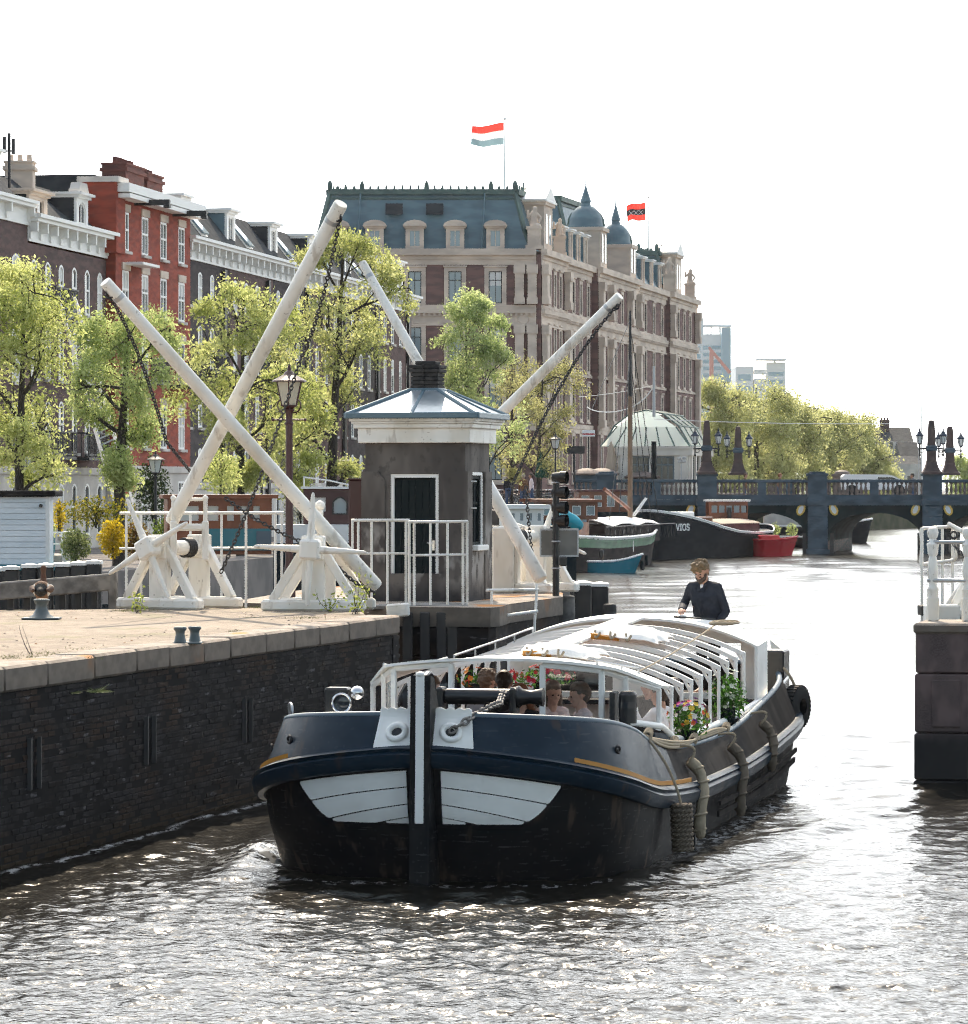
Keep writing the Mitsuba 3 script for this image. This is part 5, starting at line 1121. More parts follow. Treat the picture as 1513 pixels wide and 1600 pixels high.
for x in (.25, 1.05):                                               # corner pilasters
    for z0, z1 in ((15.3, 17.75), (8.2, 14.0)): m = MB(); fF.box(m, LF - x - .28, LF - x + .28, .05, .34, z0, z1); fF.box(m, LF - x - .36, LF - x + .36, .05, .42, z1 - .55, z1); fF.box(m, LF - x - .34, LF - x + .34, .05, .40, z0, z0 + .4); obj('pilaster', m, 'sandstone', hotel)
m = MB()
text(m, 'AMSTEL', .42, fF.pt(6.2, .06, 14.2), (1, 0, 0), (0, 0, 1), .03); obj('gold_lettering', m, 'gold_letter', hotel)
m = MB(); fF.poly(m, Polygon([(LF - .8 + .32 * math.cos(a), 14.36 + .30 * math.sin(a)) for a in np.arange(14) * .4488]), .05, .12); obj('frieze_shield', m, 'sandstone', hotel)
# river front in five sections
secs = [(240.0, 248.8, 3, .32, .62), (248.8, 260.0, 4, 0.0, .72), (260.0, 277.0, 6, .45, .66), (277.0, 293.0, 4, 0.0, .8), (293.0, 307.0, 3, .32, .75)]
for si, (ya, yb, n, prj, w) in enumerate(secs):
    s0, s1 = sfrom(ya), sfrom(yb); f = Face(fR.pt(s0, prj, 0), DS, DN); L = s1 - s0; ws = []
    cs = [L * (i + .5) / n for i in range(n)]
    if n == 3: cs = [L * .30, L * .52, L * .74]
    for c in cs:
        for z0, z1 in rowsH: ws.append(stonewin(f, c, z0, z1, w, .22))
    wall(hotel, f, L, 2.5, 18.4, ws, 'brick_hotel', .5 + prj); strings(f, L)
    if n != 4:
        for s in ([.45, L - .5] if n == 3 else [.5, 4.4, L - 4.4, L - .5]):
            for z0, z1 in ((15.3, 17.75), (7.9, 14.0)): m = MB(); f.box(m, s - .42, s + .42, .05, .40, z0, z1); f.box(m, s - .52, s + .52, .05, .50, z1 - .6, z1); f.box(m, s - .50, s + .50, .05, .48, z0, z0 + .5); obj('pilaster', m, 'sandstone', hotel)
    else:
        for i in range(n):                                          # attic dormers with white little roofs
            c = cs[i]; dormer(hotel, f, c, 1.25, 18.75, 20.75, -2.5, -.1, roof='white_trim', face='sandstone', cheek='roof_blue', pane='sky_pane')
        m = MB(); m.poly(Polygon([(-.1, 18.7), (-1.4, 21.4), (-9, 21.4), (-9, 18.7)]), L, f.o, f.n, UP, f.s); obj('wing_roof', m, 'roof_blue', hotel)
    if si == 4: m = MB(); Face(fR.pt(s1, 0, 0), -DN, DS).box(m, 0, 9, -.02, .0, 2.5, 18.4); obj('end_wall', m, 'brick_hotel', hotel)
m = MB(); m.poly(Polygon([(HX - 16.3, HY + .5), (HX - .6, HY + .5), (HX + 12.2, HY + 66), (HX - 6, HY + 66)]), 15.5, (0, 0, 2.5), (1, 0, 0), (0, 1, 0), (0, 0, 1)); obj('hotel_body', m, 'brick_hotel', hotel)
# the big mansard of the near pavilion, with crest, dormers, vents
def mans(x0, x1, y0, y1, z0, z1, inset, crest=True, m_='roof_blue', k='mansard_roof', sk=.2):
    sh = lambda y: sk * (y - y0)
    b = np.array([(x0, y0, z0), (x1, y0, z0), (x1 + sh(y1), y1, z0), (x0 + sh(y1), y1, z0)]); i = inset; t = np.array([(x0 + i, y0 + i, z1), (x1 - i, y0 + i, z1), (x1 - i + sh(y1 - i), y1 - i, z1), (x0 + i + sh(y1 - i), y1 - i, z1)])
    rings = [b, b * .65 + t * .35 + np.array([[.10, .1, 0], [-.10, .1, 0], [-.1, -.1, 0], [.1, -.1, 0]]), t]; m = MB()
    for r0, r1 in zip(rings[:-1], rings[1:]):
        for j in range(4): m.add(np.array([r0[j], r0[(j + 1) % 4], r1[(j + 1) % 4], r1[j]]), np.array([[0, 1, 2, 3]]))
    m.add(t, np.array([[0, 1, 2, 3]])); kk = obj(k, m, m_, hotel)
    m = MB()
    for j in range(4):
        for r0, r1 in zip(rings[:-1], rings[1:]): m.bar(r0[j], r1[j], .3, .16)
        a, b_ = t[j], t[(j + 1) % 4]; m.bar(a + [0, 0, -.35], b_ + [0, 0, -.35], .34, .12); m.bar(a + [0, 0, .06], b_ + [0, 0, .06], .5, .34); m.bar(a + [0, 0, -.75], b_ + [0, 0, -.75], .16, .10)
    obj('ridge_band', m, 'copper_green', kk)
    if crest:
        m = MB()
        for j in range(4):
            a, b_ = t[j], t[(j + 1) % 4]; L = np.linalg.norm(b_ - a); n = int(L / .50)
            for q in range(n + 1):
                c = a + (b_ - a) * q / n; h = .62 if q % 8 == 4 else .34; d = unit(b_ - a); w_ = .16 if q % 8 == 4 else .07
                m.add([c - d * w_ + UP * .2, c + d * w_ + UP * .2, c + d * w_ * .9 + UP * (.2 + h * .5), c + UP * (.2 + h), c - d * w_ * .9 + UP * (.2 + h * .5)] + [c - d * w_ + UP * .2 + np.cross(d, UP) * .08, c + d * w_ + UP * .2 + np.cross(d, UP) * .08, c + d * w_ * .9 + UP * (.2 + h * .5) + np.cross(d, UP) * .08, c + UP * (.2 + h) + np.cross(d, UP) * .08, c - d * w_ * .9 + UP * (.2 + h * .5) + np.cross(d, UP) * .08], [[0, 1, 2], [0, 2, 4], [2, 3, 4], [5, 7, 6], [5, 9, 7], [7, 9, 8], [0, 5, 6], [0, 6, 1], [1, 6, 7], [1, 7, 2], [2, 7, 8], [2, 8, 3], [3, 8, 9], [3, 9, 4], [4, 9, 5], [4, 5, 0]])
            for e in (a,): m.ball(e + UP * .45, (.16, .16, .35), 1)
        obj('roof_crest', m, 'copper_green', kk, kind='stuff')
    return kk
mk = mans(HX - 14.0, HX - .25, HY + .35, HY + 8.2, 18.72, 22.35, 1.05)
for x in (2.55, 5.07, 7.59, 10.1, 12.4):
    c = LF - x; k = dormer(hotel, fF, c, 1.15, 18.75, 20.15, -1.3, .1, roof='sandstone', face='sandstone', cheek='roof_blue', pane='sky_pane')
    m = MB(); fF.poly(m, Polygon([(c + .72 * math.cos(a), 20.22 + .34 * math.sin(a)) for a in np.linspace(0, np.pi, 12)]), -1.2, .18); obj('arched_pediment', m, 'sandstone', k)
for x in (6.35, 8.9): m = MB(); a, b = fF.pt(LF - x, -.62, 20.95), fF.pt(LF - x, -.86, 21.65); m.bar(a, b, 1.08, .05, (0, -1, 0)); obj('roof_hatch', m, 'slate', mk)
for x in (3.4, 11.2): m = MB(); m.tube([fF.pt(LF - x, -.05, 18.8), fF.pt(LF - x + .15, -.75, 21.3), fF.pt(LF - x + .18, -1.15, 22.3)], .05, 6); obj('drain_pipe', m, 'roof_blue', mk)
# stone aedicules and statues at the pavilion corners
def statue(c, z, s=1.0):
    m = MB(); m.merge(MB().span((-.55 * s, -.5 * s, 0), (.55 * s, .5 * s, .25 * s)).span((-.42 * s, -.4 * s, .25 * s), (.42 * s, .4 * s, 1.25 * s)).span((-.5 * s, -.46 * s, 1.25 * s), (.5 * s, .46 * s, 1.42 * s)).at((c[0], c[1], z))); k = obj('pedestal', m, 'sandstone', hotel)
    fig = blob([[((0, 0, 1.4), .28), ((0, 0, 1.8), .24), ((.0, 0, 2.25), .22)], [((.05, -.05, 2.25), .12), ((.05, -.05, 2.55), .15)], [((.2, 0, 2.2), .09), ((.42, -.1, 1.95), .07), ((.3, -.2, 1.7), .07)], [((-.2, 0, 2.2), .09), ((-.40, -.05, 2.0), .08), ((-.38, -.1, 2.4), .06)], [((.15, -.15, 1.5), .16), ((.3, -.3, 1.45), .13)]], .08, 4)
    fig.vertices = np.array(fig.vertices) * s + [c[0], c[1], z]; obj('statue', fig, 'sandstone', k, smooth=True)
statue(fR.pt(.4, -.2, 0), 18.75); statue(fR.pt(7.6, .1, 0), 18.75, .9); statue(fR.pt(sfrom(294), .1, 0), 18.75); statue(fR.pt(sfrom(305), .1, 0), 18.75, .9)
for s in (4.2, sfrom(299.5)):
    f = fR; m = MB(); f.box(m, s - 1.5, s + 1.5, -1.6, .0, 18.75, 21.7); f.box(m, s - 1.7, s + 1.7, -1.7, .15, 21.7, 21.95); f.poly(m, Polygon([(s - 1.75, 21.95), (s + 1.75, 21.95), (s, 22.75)]), -1.7, .15); k = obj('stone_gable', m, 'sandstone', hotel)
    for c in (s - .6, s + .6): m = MB(); f.poly(m, winpoly(c - .3, c + .3, 19.3, 21.2, .2), .0, .02); obj('pane', m, 'sky_pane', k)
    m = MB(); f.poly(m, Polygon([(s - 1.8, 22.0), (s + 1.8, 22.0), (s, 22.85), (s, 22.95), (s - 2.0, 22.05), (s - 2.0, 21.98)]).buffer(.02), -1.75, .2); f.box(m, s - 1.9, s + 1.9, -1.75, .24, 21.9, 22.02); obj('gable_cap', m, 'white_trim', k)
mans(HX - 6.0, HX + 3.2, 266.0, 276.0, 18.7, 23.9, 1.3, False, 'roof_blue', 'central_roof'); mans(HX + 8.2, HX + 10.6, 296.5, 303, 19.5, 21.9, .5, True, 'roof_blue', 'far_mansard')
# domed stair towers
for Yc, r, zt in ((263.0, 1.20, 21.6), (275.4, 1.08, 21.2)):
    s = sfrom(Yc); c = fR.pt(s, -.9, 0); m = MB(); m.merge(MB().span((-1.25, -1.25, 18.7), (1.25, 1.25, zt)).span((-1.4, -1.4, zt - .25), (1.4, 1.4, zt)).at(c, np.r_[DS, 0], np.r_[DN, 0], UP)); k = obj('dome_tower', m, 'sandstone', hotel)
    f = Face(c + np.r_[DN, 0] * 1.26, DS, DN)
    for q in (-.6, .6): m = MB(); f.poly(m, winpoly(q - .32, q + .32, 19.2, 21.2, .25), 0, .02); obj('pane', m, 'dark_pane', k)
    m = MB().lathe([(r * 1.05, zt), (r * 1.05, zt + .12), (r, zt + .2), (r * .95, zt + .65), (r * .78, zt + 1.1), (r * .5, zt + 1.42), (r * .30, zt + 1.52), (r * .26, zt + 1.75), (r * .32, zt + 1.8), (r * .10, zt + 2.6), (.04, zt + 2.9), (.02, zt + 3.5), (0, zt + 3.5)], c, 20); obj('dome', m, 'roof_blue', k, smooth=40)
    m = MB().torus(c + UP * (zt + .2), r * 1.02, .10, n=20); obj('dome_ring', m, 'copper_green', k)
# flags
def flag(name, label, top, foot, corners, bands, sd=0):
    t = thing(name, label, 'flag', 'flags on the hotel roof'); pl = MB().cyl(foot, top, .06, .035, n=8); pl.ball(top + UP * .06, .09, 1); obj('pole', pl, 'white_trim', t, smooth=40)
    a, b, c, d = [np.asarray(x, float) for x in corners]; z0 = 0.0
    n = 28
    for k, (h0, h1, m_) in enumerate(bands):
        x, y = np.meshgrid(np.linspace(0, 1, n), np.linspace(h0, h1, 6), indexing='ij')
        p = (a * (1 - x[..., None]) + b * x[..., None]) * (1 - y[..., None]) + (d * (1 - x[..., None]) + c * x[..., None]) * y[..., None]
        p = p.copy(); p[..., 1] += .30 * np.sin(x * 9 + y * 2.2 + sd) * x; p[..., 2] += .10 * np.sin(x * 7 + 1 + sd) * x
        obj(('red_band', 'white_band', 'blue_band')[k] if len(bands) == 3 and sd == 0 else ('red_band', 'black_band', 'red_band')[k], MB().shell(p, .01), m_, t, smooth=True)
    return t
Yf = 247.0
flag('flag', 'red, white and blue flag flying left from the tall pole on the hotel', P(789, 187, Yf), P(789, 303, Yf), [P(787.5, 191, Yf), P(738, 199, Yf), P(736, 229, Yf), P(787.5, 226, Yf)], [(0, .36, 'flag_red'), (.36, .69, 'flag_white'), (.69, 1, 'flag_slate')])
Yf = 300.0
fk = flag('flag', 'small red flag with a black band of three white crosses over the far hotel wing', P(1014, 309, Yf), P(1014, 402, Yf), [P(1009, 316, Yf), P(979, 321, Yf), P(981, 345, Yf), P(1009, 344, Yf)], [(0, .33, 'flag_red'), (.33, .67, 'flag_black'), (.67, 1, 'flag_red')], 2)
for i in range(3):
    c = P(1001.5 - 7.5 * i, 331.5 + .8 * i, Yf - .55); m = MB()
    for d in (-1, 1): m.bar(c + [-.17, 0, -.17 * d], c + [.17, 0, .17 * d], .03, .09, (0, 1, 0))
    obj('white_cross', m, 'flag_white', fk)
# ------------------------------------------------------------------ conservatory on the hotel terrace
scene['glasshouse_glass'] = {'type': 'principledthin', 'base_color': rgb((.86, .92, .90)), 'roughness': .3, 'diff_trans': 1.7}; taken.add('glasshouse_glass')
mat('pale_render', mottled((.66, .62, .55), (.55, .52, .47), .9), .8)
cs_ = thing('conservatory', 'cream conservatory with domed glass roof beside the bridge', 'conservatory'); Yc = 229.0
x0, x1 = P(966, 0, Yc)[0], P(1078, 0, Yc)[0]; zb0, ze, zr = 3.6, 6.2, 8.45
f = Face([x0, Yc, 0], (1, 0), (0, -1)); L = x1 - x0; fs = Face([x1, Yc, 0], DS, DN); L2 = 9.0
ws = [window(cs_, f, a, b, 4.0, 5.7, fr='blue_grey_paint', pane='dark_pane', mull=2, trans=.7, depth=-.1, sill='pale_render') for a, b in ((.75, 1.9), (2.25, 3.35))]; wall(cs_, f, L, zb0 - .5, ze, ws, 'pale_render', .3)
ws = [window(cs_, fs, .8 + 1.6 * i, 1.9 + 1.6 * i, 4.0, 5.7, fr='blue_grey_paint', pane='dark_pane', mull=1, trans=.7, depth=-.1, sill='pale_render') for i in range(5)]; wall(cs_, fs, L2, zb0 - .5, ze, ws, 'pale_render', .3)
m = MB(); f.box(m, -.1, L + .1, 0, .18, ze - .45, ze - .05); f.box(m, -.1, L + .2, 0, .30, ze - .05, ze + .08); fs.box(m, -.2, L2, 0, .18, ze - .45, ze - .05); fs.box(m, -.2, L2, 0, .3, ze - .05, ze + .08)
for s in (.35, 2.07, L - .35): f.box(m, s - .22, s + .22, 0, .12, zb0 - .5, ze - .45)
for i in range(6): fs.box(m, .2 + 1.6 * i, .6 + 1.6 * i, 0, .12, zb0 - .5, ze - .45)
obj('entablature', m, 'pale_render', cs_)
A_ = lambda s, t, z: fs.o + fs.s * t - fs.n * s + UP * z
W_ = 5.4; prof = [(.05, ze + .1), (.75, ze + 1.30), (1.7, zr - .22), (2.7, zr)]; prof = prof + [(W_ - s, z) for s, z in prof[::-1]]
pr = MB(); pts = np.array([[A_(s, t, z) for t in (.9 * .6, 2.6, 5, 7.5, L2)] for s, z in prof]); pr.grid(pts); obj('glass_roof', pr, 'glasshouse_glass', cs_)
fr = MB(); b0, b1 = A_(0, 0, ze + .1), A_(W_, 0, ze + .1); p1 = [A_(.9, .54, ze + 1.25), A_(W_ - .9, .54, ze + 1.25)]; top = A_(2.7, .9, zr)
fr.add(np.array([b0, b1, p1[1], p1[0]]), np.array([[0, 1, 2, 3]])); fr.add(np.array([p1[0], p1[1], A_(W_ - 2.1, .54, zr - .15), A_(2.7, .54, zr), A_(2.1, .54, zr - .15)]), np.array([[0, 1, 2], [0, 2, 3], [0, 3, 4]])); fr.add(np.array([b0, p1[0], A_(0, .54, ze + .1)]), np.array([[0, 1, 2]])); obj('glass_front', fr, 'glasshouse_glass', cs_)
m = MB()
for t in (.54, 2.6, 5, 7.5): m.tube([A_(s, t, z + .03) for s, z in prof], .05, 5)
for s, z in prof: m.tube([A_(s, .54, z + .03), A_(s, L2, z + .03)], .05, 5)
for k in np.linspace(0, 1, 7): m.tube([b0 * (1 - k) + b1 * k, p1[0] * (1 - k) + p1[1] * k], .045, 5)
obj('glazing_bars', m, 'copper_green', cs_)
# ------------------------------------------------------------------ far towers and blocks in the haze
mat('far_concrete', (.90, .89, .88), .7); mat('far_glass', (.42, .54, .60), .3); mat('crane_red', (.75, .35, .28), .6)  # far_concrete is very pale: distance haze put into its base colour
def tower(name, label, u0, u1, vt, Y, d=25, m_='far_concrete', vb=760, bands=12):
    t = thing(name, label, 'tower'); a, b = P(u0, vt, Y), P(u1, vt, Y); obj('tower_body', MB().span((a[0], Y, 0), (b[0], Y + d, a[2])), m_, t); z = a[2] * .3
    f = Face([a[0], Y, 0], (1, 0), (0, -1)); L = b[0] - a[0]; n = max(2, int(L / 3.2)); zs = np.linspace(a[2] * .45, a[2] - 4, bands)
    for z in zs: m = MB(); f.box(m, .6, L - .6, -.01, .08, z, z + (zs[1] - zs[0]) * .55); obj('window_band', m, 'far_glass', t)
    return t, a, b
t, a, b = tower('office_tower', 'pale tall slab tower rising directly behind the hotel end', 1082, 1099, 497, 900, 25)
t, a, b = tower('office_tower', 'hazy grey tower with flat roof frame and green glass corner', 1094, 1140, 522, 1000, 30)
m = MB(); m.span((a[0], 1000, a[2] + 2.0), (b[0] + .6, 1010, a[2] + 2.4)); [m.cyl((x, 1003, a[2] - 1), (x, 1003, a[2] + 2), .2, n=5) for x in np.linspace(a[0] + .8, b[0], 4)]; obj('roof_frame', m, 'far_concrete', t)
m = MB(); q0, q1 = P(1128, 512, 997), P(1142, 512, 997); m.span((q0[0], 996, q0[2] - 14), (q1[0], 1004, q0[2])); obj('glass_corner', m, 'far_glass', t)
tower('office_tower', 'low hazy office block with slanted top left of the portal tower', 1150, 1177, 573, 1100, 30, bands=6)
t, a, b = tower('office_tower', 'hazy white portal tower with a thin roof wing above the willows', 1198, 1228, 566, 1100, 30, bands=9)
m = MB(); q0, q1 = P(1182, 562, 1098), P(1229, 562, 1098); m.span((q0[0], 1098, q0[2] - .2), (q1[0], 1104, q0[2] + .3)); m.cyl((P(1211, 0, 1100)[0], 1100, a[2]), (P(1211, 0, 1100)[0], 1100, q0[2]), .3, n=5); q0, q1 = P(1178, 578, 1101), P(1199, 578, 1101); m.span((q0[0], 1101, q0[2] - 1.2), (q1[0], 1106, q0[2])); q0, q1 = P(1178, 592, 1101), P(1199, 592, 1101); m.span((q0[0], 1101, 0), (q1[0], 1110, q0[2])); obj('portal', m, 'far_concrete', t)
ck = thing('tower_crane', 'thin red crane jib sloping in front of the hazy towers', 'crane'); m = MB(); m.bar(P(1108, 542, 960), P(1142, 582, 960), .5, .5); m.bar(P(1108, 545, 960), P(1140, 584, 960), .3, .3); m.bar(P(1112, 549, 960), P(1112, 700, 960), 1.0, 1.0, (0, 1, 0)); obj('jib', m, 'crane_red', ck)
fb = [('dark roofed block of houses on the far right bank beyond the willows', 1370, 1428, 667, 690, 520), ('grey gabled house on the far right bank beside the lamp obelisks', 1408, 1440, 690, 720, 470), ('low pale house with dark roof on the far bank right of the willows', 1378, 1440, 712, 725, 440)]
for l, u0, u1, vt, ve, Y in fb:
    t = thing('far_house', l, 'house', 'houses on the far right bank'); a, b = P(u0, ve, Y), P(u1, vt, Y); obj('wall', MB().span((a[0], Y, 1), (b[0], Y + 10, a[2])), 'stucco_white' if ve > 688 else 'brick_purple', t)
    f = Face([a[0], Y, 0], (1, 0), (0, -1)); L = b[0] - a[0]; m = MB(); m.poly(Polygon([(0, a[2]), (-5, b[2]), (-10, a[2])]), L, f.o, f.n, UP, f.s); obj('roof', m, 'slate', t)
    for i in range(int(L / 1.3)): 
        for z in np.arange(4.2, a[2] - .9, 1.6): m = MB(); f.box(m, .35 + 1.3 * i, .95 + 1.3 * i, -.02, .05, z, z + .9); obj('window', m, 'dark_pane', t)
    if ve < 700: chimney(t, (a[0] + L * .3, Y + 4), 1.2, .8, b[2] - 1, b[2] + 1.0, 3, 'brick_purple')
# ------------------------------------------------------------------ banks and streets
mat('street', mottled((.16, .14, .13), (.10, .09, .085), 1.2), .9)
mat('quay_brick', mottled((.055, .042, .04), (.03, .025, .024), 1.5, 4), .85)
mat('bank_soil', mottled((.06, .055, .03), (.03, .04, .015), .6), .95)
pts = [hline(88) + HN * 10.3, hline(105) + HN * 10.4, (-3.9, 134.0), (0.1, 177.0), (1.4, 192.0), (4.8, 222.0), (6.8, 223.5), (6.8, 240), (20.2, 309), (14, 640), (-300, 690), (-300, 88)]
ground('left_street', [tuple(p) for p in pts], GZ, 'street', 3.5, label='shaded brick street on the left bank')
ground('hotel_terrace', [(-16, 226.5), (6.6, 224.0), (9.6, 229.5), (21.5, 309), (-16, 309)], 3.38, 'street', 3.0, label='raised terrace in front of the hotel')
ground('far_bank', [(14, 330), (32, 335), (60, 420), (64, 560), (-40, 1300), (-300, 1300), (-300, 690), (18, 690)], 1.5, 'bank_soil', 3.0, label='green far bank below the willows')
ground('right_bank', [(56, 250), (90, 250), (400, 600), (400, 1320), (-40, 1320), (90, 640), (64, 500)], 1.5, 'bank_soil', 3.0, label='far right bank beyond the bridge')
ground('distant_land', [(-490, 1290), (490, 1290), (490, 1350), (-490, 1350)], 1.2, 'bank_soil', 2.5, label='distant city ground in the haze')
# ================================================================== trees and plants
mat('bark', mottled((.045, .036, .028), (.022, .018, .015), 6, 2), .9)
def smooth01(x): x = np.clip(x, 0, 1); return x * x * (3 - 2 * x)
def tree(name, label, base, H, crown, trunk_h, n_leaf, leaf, sd, cols, group, r0=.16, droop=0.0, bare=0.0, upright=.5, nl=11, clump=.17):
    """crown: centre (x, y, z) and radii of the envelope, relative to the foot"""
    r = np.random.default_rng(sd); t = thing(name, label, 'tree', group); base = np.asarray(base, float); cc, cr = np.array(crown[0], float), np.array(crown[1], float)
    m = MB(); n = 8; lean = np.r_[r.normal(0, .05, 2), 0]
    tr = spline([(0, 0, -.4), (0, 0, trunk_h * .5) + lean * .5, (0, 0, trunk_h) + lean, cc * [.5, .5, 0] + [0, 0, trunk_h + (H - trunk_h) * .45], cc * [1, 1, 0] + [0, 0, H * .96]], 14)
    m.tube(tr + base, np.linspace(1, .08, 14) ** .8 * r0, 8); tips = []
    def inside(p): return np.sum(((p - cc) / cr) ** 2)
    def grow(p, d, L, rad, lev):
        k = 5; pts = [p]; dd = d
        for i in range(k):
            dd = unit(dd + r.normal(0, .16, 3) + UP * (.10 * upright if lev < 2 else -.06 - droop * .25)); q = pts[-1] + dd * L / k
            if inside(q) > 1.15: dd = unit(dd + (cc - q) / cr * .5); q = pts[-1] + dd * L / k * .6
            pts.append(q)
        pts = np.array(pts); m.tube(pts + base, np.linspace(rad, rad * .45, k + 1), 5 if lev < 2 else 3, cap=False)
        for q in pts[2 if lev < 3 else 1:]: tips.append((q, lev, dd))
        if lev < 3:
            for j in range((4, 4, 3)[lev]):
                i = r.integers(1, k + 1); nd = unit(dd + r.normal(0, .62, 3) * [1, 1, .7]); grow(pts[i], nd, L * r.uniform(.5, .72), rad * .5, lev + 1)
    for i in range(nl):
        f = .25 + .7 * (i + r.random() * .6) / nl; z = trunk_h * .92 + (H * .92 - trunk_h) * (i / nl); k = np.argmin(np.abs(tr[:, 2] - z)); a = i * 2.4 + r.normal(0, .3); out = np.array([math.cos(a), math.sin(a), upright * r.uniform(.6, 1.5)])
        reach = np.hypot(cr[0], cr[1]) / 1.41 * math.sqrt(max(.12, 1 - ((z - cc[2]) / (cr[2] * 1.05)) ** 2)); grow(tr[k], unit(out), reach * r.uniform(.75, 1.1), r0 * .42 * (1 - .5 * i / nl), 0)
    obj('trunk', m, 'bark', t)
    P_ = np.array([q for q, l, d in tips if l >= 1]); w = np.array([(.12, .7, 1.5)[l - 1] for q, l, d in tips if l >= 1]); w *= r.lognormal(0, .5 if droop else .8, len(w)) * (.30 + smooth01((meshkit.fbm(P_ * 1.3 + sd, 2, sd) - .36 - bare * .15) / .16)); w /= w.sum()
    idx = r.choice(len(P_), n_leaf, p=w); off = r.normal(0, clump, (n_leaf, 3)) * [1, 1, .8]; off[:, 2] -= droop * np.abs(r.normal(0, 1.0, n_leaf)); c = P_[idx] + off
    a = r.normal(0, 1, (n_leaf, 3)); a[:, 2] -= .5; a /= np.linalg.norm(a, axis=1, keepdims=True); b = np.cross(a, r.normal(0, 1, (n_leaf, 3))); b /= np.linalg.norm(b, axis=1, keepdims=True) + 1e-9; s = leaf * np.clip(r.lognormal(-.12, .42, (n_leaf, 1)), .35, 2.2)
    bend = np.cross(a, b) * s * .25
    V = np.stack([c - a * s, c + b * s * .55 + bend, c + a * s, c - b * s * .55 + bend], 1).reshape(-1, 3) + base; i4 = np.arange(n_leaf)[:, None] * 4
    Fc = np.vstack([i4 + [0, 1, 2], i4 + [0, 2, 3]]); c0, c1 = np.array(cols[0]), np.array(cols[1]); mixv = np.clip(meshkit.fbm(c * .8 + 3, 2, sd) * 1.6 - .3 + r.normal(0, .22, n_leaf), 0, 1)[:, None]
    C = np.repeat(c0 * (1 - mixv) + c1 * mixv, 4, 0); obj('crown', (V, Fc), 'leaf', t, color=C); return t
YG = [(.36, .41, .11), (.70, .72, .32)]; GG = [(.29, .37, .12), (.62, .68, .30)]
def foot(u, Y, z=GZ): q = P(u, 0, Y); q[2] = z; return q
SPR = 'spring trees along the left bank'
tree('lime_tree', 'yellow green spring tree filling the left edge of the picture', foot(34, 95), 7.7, ((0, 0, 4.7), (1.6, 1.8, 3.1)), 2.0, 23000, .042, 41, YG, SPR, .15)
tree('lime_tree', 'dense bright green tree with dark trunk in front of the red house', foot(186, 104), 7.3, ((.25, 0, 4.8), (1.4, 1.5, 2.3)), 1.9, 23000, .044, 42, GG, SPR, .20)
tree('lime_tree', 'yellow green tree behind the crossed white bars', foot(376, 119), 8.5, ((.1, 0, 5.1), (2.15, 2.2, 3.0)), 2.2, 23000, .048, 43, YG, SPR, .15)
tree('lime_tree', 'tallest spring tree, with open dark limbs, between lamp post and hotel', foot(515, 134), 11.0, ((.5, 0, 6.5), (2.45, 2.6, 4.3)), 2.4, 22000, .053, 44, [(.34, .38, .11), (.70, .71, .33)], SPR, .22, bare=.3)
tree('poplar_tree', 'fresh green pointed tree right above the hut chimney', foot(728, 185), 11.0, ((0, 0, 4.8), (2.7, 2.6, 6.4)), 2.4, 30000, .058, 45, [(.33, .42, .16), (.66, .72, .36)], SPR, .16, upright=1.0)
tree('elm_tree', 'sparse brownish spring tree left of the hotel corner', foot(842, 208), 9.6, ((.2, 0, 5.8), (2.6, 2.5, 3.8)), 2.4, 13000, .052, 46, [(.30, .29, .12), (.54, .53, .24)], SPR, .14, bare=.6, nl=12)
tree('elm_tree', 'thin twiggy tree between the hotel and the sparse tree', foot(800, 200), 9.0, ((0, 0, 5.2), (1.6, 1.6, 3)), 2.4, 4500, .06, 47, [(.30, .29, .12), (.54, .53, .24)], SPR, .12, bare=.6)
tree('lime_tree', 'small tree seen low between the lamp post and the hut', foot(455, 126), 6.0, ((0, 0, 4), (1.3, 1.3, 2.0)), 1.8, 7000, .058, 48, YG, SPR, .11)
WL = [(.38, .40, .16), (.68, .68, .34)]
wl_ = [('large willow nearest the hotel end, its crown cut by the hotel wall', 1118, 350, 12.6, 3.9, 62), ('large pale willow second from the hotel', 1182, 362, 12.2, 4.3, 63), ('broad willow in the middle of the row behind the bridge', 1240, 372, 10.9, 4.0, 64), ('willow before the last in the row behind the bridge', 1295, 382, 10.0, 3.8, 65), ('last rounded willow at the right end of the row', 1340, 392, 9.4, 3.2, 66)]
for l, u, Y, H, R, sd in wl_:
    tree('willow_tree', l, foot(u, Y, 1.5), H, ((0, 0, H * .52), (R, R, H * .50)), 2.0, 32000, .11, sd, WL, 'willows behind the bridge', .35, droop=.35, clump=.46, nl=11)
tree('willow_tree', 'small low willow at the water edge under the right end of the row', foot(1372, 398, 1.5), 4.6, ((0, 0, 2.4), (2.2, 2.0, 2.3)), 1.0, 8000, .12, 67, WL, 'willows behind the bridge', .15, droop=.2, clump=.4)
tree('willow_tree', 'green tree behind the lamp obelisks at the right edge', foot(1508, 480, 1.5), 5.6, ((0, 0, 3.2), (2.8, 2.0, 2.6)), 1.0, 7000, .14, 68, GG, 'willows behind the bridge', .15, clump=.4)
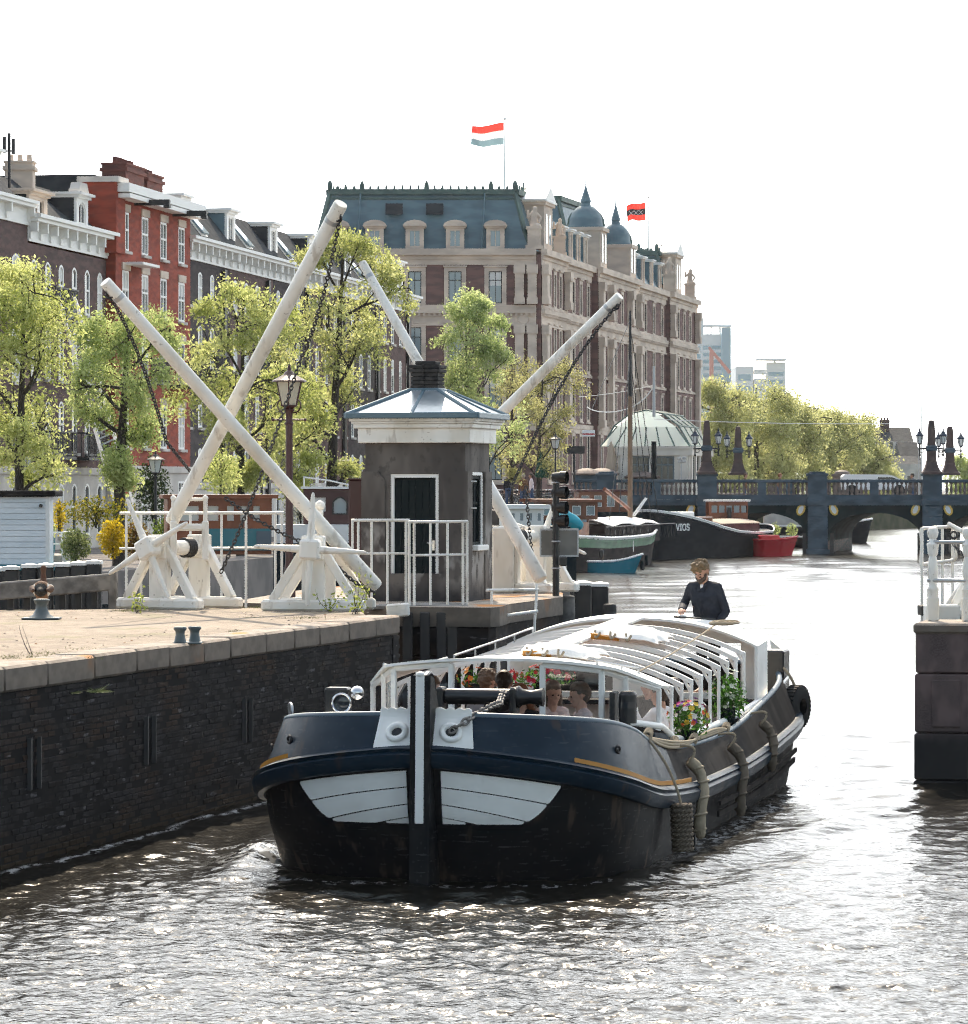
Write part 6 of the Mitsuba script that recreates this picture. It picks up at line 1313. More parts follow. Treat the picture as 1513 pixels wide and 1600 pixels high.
def shrub(name, label, c, rad, n, leaf, cols, sd, cat='shrub', group=None):
    t = thing(name, label, cat, group); r = np.random.default_rng(sd); c = np.asarray(c, float); rad = np.asarray(rad, float); m = MB()
    for k in range(9): d = unit(r.normal(0, 1, 3) + UP * 1.1); m.tube(spline([c - UP * rad[2] * .95, c + d * rad * .3, c + d * rad * .85], 6), np.linspace(.02, .006, 6), 4)
    obj('stem', m, 'bark', t); p = r.normal(0, 1, (n, 3)); p /= np.linalg.norm(p, axis=1, keepdims=True); q = c + p * rad * (r.random((n, 1)) ** .45) * (.75 + .5 * meshkit.fbm(p * 2.2 + sd, 2, sd)[:, None])
    a = r.normal(0, 1, (n, 3)); a /= np.linalg.norm(a, axis=1, keepdims=True); b = np.cross(a, r.normal(0, 1, (n, 3))); b /= np.linalg.norm(b, axis=1, keepdims=True); s = leaf * r.uniform(.5, 1.2, (n, 1)); V = np.stack([q - a * s, q + b * s * .6, q + a * s, q - b * s * .6], 1).reshape(-1, 3); i4 = np.arange(n)[:, None] * 4; mm = r.random((n, 1)); C = np.repeat(np.array(cols[0]) * (1 - mm) + np.array(cols[1]) * mm, 4, 0)
    obj('leaves', (V, np.vstack([i4 + [0, 1, 2], i4 + [0, 2, 3]])), 'leaf', t, color=C); return t
YL = [(.42, .30, .015), (.62, .48, .04)]
shrub('shrub', 'bright yellow flowering shrub behind the left railing', P(176, 842, 82), (.32, .35, .42), 1900, .035, YL, 71)
shrub('shrub', 'rounded grey green bush beside the left houseboat', P(118, 852, 78), (.34, .35, .36), 2300, .03, [(.08, .12, .03), (.30, .33, .16)], 72)
shrub('shrub', 'rusty brown and green shrub between the yellow shrub and the windlass', P(212, 845, 83), (.35, .4, .45), 1600, .035, [(.12, .05, .02), (.25, .20, .05)], 73)
shrub('shrub', 'tall yellow green potted plant behind the railing of the left houseboat', P(62, 810, 79), (.35, .3, .5), 700, .04, [(.30, .30, .03), (.5, .42, .05)], 74)
shrub('shrub', 'loose yellow sprigs left of the yellow shrub', P(92, 806, 85), (.16, .2, .42), 380, .035, YL, 75)
shrub('shrub', 'pale green sapling foliage above the brown houseboat roof', P(345, 740, 92), (.55, .5, .62), 1300, .045, YG, 76)
shrub('shrub', 'dark evergreen bush at the street behind the left windlass', P(238, 765, 108), (.55, .6, .95), 1700, .05, [(.015, .03, .012), (.04, .06, .02)], 77)
shrub('shrub', 'green low plants behind the left railing', P(262, 830, 80), (.35, .3, .4), 1100, .035, [(.06, .10, .02), (.2, .26, .05)], 78)
shrub('shrub', 'white flowering bush behind the lamp post', P(470, 800, 90), (.5, .4, .4), 900, .03, [(.10, .12, .06), (.45, .45, .40)], 79)
shrub('shrub', 'mixed green plants along the bank under the green tree', P(150, 800, 92), (1.0, .4, .4), 1500, .04, [(.08, .12, .02), (.4, .32, .03)], 80)
# ================================================================== bridge
def bstone(p, n, uv):
    a = fbm(p.x * 1.5, p.y * 1.5, p.z * 2.5, 4); return mix((.070, .108, .140), (.040, .064, .086), smoothstep(.3, .7, a))
mat('bridge_stone', mikit.proc(bstone), .75)
mat('bridge_iron', mottled((.012, .032, .034), (.008, .020, .024), 1.2), .8, spec=.15)
mat('obelisk_stone', mottled((.085, .05, .045), (.05, .032, .03), 2.0), .6)
mat('baluster_stone', mottled((.20, .15, .13), (.12, .10, .09), 3.0), .7)
bridge = thing('stone_bridge', 'grey blue stone bridge with balustrade, flat arches and gold shields', 'bridge')
BY = 223.0; DEP = 13.5; PXS = [7.1, 12.95, 19.35, 26.0, 32.6]
sk = np.array([.2, 1.0, 0]); X0, X1 = 5.2, 36.0
pg = sbox(X0, -.6, X1, 3.0); spans = []
for a, b in zip(PXS[:-1], PXS[1:]):
    c, hw = (a + b) / 2, (b - a) / 2 - .62; g = np.linspace(0, np.pi, 20); spans.append(Polygon([(c + hw * math.cos(t), .75 + 1.62 * math.sin(t) ** .85) for t in g] + [(c - hw, -.7), (c + hw, -.7)]))
obj('arched_body', MB().poly(pg.difference(unary_union(spans)), DEP, (0, BY, 0), (1, 0, 0), UP, sk), 'bridge_iron', bridge)
m = MB().add(np.array([(X0, BY, 3.0), (X1, BY, 3.0), (X1 + .2 * DEP, BY + DEP, 3.0), (X0 + .2 * DEP, BY + DEP, 3.0)]) + UP * .32, np.array([[0, 1, 2, 3]])); obj('roadway', m, 'street', bridge)
def shear(v): v = v.copy(); v[:, 0] += .2 * (v[:, 1] - BY); return v
for s_, y in ((0, BY), (1, BY + DEP)):
    m = MB(); o = -1 if s_ == 0 else 1
    m.span((X0, y - .30, 2.98), (X1, y + .18, 3.12)); m.span((X0, y - .22, 2.80), (X1, y + .12, 2.975)); m.span((X0, y - .14, 3.125), (X1, y + .14, 3.40)); obj('cornice', m.map(shear), 'bridge_stone', bridge)
    m = MB(); m.span((X0, y - .20, 4.12), (X1, y + .20, 4.30), .03); obj('parapet_coping', m.map(shear), 'bridge_stone', bridge)
    x = X0 + .2
    while x < 31.5:
        near = min(abs(x - p) for p in PXS); mid = min(abs(x - (a + b) / 2) for a, b in zip(PXS[:-1], PXS[1:]))
        if near > .72 and mid > .28:
            if s_ == 0 or x < 31: obj('baluster', MB().lathe([(.085, 3.40), (.085, 3.46), (.05, 3.50), (.09, 3.64), (.095, 3.72), (.05, 3.95), (.045, 4.0), (.085, 4.05), (.085, 4.125)], (x, y, 0), 7).map(shear), 'baluster_stone', bridge)
        x += .262
    for a, b in zip(PXS[:-1], PXS[1:]): c = (a + b) / 2; obj('parapet_die', MB().span((c - .24, y - .17, 3.40), (c + .24, y + .17, 4.13)).map(shear), 'bridge_stone', bridge)
for i, x in enumerate(PXS):
    k = key_for('pier', bridge); m = MB(); m.span((x - .55, BY - .46, -.6), (x + .55, BY - .02, 4.5)); m.span((x - .62, BY - .54, 4.5), (x + .62, BY + .3, 4.66), .03); m.span((x - .62, BY - .53, 2.78), (x + .62, BY - .03, 3.14), .02); m.span((x - .72, BY - .65, -.6), (x + .72, BY - .02, .25), .04); m.span((x - .45, BY - .5, 4.66), (x + .45, BY + .2, 4.76), .02); scene[k] = mikit.ply(m.mesh(), 'bridge_stone')
    for z in (.28, .90, 1.52, 2.14): obj('pier_block', MB().span((x - .58, BY - .50, z), (x + .58, BY - .45, z + .58), .02), 'bridge_stone', k)
    m = MB(); m.span((x - .62, BY, -.6), (x + .62, BY + DEP, 1.0)); obj('pier_wall', m.map(shear), 'obelisk_stone', k)
    for dx in (-.80, .80): obj('fender_post', MB().span((x + dx - .10, BY - .8, -.6), (x + dx + .10, BY - .62, 1.2), .01), 'dark_timber', k)
for i, (x, s) in enumerate([(x + s * .95, s) for x in PXS[1:4] for s in (-1, 1)]):
    c = np.array([x, BY - .03, 2.55]); m = MB(); g = np.arange(20) * np.pi / 10; ca, sa = math.cos(.45 * s), math.sin(.45 * s); e1, e2 = np.array([ca, 0, sa]), np.array([-sa, 0, ca])
    m.poly(Polygon([(.24 * math.cos(a), .36 * math.sin(a)) for a in g]).difference(Polygon([(.14 * math.cos(a), .26 * math.sin(a)) for a in g])), .10, c, e1, e2, (0, -1, 0)); m.box(c + e2 * .38 + [0, -.05, 0], (.22, .1, .14), .02); k = obj('gold_shield', m, 'gold_letter', bridge)
    obj('shield_face', MB().poly(Polygon([(.14 * math.cos(a), .26 * math.sin(a)) for a in g]), .06, c, e1, e2, (0, -1, 0)), 'white_gloss', k)
mat('lamp_clear', (.62, .64, .62), .2, spec=.8)
def obelisk(x, y, top, label, arms=True):
    t = thing('lamp_obelisk', label, 'obelisk', 'obelisks with lamps on the bridge'); x = x + .2 * (y - BY); b = np.array([x, y, 4.6]); h = top - 4.6
    obj('plinth', MB().lathe([(.80, 0), (.80, .12), (.66, .20), (.52, .42), (.40, .70), (.42, .76), (.0, .76)], b, 4, math.pi / 4), 'obelisk_stone', t)
    obj('shaft', MB().lathe([(.42, .7), (.38, .76), (.235, h - .18), (.16, h - .02), (0, h)], b, 4, math.pi / 4), 'obelisk_stone', t)
    obj('collar', MB().lathe([(.36, 1.35), (.44, 1.40), (.44, 1.62), (.34, 1.68)], b, 4, math.pi / 4), 'bridge_stone', t)
    for s in (-1, 1):
        a = key_for('lamp', t); m = MB(); m.cyl(b + [s * .3, 0, 1.5], b + [s * .78, 0, 1.48], .045, n=6); m.torus(b + [s * .55, 0, 1.38], .12, .025, n=12, m=5); m.cyl(b + [s * .68, 0, 1.15], b + [s * .68, 0, 1.75], .045, n=6); m.ball(b + [s * .68, 0, 1.12], .07, 1); scene[a] = mikit.ply(m.mesh(), 'black_iron')
        c = b + [s * .68, 0, 1.72]; obj('glass', MB().lathe([(.13, .08), (.20, .50)], c, 6), 'lamp_clear', a); m = MB().lathe([(.05, 0), (.15, .06), (.15, .09), (0, .09)], c, 6); m.lathe([(.17, .49), (.25, .51), (.23, .56), (.12, .68), (.10, .74), (.04, .80), (.05, .86), (.015, .98), (0, .99)], c, 8)
        for j in range(6): g = j * np.pi / 3; e = np.array([math.cos(g), math.sin(g), 0]); m.bar(c + e * .13 + UP * .08, c + e * .20 + UP * .5, .025, .025)
        obj('hood', m, 'dark_blue_iron', a)
mat('dark_blue_iron', (.012, .025, .05), .4, metal=.2)
obelisk(12.95, BY - .1, 7.75, 'dark lamp obelisk on the near parapet by the conservatory'); obelisk(12.95, BY + DEP, 7.6, 'lamp obelisk behind the one by the conservatory, in front of willows')
obelisk(26.0, BY - .1, 7.75, 'dark lamp obelisk on the near parapet at the right side'); obelisk(26.0, BY + DEP, 7.6, 'rightmost lamp obelisk on the far parapet')
for x, y in ((19.35, BY + DEP), (7.1, BY + DEP)):
    m = MB(); m.span((x - .55, y - .2, 3.0), (x + .55, y + .5, 4.5)); m.span((x - .62, y - .3, 4.5), (x + .62, y + .55, 4.66), .03); m.lathe([(.5, 4.66), (.42, 4.8), (.2, 4.9), (0, 4.92)], (x, y + .1, 0), 10); obj('parapet_pillar', m.map(shear), 'baluster_stone', bridge)
# round-topped gate pillars of the terrace
for i, (u, v, w) in enumerate(((917, 735, 44), (941, 735, 50), (1003, 740, 52))):
    t = thing('terrace_pillar', ('squat stone pillar with rounded cap at the left end of the bridge', 'wider stone pillar with rounded cap next to the bridge start', 'low rounded stone cap in front of the conservatory')[i], 'pillar', 'round capped pillars'); q = P(u, v, 227 + i); ww = w * 227 / F / 2
    obj('shaft', MB().span((q[0] - ww * .85, q[1] - .5, 2.6), (q[0] + ww * .85, q[1] + .5, q[2] - .25), .02), 'bridge_stone', t); obj('cap', MB().lathe([(ww * 1.05, q[2] - .28), (ww * 1.1, q[2] - .18), (ww * .95, q[2] - .10), (ww * .75, q[2] + .02), (ww * .3, q[2] + .12), (0, q[2] + .14)], (q[0], q[1], 0), 16), 'baluster_stone', t, smooth=40)
# ------------------------------------------------------------------ boats
def hullmesh(L, b, zs, ze, deck=True, bow=.30, stern=.2, rake=.5, nose=1.7, tail=2.2):
    """local: x starboard, y from bow (0) to stern (L); zs(f) the sheer"""
    n = 40; t = np.linspace(0, 1, n); f = np.where(t < .4, (t / .4) ** 1.6 * .45, np.where(t < .7, .45 + (t - .4) / .3 * .25, .70 + (1 - np.clip(1 - (t - .7) / .3, 0, 1) ** 1.6) * .30))
    hb = b * np.minimum(np.minimum(1, np.clip(1 - (1 - f / bow) , 0, 1) ** (1 / nose)), np.clip((1 - f) / stern, 0, 1) ** (1 / tail)); z = np.interp(f, np.linspace(0, 1, len(zs)), zs)
    out = MB()
    for s in (-1, 1):
        rows = []
        for h in np.linspace(0, 1, 7):
            k = .72 + .28 * h ** .8; rows.append(np.stack([s * hb * k, L * f + rake * (1 - h) * (1 - f) - 0 * f, -.4 + (z + .4) * h], -1))
        out.grid(np.array(rows), s > 0)
    dk = MB(); dk.grid(np.array([np.stack([-hb, L * f, z - ze], -1), np.stack([hb, L * f, z - ze], -1)])); rim = [np.stack([s * hb * 1.01, L * f, z], -1) for s in (-1, 1)]
    return out, dk, rim, hb, f, z
def boat(name, label, o, d, L, b, zs, hullm, deckm='grey_timber', rimm='white_trim', band=None, ze=.25, cat='boat', group=None, rr=.07, **k):
    t = thing(name, label, cat, group); d = unit(d); D = np.array([d[0], d[1], 0]); R = np.array([d[1], -d[0], 0]) * -1; o = np.array([o[0], o[1], 0.0]); hm, dk, rim, hb, f, z = hullmesh(L, b, zs, ze, **k)
    tr = lambda m: m.at(o, R, D, UP)
    obj('hull', tr(hm), hullm, t, smooth=50); obj('deck', tr(dk), deckm, t); m = MB(); [m.tube(r_, rr, 6) for r_ in rim]; obj('rim', tr(m), rimm, t)
    if band:
        for (z0, z1, bm) in band:
            m = MB()
            for s in (-1, 1): m.grid(np.array([np.stack([s * (hb * (.72 + .28 * ((z + zz + .4) / (z + .4)) ** .8) + .015), L * f, z + zz], -1) for zz in (z0, (z0 + z1) / 2, z1)]), s > 0)
            obj('hull_band', tr(m), bm, t, smooth=50)
    return t, tr
mat('mast_wood', mottled((.26, .17, .11), (.17, .11, .07), 3, 1), .6); mat('barge_green', mottled((.075, .19, .10), (.05, .13, .07), 1.5), .45); mat('barge_dark', mottled((.026, .018, .018), (.010, .008, .009), 1.2, 2), .7, spec=.12); mat('navy_hull', mottled((.005, .010, .015), (.010, .015, .020), 1.5, 3), .6, spec=.12); mat('maroon', mottled((.10, .018, .022), (.06, .012, .015), 2), .4); mat('boat_red', (.42, .012, .02), .3); mat('teal', (.02, .20, .27), .4); mat('beige_cover', (.42, .34, .26), .9); mat('wheel_wood', mottled((.25, .075, .030), (.15, .045, .02), 3, 1), .4); mat('blue_tarp', (.02, .10, .28), .7); mat('turquoise_tarp', (.02, .30, .38), .7)
# green barge: stern near the traffic light, bow towards the bridge
g0, g1 = np.array([8.3, 194.5]), np.array([2.0, 172.0]); gd = unit(g1 - g0); GLn = np.linalg.norm(g1 - g0)
gb, tr = boat('canal_barge', 'green topped dark barge with white canvas hatch and brown mast', g0, gd, GLn, 1.9, [2.15, 1.75, 1.55, 1.5, 1.5, 1.6, 1.75], 'barge_dark', band=[(-.50, -.06, 'barge_green'), (-.10, .0, 'white_trim')], cat='barge', group='barges moored before the bridge')
m = MB(); x = np.linspace(-1.45, 1.45, 12); y = np.linspace(3.4, 15, 8); X_, Y_ = np.meshgrid(x, y, indexing='ij'); m.shell(np.stack([X_, Y_, 2.35 - .28 * (X_ / 1.45) ** 2 + .08 * np.sin(Y_ * 1.3)], -1), .04); obj('hatch_canvas', tr(m), 'canvas_white', gb, smooth=50)
obj('hatch_side', tr(MB().span((-1.42, 3.5, 1.2), (1.42, 14.9, 2.06))), 'barge_dark', gb); m = MB()
for yy in np.arange(4.4, 14.5, 1.7):
    for s in (-1, 1): m.cyl((s * 1.40, yy, 1.72), (s * 1.45, yy, 1.72), .14, n=10)
obj('porthole', tr(m), 'black_iron', gb, kind='stuff'); m = MB()
for s in (-1, 1):
    for yy in np.arange(1.5, 16, .8): m.cyl((s * 1.75, yy, 1.4), (s * 1.75, yy, 2.05), .02, n=4)
    m.tube([(s * 1.75, 1.5, 2.05), (s * 1.75, 16, 2.0)], .022, 4)
obj('guard_rail', tr(m), 'black_iron', gb)
wh = obj('wheelhouse', tr(MB().span((-1.2, 17.0, 1.3), (1.2, 19.8, 2.25)).span((-1.2, 17, 2.25), (-1.05, 17.15, 3.2)).span((1.05, 17, 2.25), (1.2, 17.15, 3.2)).span((-1.2, 19.65, 2.25), (-1.05, 19.8, 3.2)).span((1.05, 19.65, 2.25), (1.2, 19.8, 3.2)).span((-.5, 19.66, 2.25), (-.36, 19.78, 3.2)).span((.36, 19.66, 2.25), (.5, 19.78, 3.2)).span((1.06, 18.3, 2.25), (1.19, 18.45, 3.2)).span((-1.35, 16.8, 3.2), (1.35, 20.0, 3.34))), 'wheel_wood', gb); obj('pane', tr(MB().span((-1.0, 19.70, 2.25), (1.0, 19.72, 3.2)).span((1.11, 17.2, 2.25), (1.13, 19.6, 3.2))), 'sky_pane', wh)
m = MB(); q = P(985, 800, 188.0); m.tube([(q[0], q[1], 1.5), (q[0], q[1], 7.2), (q[0], q[1], 8.6)], [.13, .12, .10], 10); obj('mast', m, 'mast_wood', gb, smooth=40); m = MB(); m.tube([(q[0], q[1], 8.3), (q[0], q[1], 12.5)], [.11, .05], 8); obj('topmast', m, 'black_iron', gb); m = MB(); m.tube([P(945, 764, 184), P(984, 796, 187.8)], .09, 8); obj('boom', m, 'wheel_wood', gb); m = MB()
for a, b in (((985, 560, 188), (952, 812, 180)), ((985, 560, 188), (1018, 812, 191)), ((985, 560, 188), (968, 800, 183)), ((985, 560, 188), (1004, 800, 190)), ((985, 500, 188), (925, 640, 180)), ((985, 510, 188), (1030, 812, 192))): m.tube([P(*a), P(*b)], .018, 4)
obj('stay', m, 'black_iron', gb); m = MB(); m.tube([P(1009, 778, 190), P(988, 806, 189), P(992, 806, 189), P(1011, 779, 190)], .04, 5); obj('davit', m, 'white_trim', gb)
# barge with the name VIOS
v0_, v1_ = np.array([8.6, 203.0]), np.array([15.9, 220.6]); vd = unit(v1_ - v0_)
vb, tr = boat('canal_barge', 'dark barge lettered VIOS with wooden wheelhouse and maroon stern', v0_, vd, 18.9, 2.0, [2.65, 2.25, 1.75, 1.45, 1.35, 1.4, 1.75], 'navy_hull', rimm='white_trim', band=[(-.10, -.02, 'white_trim')], cat='barge', group='barges moored before the bridge', nose=2.4, rr=.045)
obj('hatch_cover', tr(MB().shell(np.stack([*np.meshgrid(np.linspace(-1.5, 1.5, 10), np.linspace(7.6, 14.5, 5), indexing='ij'), 2.05 - .10 * np.meshgrid(np.linspace(-1.5, 1.5, 10), np.linspace(7.6, 14.5, 5), indexing='ij')[0] ** 2], -1), .05)), 'beige_cover', vb); obj('hatch_side', tr(MB().span((-1.48, 7.7, 1.0), (1.48, 14.4, 1.86))), 'maroon', vb)
obj('wood_hatch', tr(MB().span((-1.2, 4.6, 1.4), (1.2, 7.2, 2.25), .03)), 'varnished_wood', vb); obj('fore_cabin', tr(MB().span((-1.2, 1.9, 1.7), (1.2, 4.2, 2.55), .05)), 'canvas_white', vb)
c = P(1137, 800, 217.0); wh = key_for('wheelhouse', vb); m = MB(); W_, D_ = 2.15, 2.2
f = Face([c[0] - 1.08, c[1] - .6, 0], (1, .05), (.05, -1)); ws = [sbox(.15 + .42 * i, 2.42, .47 + .42 * i, 2.82) for i in range(5)]; f.poly(m, sbox(0, 1.9, 2.2, 3.05).difference(unary_union(ws)), -.08, 0); f.box(m, 0, 2.2, -1.6, -.09, 1.9, 2.3); f.box(m, 0, 2.2, -1.7, -1.6, 1.9, 3.05); scene[wh] = mikit.ply(m.mesh(), 'wheel_wood'); m = MB(); f.box(m, .1, 2.1, -.06, -.04, 2.4, 2.85); obj('pane', m, 'sky_pane', wh); m = MB(); f.box(m, -.12, 2.35, -1.8, .15, 3.05, 3.16); obj('wheelhouse_roof', m, 'white_trim', wh); m = MB(); f.box(m, -.02, 2.22, -1.7, .01, 1.5, 1.9); obj('base', m, 'white_trim', wh); m = MB(); m.cyl(P(1140, 845, 216), P(1140, 793, 216), .12, n=8); obj('funnel', m, 'black_iron', vb)
hn = np.array([vd[1], -vd[0], 0]); m = MB(); td_ = unit(np.r_[vd, 0] + .30 * hn); text(m, 'VIOS', .36, P(1067, 829, 203.6), td_, UP, .015); v_ = m.V[0]; obj('name_letters', m, 'white_trim', vb)
rb, tr = boat('work_boat', 'small red steel boat with bow beside the bridge pier', (17.45, 213.4), (-1, -.10), 2.5, .85, [1.12, .98, .92, .95], 'boat_red', 'maroon', 'boat_red', bow=.4, nose=1.5, rr=.05, cat='boat'); obj('cabin', tr(MB().span((-.5, 1.1, .8), (.5, 2.2, 1.2), .06)), 'boat_red', rb)
db, tr = boat('dinghy', 'small teal dinghy with white rim and black outboard motor', (7.15, 173.0), (-1, .16), 2.5, .66, [.86, .66, .54, .52, .52], 'teal', 'beige_cover', 'white_gloss', bow=.55, nose=1.5, rr=.05, ze=.05, cat='boat'); c = P(940, 868, 173.2); m = MB(); m.box(c + [0, 0, .05], (.24, .26, .42), .06); m.box(c + [.02, 0, -.42], (.10, .14, .6), .02); obj('outboard_motor', m, 'black_paint', db, smooth=40); m = MB(); m.cyl(P(990, 862, 173), P(990, 845, 173), .02, n=5); obj('bow_post', m, 'white_trim', db); m = MB(); m.cyl(P(1003, 876, 172.7), P(1004, 891, 172.7), .09, n=8); m.cyl(P(1010, 867, 173), P(1011, 883, 173), .08, n=8); obj('fender', m, 'dark_green_paint', db)
# dark moored barge under the right arch and terrace boat under the left arch
fb_, tr = boat('far_barge', 'dark barge seen through the arch beyond the bridge', (26.5, 262.0), (-1, .05), 9.5, 1.8, [1.7, 1.3, 1.2, 1.2, 1.4], 'navy_hull', cat='barge'); obj('cabin', tr(MB().span((-1.1, 2.5, 1), (1.1, 7.4, 2.1), .05)), 'stucco_white', fb_)
ft, tr = boat('float_terrace', 'flat pontoon with plants seen through the left arch', (21.0, 243.0), (-1, .05), 6.5, 1.4, [.7, .7, .7], 'barge_dark', cat='pontoon'); 
for i in range(5): shrub('potted_plant', ('first', 'second', 'third', 'fourth', 'fifth')[i] + ' potted plant from the left on the pontoon under the arch', (15.3 + i * 1.05, 243.2, 1.15), (.38, .35, .45), 260, .07, GG, 300 + i, 'plant', 'potted plants under the arch')
# ------------------------------------------------------------------ houseboats at the left
mat('clap_white', mottled((.74, .76, .77), (.62, .66, .68), 1.5, 4), .6); mat('teal_panel', (.035, .16, .19), .5); mat('dark_teal_hull', (.006, .014, .019), .6, spec=.15); mat('bleached_plank', (.34, .31, .28), .9)
hbt = thing('houseboat', 'white clapboard houseboat cabin with green edge at the far left', 'houseboat'); Yh = 76.0; xa, xb = P(-60, 0, Yh)[0], P(76, 0, Yh)[0]; zt = P(0, 776, Yh)[2]; zb = P(0, 882, Yh)[2]
z = zb; 
obj('cabin_core', MB().span((xa, Yh + .05, zb), (xb - .03, Yh + 1.1, zt)), 'clap_white', hbt)
while z < zt - .02: obj('clapboard', MB().span((xa, Yh, z), (xb, Yh + .05, min(z + .108, zt)), .004).map(lambda v: v + np.stack([0 * v[:, 0], -.012 * ((v[:, 2] - z) < .05), 0 * v[:, 0]], -1)), 'clap_white', hbt); z += .112
obj('roof', MB().span((xa, Yh - .12, zt), (xb + .14, Yh + 1.3, zt + .12), .02), 'weathered_plank', hbt); m = MB().span((xb - .06, Yh - .02, zb), (xb + .02, Yh + .03, zt)); obj('corner_board', m, 'white_trim', hbt)
hx = P(96, 0, Yh)[0]; obj('deck_edge', MB().span((xa, Yh - .2, zb - .12), (hx, Yh + 3.2, zb), .02), 'teal_panel', hbt); obj('hull', MB().span((xa, Yh - .15, -.4), (hx - .05, Yh + 3.2, zb - .12)), 'dark_teal_hull', hbt)
m = MB().cyl((xb - .15, Yh - .02, zt - .18), (xb - .15, Yh - .10, zt - .18), .035); obj('wall_lamp', m, 'black_iron', hbt)
a, b = np.array([xb + .03, Yh + .4, 0]), np.array([xb + 1.0 * 0 + .02, Yh + .4, 0])
p0, p1, p2 = P(88, 0, 77.5), P(94, 0, 78.5), P(96, 0, 80.5)
d0 = thing('houseboat_terrace', 'pale boarded houseboat deck with white rail and flower tubs', 'deck'); Yd = 78.5; x0_, x1_ = P(22, 0, Yd)[0], P(97, 0, Yd)[0]; zd = P(0, 868, Yd)[2]
obj('deck', MB().span((x0_, Yd, zd - .15), (x1_, Yd + 2.5, zd)), 'bleached_plank', d0); obj('skirt', MB().span((x0_, Yd - .03, zd - .42), (x1_ + .03, Yd + 2.5, zd - .15)), 'teal_panel', d0)
m = MB(); zr = P(0, 832, Yd)[2]
for zz in (zr, (zr + zd) / 2): m.tube([(x0_, Yd, zz), (x1_, Yd, zz), (x1_, Yd + 2.4, zz)], .022, 6)
for k in np.linspace(0, 1, 5): m.cyl((x0_ + (x1_ - x0_) * k, Yd, zd), (x0_ + (x1_ - x0_) * k, Yd, zr), .02, n=6)
obj('rail', m, 'white_trim', d0)
m = MB(); z1 = P(0, 774, Yd)[2]
for u in (38, 59, 78): q = P(u, 0, Yd + .3); m.cyl((q[0], q[1], zd), (q[0], q[1], z1), .022, n=6)
m.tube([P(24, 774, Yd + .3), P(80, 774, Yd + .3)], .02, 6); obj('pergola', m, 'black_iron', d0)
for i, (u, v) in enumerate(((28, 857), (48, 850), (74, 846))):
    tb = thing('flower_tub', ('brown barrel tub on the houseboat deck nearest the white cabin', 'dark round tub in the middle of the houseboat deck', 'blue green tub near the end of the houseboat deck rail')[i], 'tub', 'tubs on the houseboat deck'); q = P(u, v, Yd + .5); q[2] = zd
    obj('tub', MB().lathe([(.14, 0), (.17, .18), (.16, .36), (.13, .36), (.0, .33)], q, 14), ('bleached_plank', 'dark_timber', 'teal_panel')[i], tb, smooth=40)
    shrub('shrub', ('green leafy plant in the barrel tub', 'yellow green plant in the dark tub', 'small green plant in the blue green tub')[i], q + UP * .52, (.20, .2, .22), 420, .03, (GG, YL, GG)[i], 200 + i)
# brown wooden houseboat behind the railing
wb = thing('houseboat', 'brown wooden houseboat cabin with glazed windows behind the left railing', 'houseboat'); Yw = 74.0
f = Face([P(262, 0, Yw)[0], Yw, 0], (1, .12), (.12, -1)); L = (P(425, 0, Yw)[0] - P(262, 0, Yw)[0]); zt = P(0, 779, Yw)[2]; zs_ = P(0, 818, Yw)[2]
ws = []
for a, b in ((.12, .62), (.75, 1.0), (1.12, 1.30), (1.38, 1.55), (1.63, 1.80)): ws.append(window(wb, f, a, b, zs_ + .03, zt - .12, fr='wheel_wood', pane='pale_pane', mull=0, trans=0, depth=-.05, w=.022, sill=None))
wall(wb, f, L, zs_ - .1, zt, ws, 'wheel_wood', .08); m = MB(); f.box(m, -.1, L + .12, -2, .10, zt, zt + .07); obj('roof', m, 'wheel_wood', wb); m = MB(); f.box(m, .7, L - .02, -.2, .03, zs_ - .52, zs_ - .1); obj('lower_panel', m, 'teal_panel', wb); m = MB(); f.box(m, 0, L, -2, -.09, zs_ - .6, zt - .01); obj('cabin_body', m, 'wheel_wood', wb); m = MB(); f.box(m, L - .3, L - .01, .03, .06, zs_ - .45, zs_ - .15); obj('blue_hatch', m, 'blue_grey_paint', wb)
bh, tr = boat('moored_hull', 'large dark teal boat hull behind the railing and lamp post', P(452, 0, 70.5)[:2], (-1, .14), 4.6, 1.3, [1.72, 1.70, 1.68, 1.66, 1.66], 'dark_teal_hull', rimm='dark_teal_hull', ze=.12, bow=.25, rr=.03, cat='boat'); 
wc = thing('motor_boat', 'maroon and white boat cabin between lamp post and steel column', 'boat'); Ym = 82.0; f = Face([P(474, 0, Ym)[0], Ym, 0], (1, 0), (0, -1)); L = P(556, 0, Ym)[0] - P(474, 0, Ym)[0]; zt = P(0, 764, Ym)[2]
ws = [window(wc, f, .20, .50, zt - .5, zt - .16, fr='red_brown_paint', pane='curtain_white', mull=0, trans=0, depth=-.04, w=.02, sill=None), window(wc, f, .62, .95, zt - .55, zt - .16, .12, fr='black_paint', pane='sky_pane', mull=0, trans=0, depth=-.04, w=.03, sill=None)]
wall(wc, f, L, zt - .75, zt, ws, 'red_brown_paint', .06); m = MB(); f.box(m, -.05, L + .05, -1.6, .08, zt, zt + .05); m.tube([f.pt(.02, .05, zt + .25), f.pt(L * .5, .05, zt + .18), f.pt(L, .05, zt + .05)], .02, 6); m.cyl(f.pt(.02, .05, zt), f.pt(.02, .05, zt + .27), .02, n=6); obj('roof', m, 'white_trim', wc); m = MB(); f.box(m, 0, L, -1.6, -.07, zt - .75, zt - .01); obj('cabin_body', m, 'red_brown_paint', wc)
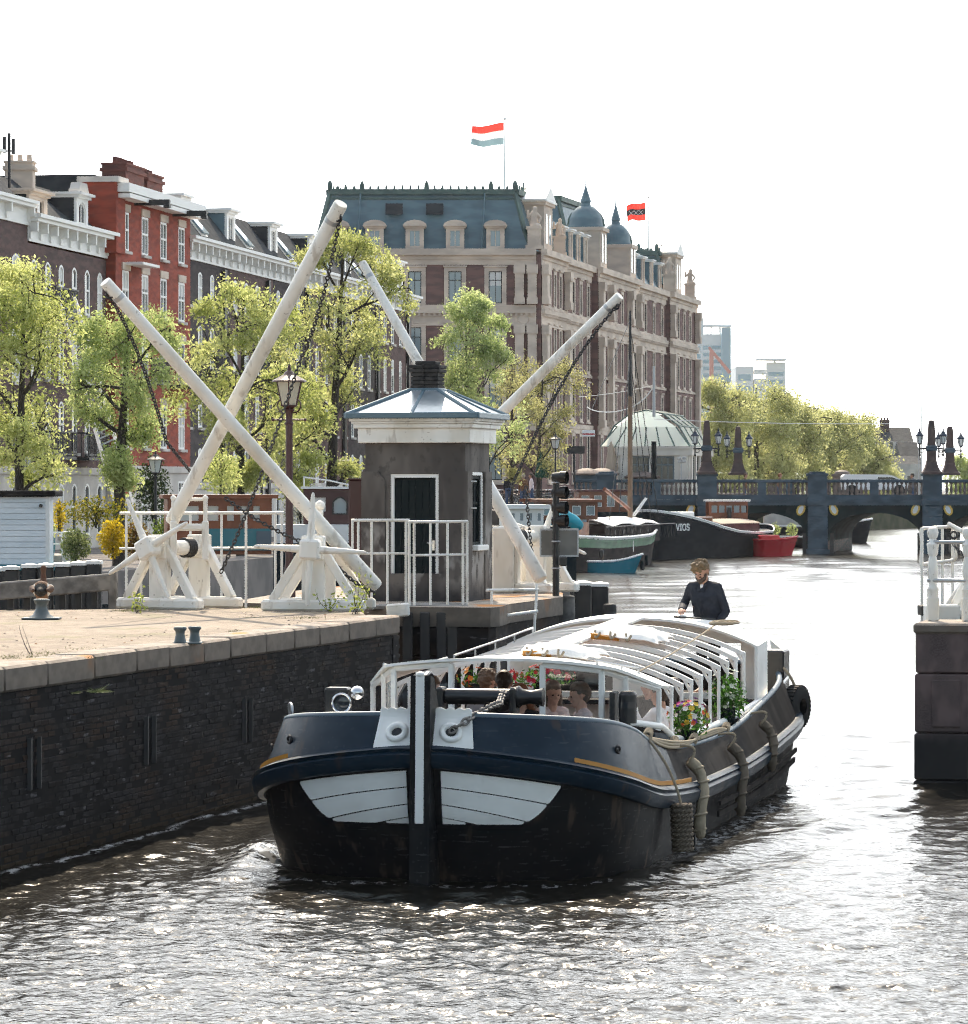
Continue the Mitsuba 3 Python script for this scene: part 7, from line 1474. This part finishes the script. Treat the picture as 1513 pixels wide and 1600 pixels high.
m = MB(); f.box(m, -.6, L + .3, -1.2, .5, zt - 1.15, zt - .76); obj('white_deckhouse', m, 'boat_white', wc, smooth=False); m = MB(); f.box(m, -.6, L + .5, -1.4, .7, -.4, zt - 1.16); obj('hull', m, 'dark_teal_hull', wc)
# boats between hut and traffic light
for i, (l, u0, u1, v0, v1, Y, mm) in enumerate((('white cabin boat low behind the right windlass', 795, 850, 795, 822, 92, 'boat_white'), ('brown roofed boat beyond the traffic light under the bicycles', 845, 935, 785, 812, 140, 'wheel_wood'), ('long maroon houseboat roof below the terrace wall', 905, 985, 768, 800, 196, 'wheel_wood'))):
    t = thing('cabin_boat', l, 'boat'); a, b = P(u0, v1, Y), P(u1, v0, Y); f = Face([a[0], Y, 0], (1, .1), (.1, -1)); L = b[0] - a[0]; n = 4; h = b[2] - a[2]; ws = [window(t, f, L * (k + .2) / n, L * (k + .8) / n, a[2] + h * .25, a[2] + h * .8, fr='white_trim', pane='sky_pane', mull=0, trans=0, depth=-.05, w=.025, sill=None) for k in range(n)]
    wall(t, f, L, a[2], b[2], ws, mm, .08); m = MB(); f.box(m, -.15, L + .15, -2.2, .15, b[2], b[2] + .1); obj('roof', m, ('boat_white', 'wheel_wood', 'maroon')[i], t); m = MB(); f.box(m, 0, L, -2.2, -.09, a[2], b[2] - .01); obj('cabin_body', m, mm, t); m = MB(); f.box(m, -.6, L * (.6 if i == 1 else 1) + (0 if i == 1 else .6), -2.6, .4, -.4, a[2] - .01); obj('hull', m, 'dark_teal_hull', t)
tp = thing('tarpaulin', 'turquoise tarpaulin heap on the boat behind the traffic light', 'tarpaulin'); c = P(884, 815, 138); g = blob([[(c + [-.35, 0, -.1], .25), (c + [0, .1, .1], .32), (c + [.4, 0, -.1], .25)]], .08, 3); v = np.array(g.vertices); v += .05 * (meshkit.noise(v * 6)[:, None] - .5); g.vertices = v; obj('tarpaulin_sheet', g, 'turquoise_tarp', tp, smooth=True)
# ------------------------------------------------------------------ raised quay, bicycles, lamps, signs, parasols
ground('upper_quay', [(-16, 198), (1.2, 192), (4.6, 221.5), (-16, 226.6)], 2.68, 'street', 3.0, label='raised quay with bicycles before the hotel')
def bicycle(c, yaw, label, sd):
    r = np.random.default_rng(sd); t = thing('bicycle', label, 'bicycle', 'bicycles parked on the raised quay'); e = np.array([math.cos(yaw), math.sin(yaw), 0]); c = np.asarray(c, float); s = np.array([-e[1], e[0], 0]); q = lambda x, z, y=0: c + e * x + s * y + UP * z
    for k, x in enumerate((-.53, .53)): w = obj('wheel', MB().torus(q(x, .34), .32, .024, e, UP, 16, 5), 'rubber', t); m = MB(); [m.cyl(q(x, .34), q(x + .31 * math.cos(a), .34 + .31 * math.sin(a)), .005, n=3, cap=False) for a in np.arange(8) * .785]; obj('spokes', m, 'galvanised', w)
    m = MB(); pts = [((-.53, .34), (-.05, .30)), ((-.53, .34), (-.20, .80)), ((-.05, .30), (-.22, .92)), ((-.05, .30), (.38, .75)), ((-.2, .78), (.36, .85)), ((.53, .34), (.34, .98))]; [m.cyl(q(*a), q(*b), .02, n=5) for a, b in pts]; obj('frame', m, ('black_paint', 'blue_grey_paint', 'red_brown_paint', 'black_iron')[r.integers(0, 4)], t)
    m = MB(); m.tube([q(.18, 1.02, -.28), q(.33, 1.04, -.16), q(.36, 1.0, 0), q(.33, 1.04, .16), q(.18, 1.02, .28)], .016, 5); obj('handlebar', m, 'chrome', t); m = MB().box(q(-.22, .95), (.24, .16, .07), .02, (e, s, UP)); obj('saddle', m, 'rubber', t); m = MB(); m.box(q(-.55, .70), (.34, .12, .02), 0, (e, s, UP)); m.torus(q(-.53, .34), .355, .018, e, UP, 14, 4); obj('carrier', m, 'galvanised', t)
rB = np.random.default_rng(12)
for i in range(34):
    k = i / 33; row = i % 2; u = 778 + 148 * k; Y = 205 + 12 * k + row * 2.0; q = P(u, 0, Y); q[2] = 2.68
    bicycle(q, rB.uniform(-.5, .5) + (math.pi if rB.random() < .5 else 0), 'city bicycle parked in the crowded row on the raised quay', 500 + i)
def street_lamp(u, v, Y, label, s=.62, z=GZ, grp='street lamps on the left bank'):
    t = thing('street_lamp', label, 'street lamp', grp); c = P(u, v, Y); m = MB().lathe([(.09, z), (.08, z + .8), (.045, z + .9), (.04, c[2] - .1), (.06, c[2] - .06), (.03, c[2])], (c[0], c[1], 0), 10); m.cyl(c + [-.18, 0, -.12], c + [.18, 0, -.12], .016, n=5); obj('post', m, 'black_iron', t); lantern(t, c, s, 'black_iron', 'lamp_clear')
street_lamp(42, 733, 99, 'street lamp by the yellow green tree at the left edge'); street_lamp(243, 742, 106, 'street lamp between the green tree and the crossed bars'); street_lamp(409, 752, 124, 'street lamp just left of the red brown lamp post', .55); street_lamp(537, 741, 140, 'street lamp close to the left wall of the hut', .7); street_lamp(868, 703, 205, 'street lamp on the raised quay by the green parasol', .85, 2.68)
def closed_parasol(u, v0, v1, Y, label, m_):
    t = thing('parasol', label, 'parasol'); a, b = P(u, v1, Y), P(u, v0, Y); h = b[2] - a[2]; n = 16; g = np.arange(n) * 2 * np.pi / n; rows = [np.stack([a[0] + w * (1 + .25 * np.cos(5 * g)) * np.cos(g), a[1] + w * (1 + .25 * np.cos(5 * g)) * np.sin(g), np.full(n, a[2] + h * k)], -1) for k, w in ((.12, .30), (.2, .36), (.45, .27), (.8, .16), (1.0, .03))]; obj('canopy', MB().grid(np.array(rows), closed=True), m_, t, smooth=True); obj('pole', MB().cyl((a[0], a[1], 2.68), b, .035, n=6), 'black_iron', t)
mat('parasol_green', (.008, .07, .045), .7); closed_parasol(846, 706, 752, 208, 'folded dark green parasol above the bicycles', 'parasol_green'); closed_parasol(955, 690, 742, 229, 'folded pale parasol beside the conservatory wall', 'beige_cover')
for lbl, u, v, w, h, Y, m_ in (('dark sign board on a post on the terrace left of the conservatory', 898, 703, 32, 12, 222, 'black_iron'), ('small white and red sign on the hotel corner', 920, 677, 20, 10, 236, 'white_gloss')):
    t = thing('sign_board', lbl, 'sign'); c = P(u, v, Y); s_ = Y / F; obj('board', MB().box(c, (w * s_, .06, h * s_), .01), m_, t); obj('post', MB().cyl((c[0], c[1] + .05, 2.6), (c[0], c[1] + .05, c[2]), .05, n=6), 'black_iron', t)
    if m_ == 'white_gloss': obj('red_stripe', MB().box(c + [0, -.035, -h * s_ * .12], (w * s_ * .96, .01, h * s_ * .25)), 'boat_red', t)
cp_ = thing('tram_pole', 'grey overhead wire pole with dark green lower half in front of the conservatory', 'pole'); q = P(1022, 572, 226.5); obj('upper_pole', MB().cyl((q[0], q[1], 8), q, .10, .07, 10), 'galvanised', cp_); obj('lower_pole', MB().cyl((q[0], q[1], 3.3), (q[0], q[1], 6.55), .17, .15, 10), 'dark_green_paint', cp_)
m = MB(); m.tube(sag(P(1022, 602, 226.5), P(905, 620, 232), .1), .02, 4); m.tube(spline([P(1022, 602, 226.5), P(995, 632, 227), P(955, 644, 228), P(918, 636, 230)], 20), .035, 4); m.tube(sag(P(1022, 655, 226.5), P(1390, 662, 230), .1, 20), .02, 4); obj('overhead_wire', m, 'white_trim', cp_)
tl2 = thing('signal_cluster', 'small cluster of lamps on a thin post at the conservatory', 'lamp'); q = P(1065, 718, 225); m = MB(); m.cyl((q[0], q[1], 3.3), q, .035, n=6); [m.box(q + [dx, -.05, dz], (.22, .2, .16), .03) for dx, dz in ((-.14, .08), (.16, .1), (-.1, -.12), (.14, -.1))]; obj('lamp_head', m, 'galvanised', tl2)
for u, v, Y, l in ((1440, 632, 240, 'tall thin flag staff behind the obelisk at the right'), (1436, 700, 236, 'grey post on the bridge beside the right obelisk')): t = thing('staff', l, 'pole'); q = P(u, v, Y); obj('shaft', MB().cyl((q[0], q[1], 3.3), q, .05, .03, 6), 'galvanised', t)
# leaning furniture lift
lf = thing('furniture_lift', 'long aluminium furniture lift leaning from the street to a balcony, red panel at its foot', 'lift'); a, b = P(199, 800, 112), P(106, 472, 124.5); d = unit(b - a); sd_ = unit(np.cross(d, (0, 1, 0))); m = MB()
for k in (-.26, .26): m.bar(a + sd_ * k, b + sd_ * k, .09, .16, (0, 1, 0))
obj('rails', m, 'galvanised', lf); m = MB(); L = np.linalg.norm(b - a)
for x in np.arange(.3, L, .42): m.bar(a + d * x - sd_ * .26, a + d * x + sd_ * .26, .05, .05)
obj('rungs', m, 'galvanised', lf, kind='stuff'); pb = obj('red_panel', MB().bar(a + d * .95 - sd_ * .24, a + d * 2.15 - sd_ * .24, .36, .05, (0, 1, .1)), 'boat_red', lf); obj('white_label', MB().bar(a + d * 1.3 - sd_ * .24 - [0, .03, 0], a + d * 1.7 - sd_ * .24 - [0, .03, 0], .30, .055, (0, 1, .1)), 'white_gloss', pb)
# van on the bridge
vn = thing('van', 'white van crossing the bridge, only its roof showing over the parapet', 'van'); q = P(1368, 742, 231.0); x0_, x1_ = q[0] - 1.0, q[0] + 1.05; z0 = 3.34
pr = Polygon([(x0_ - .9, z0 + .35), (x1_ + .9, z0 + .35), (x1_ + .95, z0 + .8), (x1_ + .55, z0 + .95), (x1_ + .05, q[2] - .05), (x1_ - .3, q[2] + .02), (x0_ - .8, q[2] + .04), (x0_ - .95, q[2] - .1)]); obj('body', MB().poly(pr, 1.7, (0, q[1], 0), (1, 0, 0), UP, (0, 1, 0)), 'white_gloss', vn); obj('window', MB().poly(Polygon([(x1_ - .9, z0 + .98), (x1_ + .35, z0 + .98), (x1_ - .05, q[2] - .14), (x1_ - .9, q[2] - .14)]), .02, (0, q[1] - .025, 0), (1, 0, 0), UP, (0, 1, 0)), 'dark_pane', vn)
for x in (x0_ - .4, x1_ + .4): obj('wheel', MB().cyl((x, q[1] - .02, z0 + .33), (x, q[1] + .2, z0 + .33), .33, n=14), 'rubber', vn)
pkt = thing('parked_car', 'pale car at the far end of the street left of the lock hut', 'car') if False else None
# ================================================================== people
mat('skin', (.46, .25, .17), .55, spec=.35); mat('skin_light', (.58, .36, .27), .55, spec=.35); mat('hair', VC, .6)
mat('cloth_navy', mottled((.012, .015, .024), (.020, .024, .036), 12), .85); mat('cloth_white', (.74, .71, .70), .85); mat('cloth_pink', (.80, .68, .68), .85); mat('cloth_black', (.012, .012, .014), .85); mat('cloth_grey', (.16, .16, .17), .85); mat('cloth_blue', (.05, .09, .18), .85); mat('cloth_brown', (.20, .10, .05), .85); mat('eye_dark', (.02, .015, .012), .2)
def chainp(*a): return [(np.array(p, float), r) for p, r in a]
def limb_frame(f): f = unit([f[0], f[1], 0]); return np.array([f[1], -f[0], 0]), f
def hand(p, d, up, s=1, curl=.5):
    """palm and five fingers starting at wrist p, along d, back of the hand towards up; s=+1 puts the thumb to the +cross side"""
    d = unit(d); up = unit(up - d * np.dot(up, d)); sd = np.cross(d, up) * s; out = [chainp((p, .026), (p + d * .045 + sd * .012, .022)), chainp((p + d * .02 - sd * .018, .02), (p + d * .08 - sd * .028, .014)), chainp((p + d * .03 + sd * .018, .02), (p + d * .088 + sd * .026, .014)), chainp((p + d * .088 + sd * .026, .013), (p + d * .08 - sd * .028, .013))]
    for k, L in enumerate((.075, .085, .08, .062)):
        b = p + d * (.086 - .004 * abs(k - 1.3)) + sd * (.028 - .0185 * k); q = [b]; dd = d
        for j, fl in enumerate((.45, .32, .23)):
            ang = curl * (.5 + .35 * j); dd = unit(dd * math.cos(ang) - up * math.sin(ang)) if j else unit(d * math.cos(curl * .5) - up * math.sin(curl * .5)); q.append(q[-1] + dd * L * fl * 1.05)
        out.append(chainp((q[0], .0105), (q[1], .0095), (q[2], .009), (q[3], .0075)))
    tb = p + d * .03 + sd * .022; out.append(chainp((tb, .014), (tb + d * .03 + sd * .026 - up * .008, .012), (tb + d * .062 + sd * .03 - up * .02, .0095))); return out
def head_parts(c, f, tilt=0.0):
    """c: base of the skull, f: forward, unit horizontal; tilt > 0 looks down"""
    r, f = limb_frame(f); u = UP * math.cos(tilt) + f * math.sin(tilt); fw = f * math.cos(tilt) - UP * math.sin(tilt); q = lambda x, y, z: c + r * x + fw * y + u * z
    return q, [chainp((q(0, -.015, .115), .092), (q(0, .02, .105), .086)), chainp((q(0, .03, .06), .068), (q(0, .055, .0), .042), (q(0, .066, -.015), .03)), chainp((q(-.035, .07, .095), .028), (q(.035, .07, .095), .028)), chainp((q(0, .097, .085), .011), (q(0, .118, .052), .015)), chainp((q(-.018, .112, .045), .010), (q(.018, .112, .045), .010)), chainp((q(-.02, .092, .018), .012), (q(.02, .092, .018), .012)), chainp((q(.082, -.005, .06), .014), (q(.086, -.012, .09), .018)), chainp((q(-.082, -.005, .06), .014), (q(-.086, -.012, .09), .018)), chainp((q(-.035, .062, .045), .03), (q(.035, .062, .045), .03))]
def person(label, hip, f, lean, arms, top, bottom, hair, skin='skin', headf=None, tilt=0.0, legs=None, group=None, beard=None, w=1.0, sleeves=1.0, hat=None, res=.022, open_=None):
    """hip: pelvis place; f: facing; lean: chest offset (forward, sideways); arms: {'l': (elbow, wrist), 'r': ...} as world points"""
    t = thing('person', label, 'person', group); r, f = limb_frame(f); hip = np.asarray(hip, float); chest = hip + UP * .33 + f * lean[0] * .7 + r * lean[1] * .7; neck = hip + UP * .53 + f * lean[0] + r * lean[1]; skull = neck + UP * .085 + f * .03
    q, hp = head_parts(skull, f if headf is None else headf, tilt); body = list(hp); body.append(chainp((neck - UP * .06, .065), (skull + UP * .03, .058)))
    sh = {k: neck - UP * .055 + r * s * .165 * w for k, s in (('l', -1), ('r', 1))}; hp_ = {k: hip + r * s * .09 for k, s in (('l', -1), ('r', 1))}
    torso = [chainp((hip + r * .06, .125 * w), (hip - r * .06, .125 * w)), chainp((hip + r * .05, .125 * w), (chest + r * .075, .118 * w)), chainp((hip - r * .05, .125 * w), (chest - r * .075, .118 * w)), chainp((chest + r * .075, .118 * w), (sh['r'] - r * .04, .075)), chainp((chest - r * .075, .118 * w), (sh['l'] + r * .04, .075)), chainp((sh['l'], .068), (neck - UP * .02, .062), (sh['r'], .068)), chainp((chest, .12 * w), (neck - UP * .07, .08))]
    body += [[(p, r_ - .012) for p, r_ in c] for c in torso]; cloth = [c for c in torso]
    for k in ('l', 'r'):
        e, wr = arms[k]; e, wr = np.asarray(e, float), np.asarray(wr, float); d = unit(wr - e); body.append(chainp((sh[k], .05), (e, .042), (wr, .028))); cloth.append(chainp((sh[k], .066), (e, .054)))
        if sleeves > .6: cloth.append(chainp((e, .054), (e + (wr - e) * .92, .041)))
        body += hand(wr, d, UP * .8 + f * .3, 1 if k == 'l' else -1, .55)
    legs = legs or {k: (hp_[k] + f * .42 - UP * .03, hp_[k] + f * .45 - UP * .44) for k in ('l', 'r')}; tr = [chainp((hip + r * .06, .128 * w), (hip - r * .06, .128 * w))]
    for k in ('l', 'r'):
        kn, an = legs[k]; kn, an = np.asarray(kn, float), np.asarray(an, float); ft = chainp((an, .04), (an + f * .12 - UP * .04, .032), (an + f * .18 - UP * .045, .024)); body += [chainp((hp_[k], .08), (kn, .058), (an, .04)), ft]; tr.append(chainp((hp_[k], .098 * w), (kn, .072), (an + UP * .02, .055)))
    obj('body', blob(body, res, 4), skin, t, smooth=True)
    g = blob(cloth, .03, 6); v = np.array(g.vertices); v += np.array(g.vertex_normals) * (.034 * (meshkit.fbm(v * [8, 8, 13], 3, 5)[:, None] - .5)); g.vertices = v; ck = obj('top', g, top, t, smooth=True)
    obj('trousers', blob(tr, .04, 4), bottom, t, smooth=True)
    m = MB(); [m.ball(q(x, .092, .078), .0115, 1) for x in (-.033, .033)]; obj('eyes', m, 'eye_dark', t)
    hc, kind = hair; hs = [chainp((q(0, -.03, .135), .098), (q(0, .015, .155), .085)), chainp((q(0, -.06, .11), .08), (q(0, -.055, .05), .06)), chainp((q(-.06, .0, .12), .042), (q(.06, .0, .12), .042))]
    if kind == 'curly': hs += [chainp((q(.05 * math.cos(a), .03 + .06 * math.sin(a), .185 + .02 * math.sin(3 * a)), .042), (q(.07 * math.cos(a), .02 + .065 * math.sin(a), .16), .04)) for a in np.arange(9) * .698] + [chainp((q(*v_), rr_), (q(*(np.array(v_) + .012)), rr_ * .8)) for v_, rr_ in [((.085 * math.sin(i * 2.4) * math.sin(.35 + i * .045), -.01 + .095 * math.cos(i * 2.4) * math.sin(.35 + i * .045), .115 + .115 * math.cos(.35 + i * .045)), .020 + .010 * ((i * 7) % 5) / 4) for i in range(30)]] + [chainp((q(.03, .085, .165), .03), (q(.075, .09, .135), .026)), chainp((q(.06, .06, .17), .03), (q(.095, .05, .12), .024))]
    if kind == 'long': hs += [chainp((q(s * .07, -.03, .10), .048), (q(s * .085, -.035, -.03), .045), (q(s * .085, -.05, -.16), .035)) for s in (-1, 1)] + [chainp((q(0, -.075, .08), .06), (q(0, -.09, -.08), .06), (q(0, -.10, -.2), .04))]
    if kind == 'bun': hs += [chainp((q(0, -.11, .15), .04), (q(0, -.13, .14), .04))]
    g = blob(hs, .016, 3); v = np.array(g.vertices); amp = .062 if kind == 'curly' else .014; n3 = meshkit.fbm(v * 30, 3, 2); nn = np.array(g.vertex_normals); v += nn * (amp * (n3 - .5))[:, None]; g.vertices = v; c0 = np.array(hc); C = c0 * (.55 + .9 * meshkit.fbm(v * 60, 2, 6))[:, None]; obj('hair', g, 'hair', t, smooth=True, color=np.clip(C, 0, 1))
    if beard is not None:
        g = blob([chainp((q(-.066, .03, .045), .024), (q(-.05, .06, .0), .03), (q(0, .085, -.025), .036), (q(.05, .06, .0), .03), (q(.066, .03, .045), .024)), chainp((q(-.03, .098, .034), .011), (q(.03, .098, .034), .011))], .014, 3); v = np.array(g.vertices); v += np.array(g.vertex_normals) * (.012 * (meshkit.fbm(v * 60, 2, 3) - .5))[:, None]; g.vertices = v; obj('beard', g, 'hair', t, smooth=True, color=np.clip(np.array(beard) * (.6 + .8 * meshkit.fbm(v * 70, 2, 6))[:, None], 0, 1))
    if open_ is not None:                                           # a collar with a lighter shirt showing
        for s in (-1, 1): m = MB(); m.bar(neck + UP * .03 + r * s * .055 + f * .02, neck - UP * .10 + r * s * .022 + f * .105, .05, .014, tuple(f)); m.bar(neck + UP * .04 - f * .055 + r * s * .02, neck + UP * .035 + r * s * .066 + f * .01, .014, .06); obj('collar', m, top, ck)
        obj('undershirt', MB().ball(neck - UP * .045 + f * .062, (.026, .030, .045), 1), open_, ck, smooth=True)
    if hat is not None: m = MB().lathe([(.16, .0), (.155, .015), (.10, .02), (.095, .09), (.06, .115), (0, .12)], q(0, -.005, .15), 18); obj('hat', m, hat, t, smooth=40)
    return t
# the steersman
mp = np.array([2.98, 50.75, 2.09]); ff = np.array([-.55, -.84]); r_, f_ = limb_frame(ff)
hw = P(1059, 960, 49.9)
person('bearded steersman in navy jacket standing at the barge stern with bowed head', mp, ff, (.10, .02), {'r': (mp + r_ * .34 + f_ * .10 + UP * .22, hw + [.05, .05, .05]), 'l': (mp - r_ * .27 + f_ * .02 + UP * .16, mp - r_ * .22 + f_ * .25 - UP * .03)}, 'cloth_navy', 'cloth_black', ((.15, .095, .045), 'curly'), 'skin', headf=(-.62, -.78), tilt=.38, legs={'r': (mp + r_ * .1 + f_ * .03 - UP * .42, mp + r_ * .11 - UP * .86), 'l': (mp - r_ * .1 + f_ * .05 - UP * .42, mp - r_ * .11 - UP * .86)}, beard=(.06, .035, .022), w=1.2, res=.012, open_='cloth_white')
# passengers under the roof: (label, u, v of head centre, boat y, facing, ...)
def passenger(label, u, v, Y, f, top, hair, skin='skin', headf=None, lean=(.06, 0), w=.92, bottom='cloth_blue', hat=None, up=None, tilt=.1):
    c = P(u, v, Y); r, f2 = limb_frame(f); neck = c - UP * .17; hip = neck - UP * .53 - f2 * lean[0]; arms = {k: (hip + r * s * .24 + f2 * .12 + UP * .18, hip + r * s * .12 + f2 * .36 + UP * .16) for k, s in (('l', -1), ('r', 1))}
    if up: arms[up] = (neck + r * (.27 if up == 'r' else -.27) - UP * .22 + f2 * .1, neck + r * (.25 if up == 'r' else -.25) + f2 * .22 + UP * .02)
    person(label, hip, f, lean, arms, top, bottom, hair, skin, headf, tilt, None, 'passengers on the barge', w=w, hat=hat, sleeves=1.0)
passenger('dark haired passenger seen from behind in the front opening', 787, 1068, 42.6, (.1, 1), 'cloth_black', ((.025, .016, .012), 'short'))
passenger('auburn haired passenger with dark top right of the dark haired one', 816, 1087, 42.2, (-.3, -1), 'cloth_black', ((.20, .07, .025), 'long'), 'skin_light', tilt=.45, headf=(-.5, -.8))
passenger('curly brown haired passenger deepest in the front opening', 759, 1066, 44.0, (.4, .9), 'cloth_grey', ((.10, .055, .03), 'curly'))
passenger('passenger in a white shirt behind the left windscreen', 668, 1076, 42.6, (.9, .3), 'cloth_white', ((.16, .10, .06), 'short'), 'skin_light')
passenger('long haired woman in pale top behind the right windscreen', 862, 1083, 42.5, (.35, -.95), 'cloth_pink', ((.13, .085, .06), 'long'), 'skin_light', w=.85)
passenger('man in a pale pink shirt turned left behind the right windscreen', 911, 1086, 41.75, (-.95, -.25), 'cloth_pink', ((.12, .09, .07), 'short'), 'skin_light', headf=(-1, -.1))
passenger('passenger in dark waistcoat and hat with white sleeve at the open side', 1034, 1084, 43.8, (-.6, .5), 'cloth_white', ((.06, .04, .03), 'short'), 'skin', hat='cloth_black', up='l')
passenger('dark haired passenger further back under the open hoops', 1016, 1068, 46.2, (-.6, -.7), 'cloth_black', ((.02, .015, .012), 'bun'), 'skin_light')
passenger('passenger in black beside the flowers at the open side', 1052, 1078, 45.2, (.2, .9), 'cloth_black', ((.03, .02, .015), 'long'), 'skin')
# people on the bridge and the quay, small
for label, u, v, Y, z, f, top, hair in (('walker with ginger hair on the bridge between the lamp obelisks', 1218, 742, 225.2, 3.34, (1, 0), 'cloth_brown', (.25, .09, .03)), ('brown haired walker at the foot of the far obelisk on the bridge', 1164, 741, 233.5, 3.34, (1, 0), 'cloth_brown', (.10, .05, .03)), ('walker in dark red at the right end of the bridge', 1427, 742, 228.0, 3.34, (-1, 0), 'cloth_grey', (.04, .03, .02)), ('walker in dark blue coat on the raised quay', 795, 741, 200.0, 2.68, (0, 1), 'cloth_navy', (.3, .25, .2)), ('person in orange brown top on the raised quay', 818, 742, 202.0, 2.68, (0, 1), 'cloth_brown', (.45, .38, .3)), ('person with dark hair beside the green parasol', 831, 741, 204.0, 2.68, (-1, 0), 'cloth_pink', (.05, .03, .02))):
    c = P(u, v, Y); hip = np.array([c[0], c[1], max(c[2] - .78, z + .5)]); r, f2 = limb_frame(f); h = hip[2] - z
    person(label, hip, f, (.02, 0), {k: (hip + r * s * .22 + UP * .18, hip + r * s * .22 + f2 * .08 - UP * .05) for k, s in (('l', -1), ('r', 1))}, top, 'cloth_blue', (hair, 'short'), 'skin', legs={k: (hip + r * s * .1 + f2 * .02 * s - UP * h * .5, hip + r * s * .1 - UP * (h - .05)) for k, s in (('l', -1), ('r', 1))}, group='people on the bridge and quay', res=.05)
# ------------------------------------------------------------------ flowers on board
mat('petal', VC, .7)
def bouquet(label, c, rad, n, cols, sd, gn=380):
    t = thing('flower_bunch', label, 'flowers', 'flowers on the barge'); r = np.random.default_rng(sd); V, Q, C = [], [], []; c = np.asarray(c, float); rad = np.asarray(rad, float)
    for i in range(gn):
        p = r.normal(0, 1, 3); p = c + unit(p) * rad * r.random() ** .4 - UP * rad[2] * .25; a = unit(r.normal(0, 1, 3)) * r.uniform(.02, .045); b = unit(np.cross(a, r.normal(0, 1, 3))) * .014; k = len(V); V += [p - a, p + b, p + a, p - b]; Q += [[k, k + 1, k + 2], [k, k + 2, k + 3]]; C += [np.array([.04, .10, .02]) * r.uniform(.5, 2.2)] * 4
    obj('leaves', (np.array(V), np.array(Q)), 'leaf', t, color=np.array(C)); V, Q, C = [], [], []
    for i in range(n):
        d = unit(r.normal(0, 1, 3) + UP * .5 + [0, -.4, 0]); p = c + d * rad * r.uniform(.75, 1.05); col = np.array(cols[r.integers(0, len(cols))]); e = unit(np.cross(d, (.3, .2, 1))); g = np.cross(d, e); R = r.uniform(.022, .036)
        for j in range(6): a = j * np.pi / 3; x = e * math.cos(a) + g * math.sin(a); y = -e * math.sin(a) + g * math.cos(a); k = len(V); V += [p, p + x * R * .6 + y * R * .5 + d * .006, p + x * R * 1.25 + d * .014, p + x * R * .6 - y * R * .5 + d * .006]; Q += [[k, k + 1, k + 2], [k, k + 2, k + 3]]; C += [col * .8, col, col, col]
        
    obj('blossoms', (np.array(V), np.array(Q)), 'petal', t, color=np.array(C)); obj('vase', MB().lathe([(.07, -.30), (.09, -.24), (.11, -.08), (.10, .0), (0, -.02)], c - UP * rad[2] * .6, 14), 'dark_green_paint', t, smooth=40)
PK = [(.55, .03, .20), (.70, .12, .03), (.65, .45, .04), (.30, .08, .45), (.70, .68, .62), (.60, .04, .08)]
bouquet('bunch of mixed bright tulips at the open starboard side', P(1076, 1122, 43.3), (.24, .22, .22), 46, PK, 1)
bouquet('white and green flowers behind the open hoops toward the stern', P(1136, 1082, 46.6), (.24, .25, .30), 22, [(.7, .72, .62), (.6, .65, .5)], 2, 700)
bouquet('red hanging flowers inside the cabin above the front opening', P(848, 1056, 45.5), (.42, .2, .12), 60, [(.55, .02, .03), (.50, .03, .02), (.45, .02, .06)], 3, 260)
bouquet('red flowers at the left inside the front opening', P(745, 1058, 46.0), (.25, .2, .12), 26, [(.55, .02, .03), (.60, .2, .02)], 4, 160)
# tiller and coiled rope at the stern roof
m = MB(); p = P(1120, 974, 49.2); 
for k in range(6): m.torus(p + [.03 * k - .0, 0, .008 * (k % 3)], .09 + .010 * k, .013, (1, 0, 0), (0, 1, .12), 18, 5)
rp = thing('rope_coil', 'coil of pale rope lying on the aft end of the cabin roof', 'rope'); obj('coil', m, 'rope', rp, smooth=True)
tiller = MB().tube([P(1054, 965, 49.9), P(1118, 969, 50.4)], .022, 8); obj('tiller', tiller, 'dark_timber', barge)
# ================================================================== the air
scene['haze_air'] = {'type': 'homogeneous', 'albedo': {'type': 'rgb', 'value': [.96, .96, .96]}, 'sigma_t': HAZE, 'phase': {'type': 'hg', 'g': .1}}
scene['haze'] = {'type': 'cube', 'to_world': mi.ScalarTransform4f().translate([0, 640, 48]).scale([500, 720, 51]), 'bsdf': {'type': 'null'}, 'interior': {'type': 'ref', 'id': 'haze_air'}}
labels['haze'] = {'kind': 'stuff', 'label': 'thin pale haze over the canal'}
